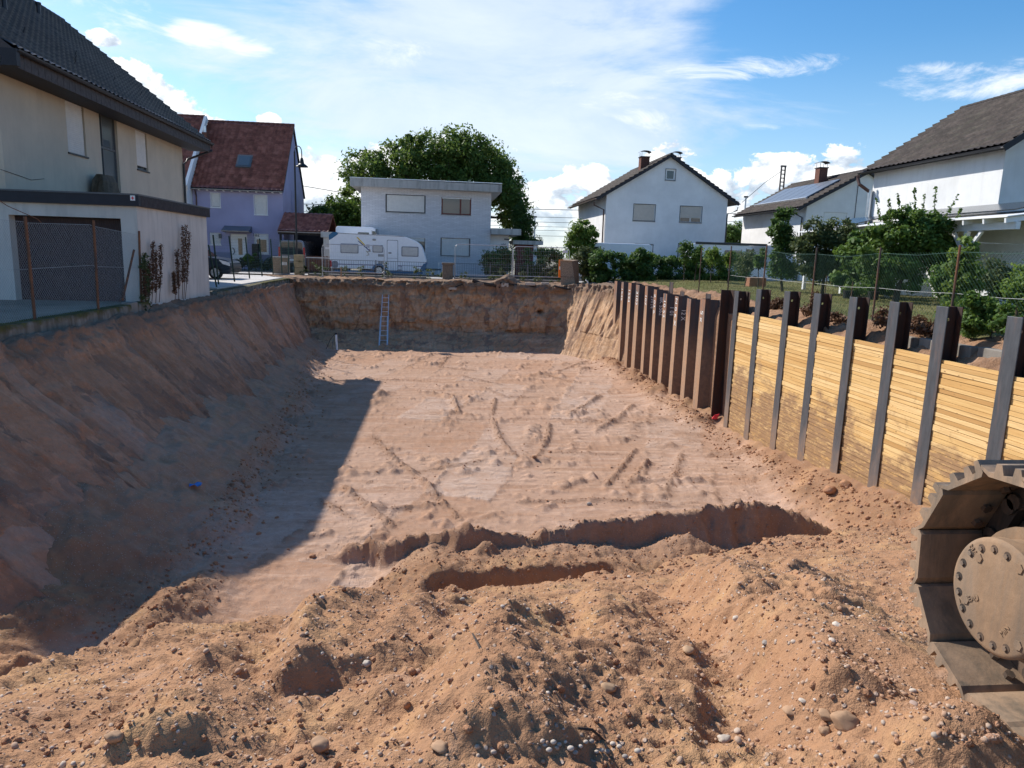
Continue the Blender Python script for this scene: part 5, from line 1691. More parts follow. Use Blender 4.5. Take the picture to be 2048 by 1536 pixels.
# ------------------------------------------------------------------ beige house on the left
def left_house():
    XW, Y0, Y1 = -11.4, 20.65, 34.2
    XB = -21.6
    root = empty("apartment_house", (XW - 5, 21, 0), "beige plastered house with steep dark tile roof towering at the left", "house")
    EX, EZ = -10.5, 6.2
    ya, yb = 19.8, 35.25
    pr = onY(75, 0, yb)
    slope = (pr[2] - EZ) / (EX - pr[0])
    RX = (XW + XB) / 2; RZ = EZ + slope * (EX - RX)
    F = Face((XW, Y0), (0, 1), (1, 0))

    def h(px0, py0, px1, py1):
        a, b = onX(px0, py0, XW), onX(px1, py1, XW)
        return (min(a[1], b[1]) - Y0, max(a[1], b[1]) - Y0, min(a[2], b[2]), max(a[2], b[2]))
    w1 = h(129, 198, 174, 314); w2 = h(270, 258, 297, 344); st = h(196, 212, 243, 396)
    st = (st[0], st[1], 2.90, st[3])
    top_z = EZ + 0.25
    mb = MB(); F.wall(mb, Y1 - Y0, -0.3, lambda u: top_z, [w1, w2, st], 0.16)
    Fg = Face((XW, Y1), (-1, 0), (0, 1)); Fn = Face((XB, Y0), (1, 0), (0, -1))
    W = XW - XB
    gz = lambda u: top_z + 0.0 + (RZ - 0.35 - top_z) * (1 - abs(u - W / 2) / (W / 2))
    Fg.wall(mb, W, -0.3, gz, (), 0.1, (W / 2,)); Fn.wall(mb, W, -0.3, gz, (), 0.1, (W / 2,))
    Face((XB, Y1), (0, -1), (-1, 0)).wall(mb, Y1 - Y0, -0.3, lambda u: top_z)
    mb.build("wall", M["plaster_beige"], root)
    window(F, root, w1, M["frame_grey"], 1.0, M["shutter"], True, M["frame_dark"])
    window(F, root, w2, M["frame_grey"], 0.9, M["shutter"], True, M["frame_dark"])
    um = (st[0] + st[1]) / 2
    zt = float(onX(220, 298, XW)[2])
    w = window(F, root, st, M["frame_grey"], None, sill=False, mull=(st[0] + 0.36,), transom=(zt,), glass=M["glass_frost"], t=0.055, dep=0.13)
    # two tilted casements
    for (za, zb) in ((2.9, zt - 0.06), (zt + 0.06, st[3] - 0.06)):
        m = MB(); a0, a1 = st[0] + 0.42, st[1] - 0.40
        m.hexa([F.p(a0, za, -0.09), F.p(a1, za, -0.09), F.p(a1, za, -0.12), F.p(a0, za, -0.12), F.p(a0, zb, -0.22), F.p(a1, zb, -0.22), F.p(a1, zb, -0.25), F.p(a0, zb, -0.25)])
        m.build("tilted_casement", M["frame_dark"], w)
    # roof
    E0, E1, R0, R1 = (EX, ya, EZ), (EX, yb, EZ), (RX, ya, RZ), (RX, yb, RZ)
    EXb = 2 * RX - EX
    rb = MB(); roof_slab(rb, E0, E1, R0, R1, 0.16); roof_slab(rb, (EXb, ya, EZ), (EXb, yb, EZ), R0, R1, 0.16)
    ro = rb.build("roof", M["fascia"], root)
    tile_roof("roof_tile", E0, E1, R0, R1, M["tile_dark"], ro, 0.30, 0.36, 0.085)
    tile_roof("roof_tile", (EXb, ya, EZ), (EXb, yb, EZ), R0, R1, M["tile_dark"], ro, 0.30, 0.5, rows=2)
    ridge_caps(R0, R1, M["tile_dark"], ro)
    # eave box with slate shingles and fascia
    n = int((yb - ya) / 0.16)
    sh = MB()
    for k in range(n):
        y = ya + (yb - ya) * k / n
        sh.box(EX - 0.02, EX + 0.006 + 0.004 * (k % 2), y + 0.004, y + (yb - ya) / n - 0.004, EZ - 0.42, EZ - 0.05)
    so = sh.build("slate_fascia", M["slate"], ro); so["kind"] = "stuff"
    MB().box(XW + 0.005, EX - 0.025, ya + 0.1, yb - 0.05, EZ - 0.40, EZ - 0.30).build("soffit", M["fascia"], root)
    MB().bar((EX + 0.02, ya - 0.03, EZ - 0.22), (RX, ya - 0.03, RZ - 0.2), 0.04, 0.34).build("verge_board", M["slate"], ro)
    MB().bar((EX + 0.02, yb + 0.03, EZ - 0.12), (RX, yb + 0.03, RZ - 0.1), 0.04, 0.28).build("verge_board", M["slate"], ro)
    MB().box(EX - 0.25, EX + 0.12, ya - 0.06, ya + 0.10, EZ - 0.42, EZ - 0.02).build("eave_end", M["fascia"], ro)
    gutter((EX + 0.09, ya, EZ - 0.02), (EX + 0.09, yb + 0.1, EZ - 0.02), M["gutter"], ro, 0.08)
    MB().tube([(EX + 0.09, yb - 0.05, EZ - 0.08), (EX + 0.09, yb - 0.05, EZ - 0.34), (XW + 0.12, yb - 0.75, EZ - 0.85), (XW + 0.08, Y1 - 0.12, EZ - 1.1), (XW + 0.08, Y1 - 0.12, 0)], 0.05, 10).build("downpipe", M["gutter"], root)
    # snow hooks, vents, lightning rod
    d = Vector((RX - EX, 0, RZ - EZ)).normalized(); nn = Vector((d.z, 0, -d.x)); nn = nn if nn.z > 0 else -nn
    for (px, py) in ((60, 55), (128, 125), (165, 175), (200, 205), (240, 235), (290, 258), (330, 275)):
        a = onX(px, py, EX - 1.2); pt = Vector((EX, float(a[1]), EZ)) + d * random.uniform(1.0, 2.6) + nn * 0.05
        MB().tube([pt, pt + nn * 0.16 + d * 0.05], 0.012, 5).build("snow_hook", M["gutter"], ro)
    for (s, y) in ((5.6, 30.0), (3.4, 24.6), (6.2, 26.0)):
        pt = Vector((EX, y, EZ)) + d * s
        MB().tube([pt, pt + Vector((0, 0, 0.42))], 0.07, 10).tube([pt + Vector((0, 0, 0.42)), pt + Vector((0, 0, 0.5))], 0.10, 10).build("vent_pipe", M["gutter"], ro)
    MB().tube([F.p(-0.2, 3.35, 0.01), F.p(0.6, 3.28, 0.012), F.p(1.2, 3.22, 0.012), F.p(1.9, 3.32, 0.01)], 0.007, 5).build("wall_cable", M["cable"], root)
    return root


left_house()


def garage():
    X1, Y0, Y1 = -8.02, 20.35, 26.15
    X0 = -14.6
    ZT = 2.75
    root = empty("garage", ((X0 + X1) / 2, 23, 0), "low flat-roofed plaster garage with ribbed brown door and dark roof edge", "garage")
    Ff = Face((X0, Y0), (1, 0), (0, -1))
    a, b = onY(17, 432, Y0), onY(241, 437, Y0)
    hole = (a[0] - X0, b[0] - X0, -0.05, b[2])
    mb = MB(); Ff.wall(mb, X1 - X0, -0.3, lambda u: ZT - 0.02, [hole], 0.32)
    Face((X1, Y0), (0, 1), (1, 0)).wall(mb, Y1 - Y0, -0.3, lambda u: ZT - 0.02)
    Face((X1, Y1), (-1, 0), (0, 1)).wall(mb, X1 - X0, -0.3, lambda u: ZT - 0.02)
    Face((X0, Y1), (0, -1), (-1, 0)).wall(mb, Y1 - Y0, -0.3, lambda u: ZT - 0.02)
    mb.build("wall", M["plaster_garage"], root)
    dm = MB(); n = 46; u0, u1 = hole[0], hole[1]
    for k in range(n):
        x0, x1 = u0 + (u1 - u0) * k / n, u0 + (u1 - u0) * (k + 1) / n
        Ff.slab(dm, x0, x1 - 0.018, -0.05, hole[3] - 0.01, -0.33, -0.28)
        Ff.slab(dm, x1 - 0.018, x1, -0.05, hole[3] - 0.01, -0.33, -0.295)
    door = dm.build("garage_door", M["garage_door"], root)
    hm = MB(); Ff.slab(hm, (u0 + u1) / 2 - 0.06, (u0 + u1) / 2 + 0.06, 0.92, 0.98, -0.28, -0.22); hm.build("door_handle", M["black_plastic"], door)
    MB().box(X0 - 0.1, X1 - 0.05, Y0 + 0.05, Y1 - 0.05, ZT - 0.03, ZT + 0.02).build("roof", M["fascia"], root)
    fm = MB()
    fm.box(X0 - 0.12, X1 + 0.10, Y0 - 0.10, Y0 + 0.03, ZT - 0.22, ZT + 0.09)
    fm.box(X1 - 0.03, X1 + 0.098, Y0 + 0.032, Y1 + 0.1, ZT - 0.22, ZT + 0.088)
    fa = fm.build("roof_edge", M["fascia"], root)
    rib = MB()
    k = Y0 + 0.1
    while k < Y1 + 0.05:
        rib.box(X1 + 0.098, X1 + 0.108, k, k + 0.045, ZT - 0.215, ZT + 0.03); k += 0.09
    r = rib.build("cladding_rib", M["slate"], fa); r["kind"] = "stuff"
    MB().box(X0 - 0.13, X1 + 0.115, Y0 - 0.115, Y0 - 0.1, ZT + 0.06, ZT + 0.10).box(X1 + 0.1, X1 + 0.115, Y0 - 0.1, Y1 + 0.1, ZT + 0.06, ZT + 0.1).build("drip_edge", M["frame_grey"], fa)
    pl = MB().box(X1 - 0.10, X1 + 0.02, Y0 - 0.115, Y0 - 0.105, ZT - 0.08, ZT + 0.05).build("marker_plate", M["white_plastic"], fa)
    cx, cz = X1 - 0.04, ZT - 0.015
    MB().box(cx - 0.04, cx + 0.04, Y0 - 0.12, Y0 - 0.116, cz - 0.012, cz + 0.012).box(cx - 0.012, cx + 0.012, Y0 - 0.1205, Y0 - 0.1165, cz - 0.04, cz + 0.04).build("red_mark", M["red"], pl)
    # wrapped thing standing on the garage roof in front of the stairwell window
    p = onX(213, 396, -11.05)
    t = empty("covered_barbecue", (-11.05, float(p[1]), ZT + 0.02), "brown tarpaulin cover tied over something on the garage roof", "tarp cover")
    v = []
    for (z, rx, ry) in ((0, 0.28, 0.66), (0.3, 0.29, 0.63), (0.78, 0.22, 0.53), (0.98, 0.13, 0.43)):
        for k in range(20):
            a = 2 * math.pi * k / 20; q = 1 / max(abs(math.cos(a)), abs(math.sin(a)), 0.75); f = 1 + 0.06 * math.sin(5 * a + z * 9)
            v.append((rx * q * math.cos(a) * f, ry * q * math.sin(a) * f, z))
    m = MB(); f = []
    for i in range(3):
        for k in range(20): f.append((i * 20 + k, i * 20 + (k + 1) % 20, (i + 1) * 20 + (k + 1) % 20, (i + 1) * 20 + k))
    f.append(tuple(60 + k for k in range(20))); f.append(tuple(19 - k for k in range(20)))
    m.add(v, f); m.build("cover", M["tarp"], t, local=True)
    MB().tube([(0.25, -0.3, 0.02), (0.24, -0.1, 0.3), (0.2, 0.02, 0.14), (0.26, 0.3, 0.02)], 0.008, 5).build("cord", M["wire"], t, local=True)


garage()


def retaining_wall():
    root = empty("retaining_wall", (-8.0, 20, -0.5), "mossy old concrete wall along the top of the left pit bank", "wall")
    ys = np.arange(1.0, 40.6, 0.12)
    prof = [(-8.17, -0.75), (-7.86, -0.75), (-7.84, -0.42), (-7.85, -0.05), (-7.87, 0.0), (-8.15, 0.01), (-8.17, -0.03)]
    V = []
    for y in ys:
        dz = -0.30 * float(smooth01((y - 20.4) / 0.15)) + 0.24 * float(smooth01((y - 26.3) / 0.2)) + 0.03 * float(smooth01((y - 30) / 5)) * 2
        for (x, z) in prof:
            n = float(fbm(np.array([y * 1.7]), np.array([z * 3 + x]), 3, 300)[0])
            V.append((x + 0.02 * n * (x > -8.0) + 8.0, y - 20, z + (dz if z > -0.2 else 0) + 0.015 * n + 0.5))
    m = len(prof); F_ = []
    for i in range(len(ys) - 1):
        for j in range(m - 1): F_.append((i * m + j, (i + 1) * m + j, (i + 1) * m + j + 1, i * m + j + 1))
    me = bpy.data.meshes.new("wall_body"); me.from_pydata(V, [], F_)
    import bmesh
    bm = bmesh.new(); bm.from_mesh(me); bmesh.ops.recalc_face_normals(bm, faces=bm.faces); bm.to_mesh(me); bm.free()
    link_obj("wall_body", me, M["concrete_moss"], root)
    MB().box(-8.1, -7.82, 19.2, 19.55, -0.35, 0.06).build("pier", M["concrete"], root, bevel=0.02)
    for (y, L, z) in ((12.9, 1.6, -0.62), (15.5, 0.9, -0.56), (17.8, 1.9, -0.6), (22.8, 0.8, -0.5), (30.2, 2.4, -0.42), (34.0, 1.2, -0.42)):
        m = MB(); n = 9; v = []
        for k in range(n):
            t = k / (n - 1); yy = y + L * t; hh = 0.05 + 0.13 * math.sin(math.pi * t) * random.uniform(0.5, 1)
            v += [(-7.72 + random.uniform(0, 0.05), yy, z - hh), (-7.60 + random.uniform(-0.03, 0.05), yy, z - hh * 0.9), (-7.66 + random.uniform(-0.03, 0.03), yy, z + hh), (-7.78, yy, z + hh)]
        f = []
        for k in range(n - 1):
            for j in range(4): f.append((k * 4 + j, k * 4 + (j + 1) % 4, k * 4 + 4 + (j + 1) % 4, k * 4 + 4 + j))
        m.add(v, f); m.build("footing_concrete", M["concrete"], root)


retaining_wall()




# ------------------------------------------------------------------ purple house, its neighbour and the carport
def purple_house():
    YF, YB, XR, XL = 53.0, 61.0, -11.0, -17.1
    EZ, RZ = 5.75, 10.55
    YR = 57.2
    root = empty("row_house", ((XL + XR) / 2, 57, 0), "purple plastered house with steep red tile roof and skylight", "house")
    F = Face((XL, YF), (1, 0), (0, -1))

    def h(px0, py0, px1, py1):
        a, b = onY(px0, py0, YF), onY(px1, py1, YF)
        return (a[0] - XL, b[0] - XL, b[2], a[2])
    wins = [h(421, 386, 441, 415), h(508, 390, 535, 430), h(509, 468, 537, 508), h(419, 465, 442, 490)]
    door = h(460, 467, 496, 527)
    door = (door[0], door[1], 0.25, door[3])
    mb = MB(); F.wall(mb, XR - XL, 0.0, lambda u: EZ, wins + [door], 0.12)
    W = YB - YF; Fr = Face((XR, YF), (0, 1), (1, 0))
    gz = lambda u: EZ - 0.15 + (RZ - 0.2 - EZ) * (u / (YR - YF) if u < YR - YF else (W - u) / (YB - YR))
    slit = (3.05, 3.25, 4.2, 5.8)
    Fr.wall(mb, W, 0.0, gz, [slit], 0.1, (YR - YF,))
    Face((XR, YB), (-1, 0), (0, 1)).wall(mb, XR - XL, 0, lambda u: EZ)
    mb.build("wall", M["plaster_purple"], root)
    for (a, b, c) in ((0, door[0] - 0.02, 1.15), (door[1] + 0.02, XR - XL - 0.002, wins[2][2] - 0.08)):
        pm = MB(); F.slab(pm, a, b, 0, c, 0.002, 0.03); pm.build("plinth", M["plaster_purple_low"], root)
    window(F, root, wins[0], M["frame_white"], 0.92, M["shutter"], sill_mat=M["frame_white"], rim=M["frame_white"])
    window(F, root, wins[1], M["frame_white"], 1.0, M["shutter"], sill_mat=M["frame_white"], rim=M["frame_white"])
    window(F, root, wins[2], M["frame_white"], 0.28, M["frame_white"], sill_mat=M["frame_white"], rim=M["frame_white"], t=0.12)
    window(F, root, wins[3], M["frame_white"], 0.95, M["shutter"], sill_mat=M["frame_white"])
    window(Fr, root, slit, M["frame_white"], None, sill=False)
    a, b, c, d = door
    dm = MB(); F.slab(dm, a + 0.01, b - 0.01, c, d - 0.01, -0.11, -0.06); dr = dm.build("door", M["frame_white"], root)
    gm = MB(); F.slab(gm, a + 0.52, a + 0.80, c + 0.75, d - 0.32, -0.062, -0.05); gm.build("door_glass", M["glass"], dr)
    ring = []
    for k in range(9):
        t = math.pi * (k / 8 - 0.5); ring.append(F.p(a + 0.12 + 0.14 * math.cos(t), c + 1.0 + 0.22 * math.sin(t), 0.0))
    MB().tube(ring, 0.025, 6).build("door_handle", M["black_plastic"], dr)
    # canopy
    cm = MB(); z = d + 0.12
    cm.hexa([F.p(a - 0.35, z, 0), F.p(b + 0.35, z, 0), F.p(b + 0.35, z, 0.9), F.p(a - 0.35, z, 0.9), F.p(a - 0.35, z + 0.42, 0), F.p(b + 0.35, z + 0.42, 0), F.p(b + 0.35, z + 0.06, 0.9), F.p(a - 0.35, z + 0.06, 0.9)])
    cn = cm.build("door_canopy", M["glass_frost"], root)
    MB().tube([F.p(b + 0.30, z - 0.02, 0.06), F.p(b + 0.30, z + 0.02, 0.85)], 0.03, 6).tube([F.p(a - 0.30, z - 0.02, 0.06), F.p(a - 0.3, z + 0.02, 0.85)], 0.03, 6).build("canopy_bracket", M["frame_grey"], cn)
    lm = MB(); F.slab(lm, a - 0.75, a - 0.58, d - 0.35, d - 0.05, 0.0, 0.12); lm.build("wall_lamp", M["frame_grey"], root)
    mm = MB(); F.slab(mm, b + 0.38, b + 0.80, 0.35, 1.8, 0.032, 0.30); mm.build("letterbox_column", M["black_plastic"], root)
    nmx = text_mesh("102", 0.32, M["frame_dark"]); o = link_obj("house_number", nmx, None, root); q = F.p(b + 0.62, 2.42, 0.006) - world_loc(root); o.location = q; o.rotation_euler = (math.radians(90), 0, 0)
    # roof
    ov = 0.35; s = (RZ - EZ) / (YR - YF)
    e = (YF - ov, EZ - ov * s + 0.12); eb = (YB + 0.2, EZ - 0.1)
    E0, E1, R0, R1 = (XL, e[0], e[1]), (XR + 0.1, e[0], e[1]), (XL, YR, RZ + 0.1), (XR + 0.1, YR, RZ + 0.1)
    rb = MB(); roof_slab(rb, E0, E1, R0, R1, 0.14); roof_slab(rb, (XL, eb[0], eb[1]), (XR + 0.1, eb[0], eb[1]), R0, R1, 0.14)
    ro = rb.build("roof", M["fascia"], root)
    tile_roof("roof_tile", E0, E1, R0, R1, M["tile_red"], ro, 0.30, 0.36, 0.085)
    ridge_caps(R0, R1, M["tile_red"], ro)
    gutter((XL, e[0] - 0.06, e[1] - 0.02), (XR + 0.1, e[0] - 0.06, e[1] - 0.02), M["sill"], ro, 0.07)
    for k in range(11):
        x = XL + 0.5 + k * 0.55
        MB().box(x - 0.05, x + 0.05, e[0] + 0.02, YF - 0.002, e[1] - 0.14, e[1] - 0.02).build("rafter_end", M["frame_white"], ro)
    # skylight on the slope
    for (a0, a1) in (((474, 312), (504, 336)),):
        pa, pb = onY(*a0, YF + 1.9), onY(*a1, YF + 1.1)
        yb_, yt = YF + 1.05, YF + 1.85
        zz = lambda y: EZ + (y - YF) * s + 0.10
        x0, x1 = float(onY(474, 325, 54.4)[0]), float(onY(504, 325, 54.4)[0])
        nx = np.array([0, -s, 1]) / math.hypot(s, 1)
        fm = MB(); rm = MB()
        P = lambda x, y, w: (x, y + nx[1] * w, zz(y) + nx[2] * w)
        fm.hexa([P(x0, yb_, 0), P(x1, yb_, 0), P(x1, yt, 0), P(x0, yt, 0), P(x0, yb_, 0.16), P(x1, yb_, 0.16), P(x1, yt, 0.16), P(x0, yt, 0.16)])
        sk = fm.build("skylight", M["frame_grey"], ro)
        rm.hexa([P(x0 + 0.12, yb_ + 0.1, 0.155), P(x1 - 0.12, yb_ + 0.1, 0.155), P(x1 - 0.12, yt - 0.1, 0.155), P(x0 + 0.12, yt - 0.1, 0.155), P(x0 + 0.12, yb_ + 0.1, 0.175), P(x1 - 0.12, yb_ + 0.1, 0.175), P(x1 - 0.12, yt - 0.1, 0.175), P(x0 + 0.12, yt - 0.1, 0.175)])
        rm.build("pane", M["glass_frost"], sk)
    MB().tube([(XL + 0.25, e[0], e[1] - 0.05), (XL + 0.25, YF - 0.06, e[1] - 0.5), (XL + 0.25, YF - 0.06, 0.1)], 0.045, 8).build("downpipe", M["gutter_brown"], root)
    # neighbour, standing a little forward
    YF2, XR2, XL2 = 51.9, -17.12, -24
    n2 = empty("row_house", (-20.5, 57, 0), "white neighbour house with red tile roof half hidden behind the beige house", "house")
    mb = MB(); Face((XL2, YF2), (1, 0), (0, -1)).wall(mb, XR2 - XL2, 0, lambda u: EZ)
    Fr2 = Face((XR2, YF2), (0, 1), (1, 0)); W2 = YB - YF2
    YR2 = 56.6; RZ2 = 10.75; s2 = (RZ2 - EZ) / (YR2 - YF2)
    Fr2.wall(mb, W2, 0, lambda u: EZ + (RZ2 - EZ) * (u / (YR2 - YF2) if u < YR2 - YF2 else (W2 - u) / (YB - YR2)), (), 0.1, (YR2 - YF2,))
    mb.build("wall", M["plaster_white"], n2)
    E0, E1, R0, R1 = (XL2, YF2 - 0.3, EZ - 0.3 * s2 + 0.1), (XR2 - 0.05, YF2 - 0.3, EZ - 0.3 * s2 + 0.1), (XL2, YR2, RZ2 + 0.1), (XR2 - 0.05, YR2, RZ2 + 0.1)
    rb = MB(); roof_slab(rb, E0, E1, R0, R1, 0.14); ro = rb.build("roof", M["fascia"], n2)
    tile_roof("roof_tile", E0, E1, R0, R1, M["tile_red"], ro, 0.30, 0.36, 0.085)
    ridge_caps(R0, R1, M["tile_red"], ro)
    MB().bar((XR2 + 0.06, YF2 - 0.32, EZ - 0.3 * s2 - 0.02), (XR2 + 0.06, YR2, RZ2 - 0.0), 0.20, 0.36).build("verge_wall", M["plaster_white"], ro)
    MB().box(-16.95, -16.6, 55.1, 55.5, 8.2, 9.55).build("chimney", M["chimney"], root)
    MB().tube([(-16.78, 55.3, 9.5), (-16.78, 55.3, 10.0)], 0.1, 8).build("chimney_pot", M["alu"], root)


purple_house()


def carport():
    x0, x1 = -10.85, -7.7
    Y0, Y1 = 50.3, 56.0
    root = empty("carport", (-9.3, 53, 0), "small carport with dark red tile roof beside the purple house", "carport")
    tile_roof("roof_tile", (x0, Y0, 2.72), (x1 + 0.2, Y0, 2.72), (x0, Y0 + 2.4, 4.05), (x1 + 0.2, Y0 + 2.4, 4.05), M["tile_red"], root, 0.30, 0.34, 0.05)
    rb = MB(); roof_slab(rb, (x0, Y0, 2.72), (x1 + 0.2, Y0, 2.72), (x0, Y0 + 2.4, 4.05), (x1 + 0.2, Y0 + 2.4, 4.05), 0.12); roof_slab(rb, (x0, Y0 + 4.8, 2.72), (x1 + 0.2, Y0 + 4.8, 2.72), (x0, Y0 + 2.4, 4.05), (x1 + 0.2, Y0 + 2.4, 4.05), 0.12)
    rb.build("roof", M["tile_red"], root)
    gutter((x0, Y0 - 0.06, 2.68), (x1 + 0.2, Y0 - 0.06, 2.68), M["sill"], root)
    MB().box(x0, x1 + 0.1, Y1 - 0.1, Y1, 0, 2.75).build("back_wall", M["wood_dark"], root)
    MB().box(x1, x1 + 0.08, Y0 + 0.3, Y1 - 0.1, 0, 2.7).build("side_wall", M["wood_dark"], root)
    for x in (x0 + 0.15, x1 - 0.05):
        MB().box(x - 0.07, x + 0.07, Y0 + 0.2, Y0 + 0.34, 0, 2.62).build("post", M["wood_dark"], root)
    MB().box(x0, x1 + 0.15, Y0 + 0.16, Y0 + 0.36, 2.48, 2.64).build("beam", M["wood_dark"], root)
    # gate with brown boards, pillar
    g = empty("garden_gate", (-7.9, 47.5, 0.1), "low brown board gate between stone pillar and caravan", "gate")
    for k in range(9):
        x = -8.35 + k * 0.17
        MB().box(x, x + 0.15, 46.9, 46.93, 0.2, 1.12 + 0.02 * (k % 2)).build("board", M["wood_brown"], g)
    MB().box(-8.4, -6.8, 46.86, 46.895, 1.0, 1.06).build("rail", M["galv"], g)
    p = empty("gate_pillar", (-7.15, 49.5, 0), "grey capped gate pillar at the tail of the caravan", "pillar")
    MB().box(-7.65, -7.05, 49.2, 49.7, 0, 2.35).build("shaft", M["plaster_garage"], p)
    MB().box(-7.8, -6.9, 49.05, 49.85, 2.35, 2.72).build("cap", M["fascia_grey"], p)


carport()


# ------------------------------------------------------------------ flat roof house behind the caravan
def flat_house():
    YF = 51.0
    xl, xr = onY(722, 385, YF)[0], onY(983, 386, YF)[0]
    ZT = 5.85
    root = empty("flat_roof_house", ((xl + xr) / 2, 55, 0), "two-storey white brick house with flat overhanging roof behind the caravan", "house")
    F = Face((xl, YF), (1, 0), (0, -1))

    def h(px0, py0, px1, py1):
        a, b = onY(px0, py0, YF), onY(px1, py1, YF)
        return (a[0] - xl, b[0] - xl, b[2], a[2])
    w = [h(772, 389, 850, 427), h(883, 394, 942, 431), h(882, 476, 939, 513), h(772, 474, 850, 511)]
    mb = MB(); F.wall(mb, xr - xl, 0, lambda u: ZT, w, 0.14)
    Face((xr, YF), (0, 1), (1, 0)).wall(mb, 9, 0, lambda u: ZT); Face((xl, YF + 9), (0, -1), (-1, 0)).wall(mb, 9, 0, lambda u: ZT)
    m, N = new_mat("white_clinker")
    sp = N.n("ShaderNodeSeparateXYZ"); N.set(sp.inputs[0], N.pos)
    cv = N.n("ShaderNodeCombineXYZ"); N.set(cv.inputs[0], N.math("ADD", sp.outputs[0], sp.outputs[1])); N.set(cv.inputs[1], sp.outputs[2])
    br = N.n("ShaderNodeTexBrick"); N.set(br.inputs["Vector"], cv.outputs[0])
    for k_, v_ in (("Color1", (0.72, 0.71, 0.72, 1)), ("Color2", (0.62, 0.61, 0.62, 1)), ("Mortar", (0.46, 0.45, 0.46, 1)), ("Scale", 1.0), ("Mortar Size", 0.010), ("Brick Width", 0.40), ("Row Height", 0.085), ("Bias", 0.0)):
        br.inputs[k_].default_value = v_
    col = N.mix(N.math("MULTIPLY", N.ramp(N.noise(N.scale(N.pos, (1, 1, 3)), 3.0, 5, 0.7), [(0.4, 0.0), (0.75, 1.0)]), 0.30), br.outputs["Color"], (0.42, 0.41, 0.41))
    set_bs(N, col, 0.9, 0, 0.2, bump(N, br.outputs["Fac"], -0.4, 0.01))
    mb.build("wall", m, root)
    window(F, root, w[0], M["frame_dark"], 0.94, M["shutter"], rim=M["frame_dark"], sill_mat=M["fascia_grey"])
    window(F, root, w[1], M["frame_red"], 0.08, M["frame_white"], mull=(w[1][0] + 0.64 * (w[1][1] - w[1][0]),), curtain=True, sill_mat=M["fascia_grey"], t=0.09, glass=M["glass"])
    window(F, root, w[2], M["frame_dark"], 1.0, M["shutter"], rim=M["frame_dark"], sill_mat=M["fascia_grey"])
    window(F, root, w[3], M["frame_dark"], 0.2, M["shutter"], sill_mat=M["fascia_grey"])
    x0, x1 = xl - 0.65, xr + 0.65
    rf = MB().hexa([(x0, YF - 0.75, 5.86), (x1, YF - 0.75, 5.80), (x1, YF + 9.5, 5.80), (x0, YF + 9.5, 5.86), (x0, YF - 0.75, 6.36), (x1, YF - 0.75, 6.30), (x1, YF + 9.5, 6.30), (x0, YF + 9.5, 6.36)])
    ro = rf.build("roof", M["fascia_grey"], root)
    rib = MB()
    n = 130
    for k in range(n):
        x = x0 + (x1 - x0) * k / n
        rib.box(x, x + 0.05, YF - 0.765, YF - 0.752, 5.82, 6.28)
    r = rib.build("fascia_strip", M["fascia_grey"], ro); r["kind"] = "stuff"
    MB().box(x0 - 0.02, x1 + 0.02, YF - 0.79, YF + 9.5, 6.365, 6.41).build("roof_edging", M["alu"], ro)
    MB().box(xl + 0.6, xl + 1.5, YF + 2.4, YF + 3.2, 6.41, 6.75).build("roof_vent", M["frame_dark"], ro)
    # entrance wing
    ex0, ex1 = xr, onY(1018, 470, YF)[0] + 0.05
    wg = empty("entrance_wing", ((ex0 + ex1) / 2, 53, 0), "low flat entrance wing with grey roof slab right of the flat-roofed house", "annex")
    MB().box(ex0 + 0.01, ex1, YF + 0.35, YF + 5, 0, 2.95).build("wall", M["plaster_white"], wg)
    MB().box(ex0 + 0.02, ex1 + 0.75, YF - 0.5, YF + 5, 2.96, 3.38).build("roof", M["fascia_grey"], wg)
    o = link_obj("house_number", text_mesh("100", 0.28, M["frame_dark"]), None, wg); o.location = Vector((ex0 + 0.95, YF + 0.335, 2.25)) - world_loc(wg); o.rotation_euler = (math.radians(90), 0, 0)
    MB().box(ex1 - 0.35, ex1 + 0.02, YF + 0.1, YF + 0.35, 2.62, 2.72).build("wall_lamp", M["frame_grey"], wg)
    pp = empty("gate_house", (6.2, 52, 0), "small flat porch with dark red door behind the mesh fence", "porch")
    MB().box(5.25, 7.4, YF + 0.2, YF + 3, 2.35, 2.62).build("roof", M["fascia_grey"], pp)
    MB().box(5.45, 6.75, YF + 0.6, YF + 0.68, 0, 2.34).build("door", M["frame_red"], pp)
    for k in range(4): MB().box(5.55 + k * 0.3, 5.60 + k * 0.3, YF + 0.585, YF + 0.6, 0.1, 2.25).build("door_batten", M["wood_brown"], pp)
    MB().box(6.76, 7.0, YF + 0.4, YF + 3, 0, 2.34).build("wall", M["plaster_white"], pp)


flat_house()


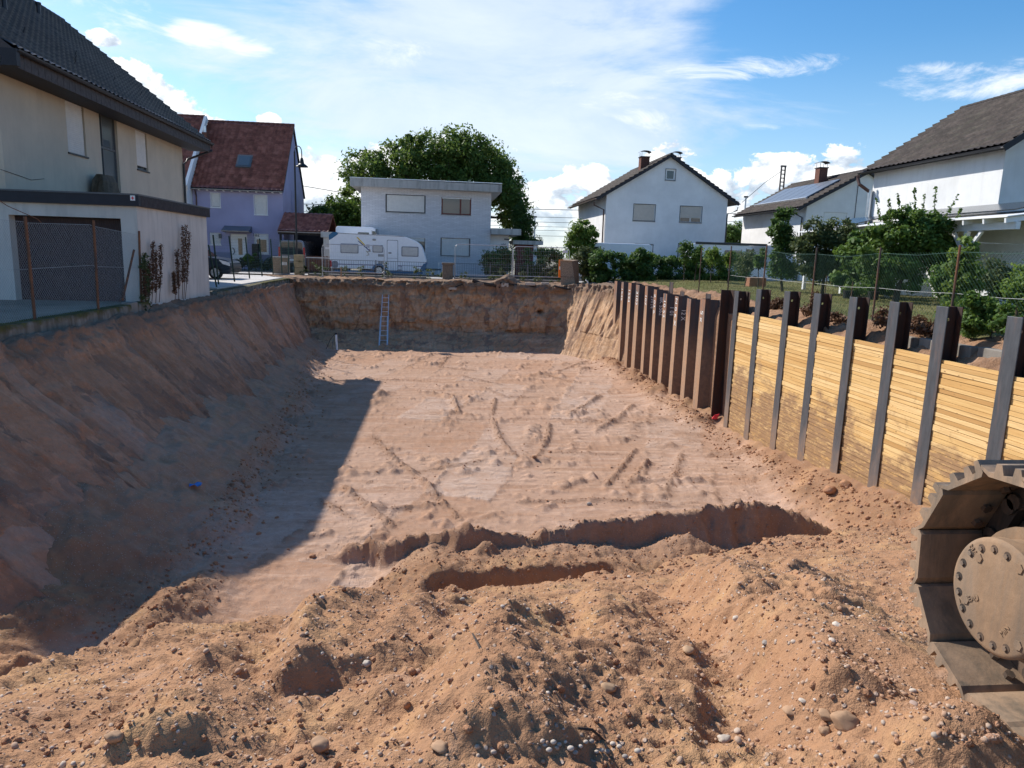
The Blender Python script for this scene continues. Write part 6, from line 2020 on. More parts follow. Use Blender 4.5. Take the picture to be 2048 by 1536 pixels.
# ------------------------------------------------------------------ houses on the right
def gable_house_generic(name, label, XL, XR, YF, YB, EZ, RZ, ov_x, ov_y, mat, tile, holes_spec, win_fn, gut, chim=(), both_gables=True, gutter_drop=True, RX=None):
    root = empty(name, ((XL + XR) / 2, (YF + YB) / 2, 0), label, "house")
    RX = (XL + XR) / 2 if RX is None else RX
    F = Face((XL, YF), (1, 0), (0, -1)); W = XR - XL
    sL = (RZ - EZ) / (RX - XL)
    top = lambda u: EZ + (RZ - EZ) * (u / (RX - XL) if u < RX - XL else (W - u) / (XR - RX)) - 0.12
    mb = MB(); F.wall(mb, W, 0, top, holes_spec, 0.14, (RX - XL,))
    Fl = Face((XL, YB), (0, -1), (-1, 0)); Fl.wall(mb, YB - YF, 0, lambda u: EZ - 0.1)
    Face((XR, YF), (0, 1), (1, 0)).wall(mb, YB - YF, 0, lambda u: EZ - 0.1)
    Face((XR, YB), (-1, 0), (0, 1)).wall(mb, W, 0, lambda u: top(W - u), (), 0.1, (XR - RX,))
    mb.build("wall", mat, root)
    win_fn(F, root)
    ya, yb = YF - ov_y, YB + ov_y
    zl = EZ - ov_x * sL + 0.06
    sR = (RZ - EZ) / (XR - RX); zr = EZ - ov_x * sR + 0.06
    R0, R1 = (RX, ya, RZ + 0.06), (RX, yb, RZ + 0.06)
    rb = MB(); roof_slab(rb, (XL - ov_x, ya, zl), (XL - ov_x, yb, zl), R0, R1, 0.14); roof_slab(rb, (XR + ov_x, ya, zr), (XR + ov_x, yb, zr), R0, R1, 0.14)
    ro = rb.build("roof", M["fascia"], root)
    tile_roof("roof_tile", (XL - ov_x, ya, zl), (XL - ov_x, yb, zl), R0, R1, tile, ro, 0.30, 0.36, 0.08)
    tile_roof("roof_tile", (XR + ov_x, ya, zr), (XR + ov_x, yb, zr), R0, R1, tile, ro, 0.30, 0.36, 0.08)
    ridge_caps(R0, R1, tile, ro)
    for (vx, vz) in ((XL - ov_x, zl), (XR + ov_x, zr)): MB().bar((vx, ya - 0.02, vz - 0.09), (RX, ya - 0.02, RZ - 0.03), 0.035, 0.2).build("verge_board", M["fascia"], ro)
    gutter((XL - ov_x - 0.07, ya, zl - 0.02), (XL - ov_x - 0.07, yb, zl - 0.02), gut, ro)
    gutter((XR + ov_x + 0.07, ya, zr - 0.02), (XR + ov_x + 0.07, yb, zr - 0.02), gut, ro)
    for (cx, cy, w, zt) in chim:
        zb = RZ - abs(cx - RX) * sL - 0.2
        c = MB().box(cx - w / 2, cx + w / 2, cy - w / 2, cy + w / 2, zb, zt).build("chimney", M["chimney"], ro)
        MB().box(cx - w / 2 - 0.05, cx + w / 2 + 0.05, cy - w / 2 - 0.05, cy + w / 2 + 0.05, zt, zt + 0.06).build("chimney_collar", M["slate"], c)
        for (sx, sy) in ((-1, -1), (1, -1), (1, 1), (-1, 1)):
            MB().tube([(cx + sx * w * 0.42, cy + sy * w * 0.42, zt + 0.05), (cx + sx * w * 0.42, cy + sy * w * 0.42, zt + 0.34)], 0.015, 5).build("hood_leg", M["frame_grey"], c)
        hm = MB(); n = 8
        for k in range(n):
            t0, t1 = math.pi * k / n, math.pi * (k + 1) / n
            P = lambda t, y: (cx - math.cos(t) * (w / 2 + 0.1), y, zt + 0.32 + 0.14 * math.sin(t))
            hm.quad(P(t0, cy - w / 2 - 0.06), P(t1, cy - w / 2 - 0.06), P(t1, cy + w / 2 + 0.06), P(t0, cy + w / 2 + 0.06))
        hm.build("chimney_hood", M["frame_grey"], c)
    return root, F, ro, (zl, zr, sL)


def white_gable_house():
    XL, XR, YF = 11.55, 20.3, 50.0

    def h(px0, py0, px1, py1):
        a, b = onY(px0, py0, YF), onY(px1, py1, YF)
        return (a[0] - XL, b[0] - XL, b[2], a[2])
    w = [h(1268, 408, 1309, 443), h(1361, 412, 1402, 446), h(1332, 338, 1350, 361), h(1270, 488, 1304, 520), h(1357, 487, 1391, 520)]

    def wins(F, root):
        window(F, root, w[0], M["frame_white"], 0.97, M["shutter_beige"], rim=M["frame_dark"])
        window(F, root, w[1], M["frame_white"], 0.72, M["shutter_beige"], rim=M["frame_dark"], mull=((w[1][0] + w[1][1]) / 2,))
        window(F, root, w[2], M["frame_white"], None, rim=M["frame_dark"], t=0.1)
        window(F, root, w[3], M["frame_white"], 0.97, M["shutter_beige"], rim=M["frame_dark"])
        window(F, root, w[4], M["frame_white"], 0.97, M["shutter_beige"], rim=M["frame_dark"])
    root, F, ro, _ = gable_house_generic("gable_house", "white two-storey gable house with two chimneys in the middle of the street", XL, XR, YF, 60.2, 6.05, 8.72, 0.75, 0.25, M["plaster_white"], M["tile_brown"], w, wins, M["gutter_brown"],
                                         ((14.6, 51.9, 0.62, 8.75), (17.6, 54.0, 0.62, 9.1)))
    MB().tube([(XL - 0.82, YF + 0.2, 5.4), (XL - 0.82, YF + 0.2, 5.2), (XL - 0.1, YF + 0.22, 4.9), (XL - 0.08, YF + 0.22, 0)], 0.05, 8).build("downpipe", M["gutter_brown"], root)
    MB().tube([(XR + 0.82, YF + 0.1, 5.4), (XR + 0.8, YF + 0.1, 5.2), (XR + 0.1, YF + 0.12, 4.9), (XR + 0.08, YF + 0.12, 0)], 0.05, 8).build("downpipe", M["gutter"], root)


white_gable_house()


def solar_house():
    XL, YF = 23.6, 45.0
    XR = 31.2; EZ, RZ = 5.45, 7.6

    def h(px0, py0, px1, py1):
        a, b = onY(px0, py0, YF), onY(px1, py1, YF)
        return (a[0] - XL, b[0] - XL, b[2], a[2])
    w = [h(1648, 424, 1692, 452)]

    def wins(F, root):
        window(F, root, w[0], M["frame_white"], 1.0, M["frame_white"], rim=None)
    root, F, ro, (zl, zr, s) = gable_house_generic("gable_house", "white house with solar collectors on its dark roof", XL, XR, YF, 54.8, EZ, RZ, 0.7, 0.25, M["plaster_white"], M["tile_brown"], w, wins, M["gutter"], ((26.6, 49.2, 0.6, 8.2),), RX=27.45)
    n = Vector((-s, 0, 1)).normalized()
    top = lambda x: EZ + (x - XL) * s + 0.06
    for k in range(6):
        y0 = 46.0 + k * 1.28
        P = lambda x, y, w_: Vector((x, y, top(x))) + n * w_
        m = MB().hexa([P(24.1, y0, 0.09), P(26.3, y0, 0.09), P(26.3, y0 + 1.22, 0.09), P(24.1, y0 + 1.22, 0.09), P(24.1, y0, 0.17), P(26.3, y0, 0.17), P(26.3, y0 + 1.22, 0.17), P(24.1, y0 + 1.22, 0.17)])
        m.build("solar_panel", M["solar"], ro)
    fr = MB()
    fr.hexa([P(24.0, 45.9, 0.06), P(24.09, 45.9, 0.06), P(24.09, 53.8, 0.06), P(24.0, 53.8, 0.06), P(24.0, 45.9, 0.19), P(24.09, 45.9, 0.19), P(24.09, 53.8, 0.19), P(24.0, 53.8, 0.19)])
    fr.build("collector_frame", M["alu"], ro)
    MB().tube([(XL - 0.77, YF + 0.3, 5.0), (XL - 0.74, YF + 0.3, 4.85), (XL - 0.1, YF + 0.32, 4.55), (XL - 0.08, YF + 0.32, 0)], 0.05, 8).build("downpipe", M["gutter"], root)
    MB().tube([(XL + 3.3, YF - 0.03, 0.4), (XL + 3.3, YF - 0.03, 7.1)], 0.02, 6).build("lightning_conductor", M["gutter"], root)


solar_house()


def right_house():
    XL, YF, YB = 19.0, 23.2, 30.6
    XR = 27.0; EZ, RZ = 5.85, 8.5
    root, F, ro, (zl, zr, s) = gable_house_generic("gable_house", "large white rough-plastered house with weathered brown roof at the right edge", XL, XR, YF, YB, EZ, RZ, 0.42, 0.4, M["plaster_white2"], M["tile_brown"], [(2.2, 3.4, 3.6, 4.9)],
                                                   lambda F, r: window(F, r, (2.2, 3.4, 3.6, 4.9), M["frame_white"], 0.4, M["shutter"]), M["gutter"], ((23.0, 26.3, 0.5, 9.2),))
    MB().tube([(XL - 0.62, YB + 0.2, 5.5), (XL - 0.62, YB + 0.2, 5.35), (XL - 0.62, YB + 0.05, 5.1), (XL - 0.1, YB - 0.05, 4.75)], 0.07, 10).build("downpipe_bend", M["gutter_brown"], root)
    MB().tube([(XL - 0.12, YB - 0.05, 4.85), (XL - 0.12, YB - 0.05, 0.2)], 0.10, 10).build("downpipe", M["steel_pipe"], root)
    # terrace roof on white posts along the wall
    p = empty("terrace_roof", (17.6, 25, 0.4), "white timber terrace roof with dark panels against the right white house", "pergola")
    XO = 16.7
    for (y0, y1, nm) in ((19.5, 27.4, 0), (27.9, 31.8, 1)):
        zo, zi = (3.05, 3.42) if nm == 0 else (2.95, 3.35)
        MB().box(XO - 0.07, XO + 0.07, y0, y1, zo - 0.30, zo - 0.08).build("beam", M["wood_white"], p)
        k = y0 + 0.1; 
        while k < y1:
            MB().bar((XO - 0.35, k, zo - 0.06), (XL - 0.02, k, zi - 0.02), 0.07, 0.14).build("rafter", M["wood_white"], p); k += 0.85
        MB().hexa([(XO - 0.38, y0, zo + 0.03), (XL - 0.02, y0, zi + 0.07), (XL - 0.02, y1, zi + 0.07), (XO - 0.38, y1, zo + 0.03), (XO - 0.38, y0, zo + 0.06), (XL - 0.02, y0, zi + 0.10), (XL - 0.02, y1, zi + 0.10), (XO - 0.38, y1, zo + 0.06)]).build("roof_sheet", M["frame_white"], p)
        MB().hexa([(XO + 0.5, y0 + 0.8, zo + 0.30), (XL - 0.2, y0 + 0.8, zi + 0.30), (XL - 0.2, y1 - 0.3, zi + 0.30), (XO + 0.5, y1 - 0.3, zo + 0.30), (XO + 0.5, y0 + 0.8, zo + 0.34), (XL - 0.2, y0 + 0.8, zi + 0.35), (XL - 0.2, y1 - 0.3, zi + 0.35), (XO + 0.5, y1 - 0.3, zo + 0.34)]).build("dark_panel", M["panel_dark"], p)
        for y in ((y0 + 2.0, y1 - 2.2) if nm == 0 else (y0 + 0.4, y1 - 0.4)):
            MB().box(XO - 0.065, XO + 0.065, y - 0.065, y + 0.065, 0.35, zo - 0.30).build("post", M["wood_white"], p)
            for q in (-1, 1):
                MB().bar((XO, y + q * 0.06, zo - 0.95), (XO, y + q * 0.62, zo - 0.32), 0.09, 0.10).build("brace", M["wood_white"], p)
    MB().box(18.2, 18.98, 20.2, 23.15, 0.3, 3.3).build("side_screen", M["wood_white"], p)
    # steel tube swing frame
    f = empty("tube_frame", (17.0, 20.4, 0.5), "thin grey tube frame standing under the terrace roof", "frame")
    MB().tube([(16.1, 20.2, 0.45), (16.1, 20.2, 2.35), (17.9, 20.4, 2.35), (17.9, 20.4, 0.45)], 0.02, 8).tube([(16.1, 20.2, 1.55), (17.9, 20.4, 1.5)], 0.012, 6).build("tube", M["galv"], f)


right_house()


# ------------------------------------------------------------------ vegetation builders
def leaf_mesh(name, centers, sig, n, size, seed, updir=0.35, aspect=0.55):
    """n leaves gathered round clump centres (k,3); sig: spread of a clump (k,) or scalar"""
    rng = np.random.default_rng(seed)
    C = np.asarray(centers, float); k = len(C)
    sig = np.broadcast_to(np.asarray(sig, float).reshape(-1, 1) if np.ndim(sig) else np.full((k, 1), sig), (k, 1))
    idx = rng.integers(0, k, n)
    d = rng.normal(size=(n, 3)); d /= np.linalg.norm(d, axis=1, keepdims=True)
    r = rng.random((n, 1)) ** 0.75 * 1.15
    P = C[idx] + d * r * sig[idx] * np.array([1, 1, 0.8])
    nrm = d * 0.7 + rng.normal(size=(n, 3)) * 0.6; nrm[:, 2] += updir; nrm /= np.linalg.norm(nrm, axis=1, keepdims=True)
    t = np.cross(nrm, rng.normal(size=(n, 3))); t /= np.linalg.norm(t, axis=1, keepdims=True)
    b = np.cross(nrm, t)
    s = size * (0.6 + 0.8 * rng.random((n, 1)))
    v = np.stack([P - t * s, P + b * s * aspect - t * s * 0.1 + nrm * s * 0.12, P + t * s, P - b * s * aspect - t * s * 0.1 + nrm * s * 0.12], 1).reshape(-1, 3)
    f = np.arange(n * 4).reshape(n, 4)
    ctone = rng.random(k)
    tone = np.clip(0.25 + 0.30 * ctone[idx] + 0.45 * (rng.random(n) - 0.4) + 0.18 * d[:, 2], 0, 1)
    return v, f, np.repeat(tone, 4)


def leaf_obj(name, v, f, tone, mat, parent):
    off = np.array(world_loc(parent)) if parent is not None else 0
    me = mesh_from(name, v - off, f)
    at = me.attributes.new("tone", "FLOAT", "POINT"); at.data.foreach_set("value", tone.astype(np.float32))
    return link_obj(name, me, mat, parent)


def clumps_ellipsoid(blobs, per, seed, shell=0.55):
    rng = np.random.default_rng(seed); out = []; sg = []
    for (cx, cy, cz, rx, ry, rz) in blobs:
        m = max(6, int(2.2 * per * rx * rz))
        d = rng.normal(size=(m, 3)); d /= np.linalg.norm(d, axis=1, keepdims=True)
        r = (shell + (1 - shell) * rng.random((m, 1)) ** 0.6) * 0.88
        out.append(np.array([cx, cy, cz]) + d * r * np.array([rx, ry, rz])); sg += list(rng.uniform(0.18, 0.48, m) * min(rx, rz) + 0.06)
    return np.concatenate(out), np.array(sg)


def tree(name, label, cat, base, blobs, mat, n, size, per=6.0, seed=1, trunk_r=0.12, shell=0.5, limbs=9, group=None, trunk_mat="bark", spikes=None):
    root = empty(name, base, label, cat, group)
    C, sg = clumps_ellipsoid(blobs, per, seed, shell)
    v, f, tone = leaf_mesh("crown", C, sg, n, size, seed + 1)
    if spikes:                                   # long shoots standing out of the crown
        rng = np.random.default_rng(seed + 5)
        cs = []
        for (p, q) in spikes:
            for t in np.linspace(0, 1, 14): cs.append(np.array(p) * (1 - t) + np.array(q) * t)
        v2, f2, t2 = leaf_mesh("s", cs, 0.05, len(cs) * 3, size * 0.9, seed + 6)
        f2 = f2 + len(v); v = np.concatenate([v, v2]); f = np.concatenate([f, f2]); tone = np.concatenate([tone, t2])
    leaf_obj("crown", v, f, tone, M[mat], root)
    mb = MB(); b = Vector(base); rng = random.Random(seed)
    cen = Vector(tuple(np.mean([q[:3] for q in blobs], axis=0)))
    fork = b.lerp(Vector((cen.x, cen.y, cen.z)), 0.55)
    fork.x += rng.uniform(-0.1, 0.1)
    mb.tube([b - Vector((0, 0, 0.15)), b.lerp(fork, 0.5) + Vector((rng.uniform(-.04, .04), rng.uniform(-.04, .04), 0)), fork], [trunk_r * 1.25, trunk_r, trunk_r * 0.75], 8)
    for k in range(limbs):
        q = Vector(tuple(C[rng.randrange(len(C))])); m = fork.lerp(q, 0.5) + Vector((rng.uniform(-.1, .1), rng.uniform(-.1, .1), 0.1)) * (q - fork).length * 0.3
        mb.tube([fork, m, q], [trunk_r * 0.55, trunk_r * 0.35, trunk_r * 0.12], 6)
    for p, q in (spikes or ()): mb.tube([p, q], [0.012, 0.004], 4)
    mb.build("trunk", M[trunk_mat], root)
    return root


def hedge(name, label, x0, x1, y0, y1, z0, z1, mat, n, size, seed, group=None, bulge=0.12, cat="hedge"):
    root = empty(name, ((x0 + x1) / 2, (y0 + y1) / 2, z0), label, cat, group)
    rng = np.random.default_rng(seed); m = int((x1 - x0 + y1 - y0) * (z1 - z0) * 16) + 20
    C = np.stack([rng.uniform(x0, x1, m), rng.uniform(y0, y1, m), rng.uniform(z0, z1, m)], 1)
    # push clumps to the faces
    k = rng.integers(0, 3, m); ycl = np.where(rng.random(m) < 0.8, y0, y1)
    C[:, 1] = np.where(k == 0, ycl, C[:, 1]); C[:, 2] = np.where(k == 1, z1, C[:, 2]); C[:, 0] = np.where(k == 2, np.where(rng.random(m) < 0.5, x0, x1), C[:, 0])
    C += rng.normal(size=C.shape) * bulge
    C[:, 2] = np.where(rng.random(m) < 0.35, rng.uniform(z0, (z0 + z1) / 2, m), C[:, 2])
    C[:, 2] = np.maximum(C[:, 2], z0 + 0.08)
    v, f, tone = leaf_mesh("foliage", C, rng.uniform(0.15, 0.42, len(C)), n, size, seed + 1, 0.3)
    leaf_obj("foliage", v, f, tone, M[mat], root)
    mb = MB()
    for k in range(max(2, int((x1 - x0) / 0.7))):
        x = x0 + (x1 - x0) * (k + 0.5) / max(2, int((x1 - x0) / 0.7))
        mb.tube([(x, (y0 + y1) / 2, z0 - 0.1), (x + 0.1, (y0 + y1) / 2, (z0 + z1) / 2), (x - 0.1, (y0 + y1) / 2, z1 - 0.15)], [0.035, 0.025, 0.01], 5)
    st = mb.build("stems", M["bark"], root); st["kind"] = "stuff"
    return root


# ------------------------------------------------------------------ trees and bushes
def vegetation():
    # big broadleaf tree behind the flat roof house
    Y = 62.0
    B = []
    for (px, py, rx, rz) in ((735, 345, 2.2, 2.2), (800, 325, 2.6, 2.2), (870, 310, 3.0, 2.2), (935, 308, 3.0, 2.4), (985, 335, 2.2, 2.4), (1000, 375, 2.0, 2.0), (1022, 400, 2.0, 2.2), (720, 395, 1.7, 2.4), (860, 360, 4.0, 2.2), (950, 370, 3.2, 2.2), (915, 290, 1.7, 1.2), (830, 290, 1.4, 0.9), (1030, 440, 1.5, 2.0)):
        p = onY(px, py, Y); B.append((p[0], Y + random.uniform(-1, 1), p[2], rx, 2.6, rz))
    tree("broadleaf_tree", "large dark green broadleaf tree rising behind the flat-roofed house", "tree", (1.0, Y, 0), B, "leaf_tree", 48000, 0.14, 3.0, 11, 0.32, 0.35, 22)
    B = []
    for (px, py, rx, rz) in ((1048, 455, 1.0, 1.6), (1052, 490, 1.3, 1.2), (1035, 425, 0.7, 1.3), (1060, 505, 1.2, 0.9)):
        p = onY(px, py, 58.5); B.append((p[0], 58.5, p[2], rx, 1.2, rz))
    tree("conifer", "dark narrow conifer right of the entrance wing", "tree", (onY(1048, 500, 58.5)[0], 58.5, 0), B, "leaf_dark", 12000, 0.085, 12, 21, 0.15, 0.3)
    B = []
    for (px, py, rx, rz) in ((640, 435, 1.3, 1.3), (668, 425, 1.5, 1.3), (700, 435, 1.6, 1.6), (655, 455, 1.6, 1.2), (690, 458, 1.8, 1.4), (715, 450, 1.0, 1.4)):
        p = onY(px, py, 58); B.append((p[0], 58, p[2], rx, 1.3, rz))
    tree("garden_tree", "mid green garden trees filling the gap between carport and flat-roofed house", "tree", (onY(680, 480, 58)[0], 58, 0), B, "leaf_mid", 14000, 0.12, 7, 31, 0.14, 0.35, spikes=[(tuple(onY(656, 420, 58)), tuple(onY(655, 395, 58))), (tuple(onY(625, 430, 58)), tuple(onY(612, 410, 58)))])
    # dark bush in front of the flat roof house
    p = onY(995, 522, 47.5)
    tree("garden_bush", "dark round bush in front of the entrance wing, behind the mesh fence", "bush", (p[0], 47.5, 0.05), [(p[0], 47.5, 1.0, 1.15, 0.9, 1.0), (p[0] + 0.5, 47.5, 1.35, 0.6, 0.6, 0.7)], "leaf_hedge", 9000, 0.075, 20, 41, 0.05, 0.4)
    hedge("privet_hedge", "clipped hedge behind the mesh fence right of the red door", float(onY(1055, 520, 48)[0]), float(onY(1118, 520, 48)[0]), 47.7, 48.5, 0.0, 1.75, "leaf_mid", 12000, 0.06, 43)
    # light young tree beside the gable house and the bank of bushes at its foot
    B = []
    for (px, py, rx, rz) in ((1168, 458, 0.8, 0.7), (1160, 478, 0.9, 0.7), (1180, 470, 0.5, 0.9), (1158, 495, 1.0, 0.6), (1175, 500, 0.8, 0.6)):
        p = onY(px, py, 44.5); B.append((p[0], 44.5, p[2], rx, 0.7, rz))
    tree("young_tree", "young light green tree at the left corner of the white gable house", "tree", (onY(1168, 520, 44.5)[0], 44.5, 0.1), B, "leaf_light", 7500, 0.085, 14, 51, 0.05, 0.3)
    B = []
    for (px, py, rx, rz) in ((1165, 525, 0.7, 0.8), (1180, 540, 0.6, 0.7), (1158, 545, 0.4, 0.5), (1172, 508, 0.5, 0.4)):
        p = onY(px, py, 40.5); B.append((p[0], 40.5, p[2], rx, 0.6, rz))
    tree("wild_bush", "grey-green wild bush squeezed between boarded cabinet and laurel hedge", "bush", (onY(1170, 555, 40.5)[0], 40.5, 0.15), B, "leaf_olive", 6500, 0.06, 22, 55, 0.03, 0.35)
    # laurel hedge
    hedge("laurel_hedge", "tall glossy laurel hedge at the near end of the lawn, above the sheet piles", 8.75, 11.6, 39.0, 40.6, 0.2, 1.72, "leaf_hedge", 24000, 0.085, 61, cat="hedge")
    a, b = onY(1310, 520, 42.2), onY(1385, 520, 42.2)
    hedge("evergreen_hedge", "dark evergreen hedge in front of the gable house wall", float(a[0]) - 1.2, float(b[0]) + 0.5, 42.4, 43.2, 0.1, 1.5, "leaf_hedge", 21000, 0.075, 65)
    a, b = onY(1385, 520, 42.6), onY(1492, 520, 42.6)
    hedge("evergreen_hedge", "dark clipped hedge in front of the long white van", float(a[0]), float(b[0]), 42.2, 43.0, 0.1, 1.75, "leaf_mid", 21000, 0.065, 67)
    # garden trees behind gable and solar house
    for i, (pxs, lab, sd) in enumerate((([(1465, 470, 1.2, 1.2), (1490, 478, 1.3, 1.0), (1510, 485, 1.0, 0.9)], "broad green tree between the gable house and the solar house", 71),)):
        B = [(onY(px, py, 62)[0], 62, onY(px, py, 62)[2], rx, 1.0, rz) for px, py, rx, rz in pxs]
        tree("garden_tree", lab, "tree", (B[1][0], 62, 0), B, "leaf_mid", 9000, 0.11, 9, sd, 0.12, 0.35)
    # small trees standing in the lawn
    for i, (px, py, pb, Y, r, rz, mat, lab) in enumerate((
            (1425, 515, 568, 37.0, 0.52, 0.50, "leaf_light", "round ball-headed standard tree on a thin stem in the lawn"),
            (1393, 512, 566, 38.0, 0.34, 0.60, "leaf_mid", "slim young fruit tree left of the ball-headed tree"),
            (1372, 505, 566, 38.5, 0.40, 0.75, "leaf_mid", "leafy young tree at the left end of the row in the lawn"),
            (1458, 518, 565, 37.0, 0.30, 0.50, "leaf_light", "small yellowish tree just right of the ball-headed tree"),
            (1492, 525, 572, 33.0, 0.50, 0.60, "leaf_olive", "feathery grey-green bush with trailing twigs by the rusty fence post"),
            (1520, 520, 575, 32.0, 0.26, 0.55, "leaf_mid", "thin sapling in front of the long white van's cab"))):
        p = onY(px, py, Y)
        z0 = lawn_z(p[0], Y)
        tree("young_tree", lab, "tree", (p[0], Y, z0), [(p[0], Y, p[2], r, r, rz), (p[0] + 0.1, Y, p[2] + 0.2, r * 0.7, r * 0.7, rz * 0.7)], mat, 1700, 0.055, 60, 80 + i, 0.025, 0.25, 5, "young trees in the lawn")
    # tall narrow tree
    B = []
    for (px, py, rx, rz) in ((1565, 440, 0.45, 0.5), (1562, 470, 0.62, 0.6), (1568, 505, 0.65, 0.6), (1570, 540, 0.6, 0.6), (1548, 455, 0.3, 0.5), (1585, 480, 0.35, 0.6)):
        p = onY(px, py, 28.5); B.append((p[0], 28.5, p[2], rx, 0.5, rz))
    tree("slender_tree", "slender dark green tree between the solar house and the shrubs", "tree", (onY(1566, 580, 28.5)[0], 28.5, 0.4), B, "leaf_hedge", 9000, 0.065, 26, 91, 0.05, 0.3)
    # shrubs between: vines, loquat
    B = []
    for (px, py, rx, rz) in ((1620, 490, 0.6, 0.7), (1640, 465, 0.7, 0.6), (1665, 490, 0.8, 0.8), (1620, 530, 0.7, 0.7), (1650, 530, 0.8, 0.7), (1690, 455, 0.6, 0.4), (1680, 530, 0.6, 0.7)):
        p = onY(px, py, 27.0); B.append((p[0], 27.0, p[2], rx, 0.6, rz))
    tree("garden_shrub", "tall loose shrub with yellow-green leaves left of the big round bush", "bush", (onY(1645, 580, 27)[0], 27.0, 0.4), B, "leaf_olive", 12000, 0.07, 18, 95, 0.06, 0.3)
    B = []
    for (px, py, rx, rz) in ((1705, 500, 0.6, 0.6), (1730, 480, 0.6, 0.5), (1720, 540, 0.7, 0.6), (1750, 550, 0.7, 0.6), (1690, 560, 0.5, 0.4)):
        p = onY(px, py, 25.0); B.append((p[0], 25.0, p[2], rx, 0.5, rz))
    tree("grape_vine", "broad-leaved vine hanging between the two big shrubs by the terrace", "bush", (onY(1720, 585, 25)[0], 25.0, 0.4), B, "leaf_mid", 7000, 0.085, 18, 97, 0.04, 0.3)
    # big round bush
    Y = 22.5
    B = []
    for (px, py, rx, rz) in ((1830, 470, 1.25, 0.75), (1780, 500, 1.0, 0.8), (1880, 490, 1.0, 0.7), (1830, 520, 1.3, 0.75), (1760, 540, 0.7, 0.7), (1810, 440, 0.8, 0.4), (1855, 448, 0.7, 0.4), (1900, 515, 0.6, 0.5), (1815, 560, 0.9, 0.45), (1770, 470, 0.6, 0.5)):
        p = onY(px, py, Y); B.append((p[0], Y + random.uniform(-.3, .3), p[2], rx, 0.9, rz))
    sp = [(tuple(onY(a, b, Y)), tuple(onY(c, d, Y))) for a, b, c, d in ((1830, 420, 1830, 378), (1868, 425, 1872, 375), (1760, 440, 1752, 395), (1800, 425, 1795, 388), (1890, 435, 1915, 392), (1845, 425, 1850, 388), (1780, 440, 1778, 400), (1905, 455, 1922, 418))]
    tree("round_bush", "big round dark green bush with long shoots in front of the right white house", "bush", (onY(1790, 600, Y)[0], Y, 0.4), B, "leaf_mid", 26000, 0.062, 16, 101, 0.10, 0.35, 12, spikes=sp)
    # ivy column by the fence and ivy over the kerb
    B = []
    for (px, py, rx, rz) in ((1935, 500, 0.22, 0.22), (1930, 530, 0.26, 0.25), (1935, 560, 0.30, 0.25), (1915, 590, 0.40, 0.25), (1935, 612, 0.42, 0.22), (1905, 625, 0.35, 0.2)):
        p = onX(px, py, 9.75); B.append((9.75, p[1], p[2], rx, rx, rz))
    tree("ivy_column", "yellow-green ivy climbing a fence post near the right edge", "ivy", (9.75, float(onX(1925, 620, 9.75)[1]), 0.3), B, "leaf_light", 4500, 0.048, 70, 111, 0.03, 0.2, 6)
    B = []
    for (px, py, rx, rz) in ((1960, 600, 0.2, 0.2), (1975, 645, 0.45, 0.16), (2010, 650, 0.40, 0.16), (1940, 655, 0.4, 0.15), (1990, 628, 0.3, 0.15)):
        p = onX(px, py, 9.2); B.append((9.2, p[1], p[2], 0.3, rx * 1.3, rz))
    tree("ground_ivy", "green ivy spilling over the concrete kerb near the right edge", "ivy", (9.25, float(onX(1975, 660, 9.2)[1]), 0.2), B, "leaf_mid", 4200, 0.040, 70, 115, 0.02, 0.2, 8)
    for i, (px, py, Y, r, rz, mat, lab) in enumerate((
            (1995, 555, 17.2, 0.42, 0.62, "leaf_olive", "potted shrub with reddish leaves right of the ivy column"),
            (2042, 575, 16.2, 0.40, 0.55, "leaf_light", "drooping pale green plant cut by the right picture edge"),
            (1885, 560, 19.5, 0.45, 0.50, "leaf_mid", "leafy shrub around the white post behind the ivy column"))):
        p = onY(px, py, Y)
        tree("garden_shrub", lab, "bush", (p[0], Y, 0.4), [(p[0], Y, p[2], r, r, rz), (p[0] + 0.15, Y, p[2] - 0.25, r * 0.8, r * 0.8, rz * 0.8)], mat, 2600, 0.055, 60, 120 + i, 0.03, 0.2, 6)
    # low flower bed along the lawn edge, pots
    B = []
    for px in range(1700, 1790, 12):
        p = onY(px, 578 + random.uniform(-8, 4), 24.3); B.append((p[0], 24.3, p[2], 0.32, 0.3, 0.22))
    tree("flower_bed", "low leafy flower bed at the foot of the shrubs", "flower bed", (B[3][0], 24.3, 0.4), B, "leaf_light", 3600, 0.05, 60, 131, 0.015, 0.2, 6)
    # withered creeper hanging over the cut above the boards
    for i, (px, py, L, lab, sd) in enumerate(((1625, 620, 0.45, "brown withered creeper heap between third and fourth steel beam top", 141), (1700, 655, 0.9, "dry brown leaves over the cut behind the fifth steel beam", 143),
                                              (1780, 640, 0.7, "dry brown creeper behind the sixth steel beam top", 145), (1850, 650, 0.8, "brown and green creeper left of the ivy by the kerb", 147), (1548, 612, 0.5, "dry leafy creeper between second and third steel beam top", 149))):
        p = onX(px, py, 9.1)
        B = [(9.1 + random.uniform(-.1, .1), p[1] + q, max(p[2], 0.25) + random.uniform(-.1, .12), 0.18, 0.22, 0.14) for q in np.linspace(-L / 2, L / 2, 5)]
        if i == 0: B += [(9.15, p[1], p[2] + 0.3, 0.14, 0.14, 0.2)]
        tree("dry_creeper", lab, "creeper", (9.1, p[1], 0.2), B, "leaf_dry", 1500, 0.035, 120, sd, 0.012, 0.2, 5, "withered creepers over the cut")
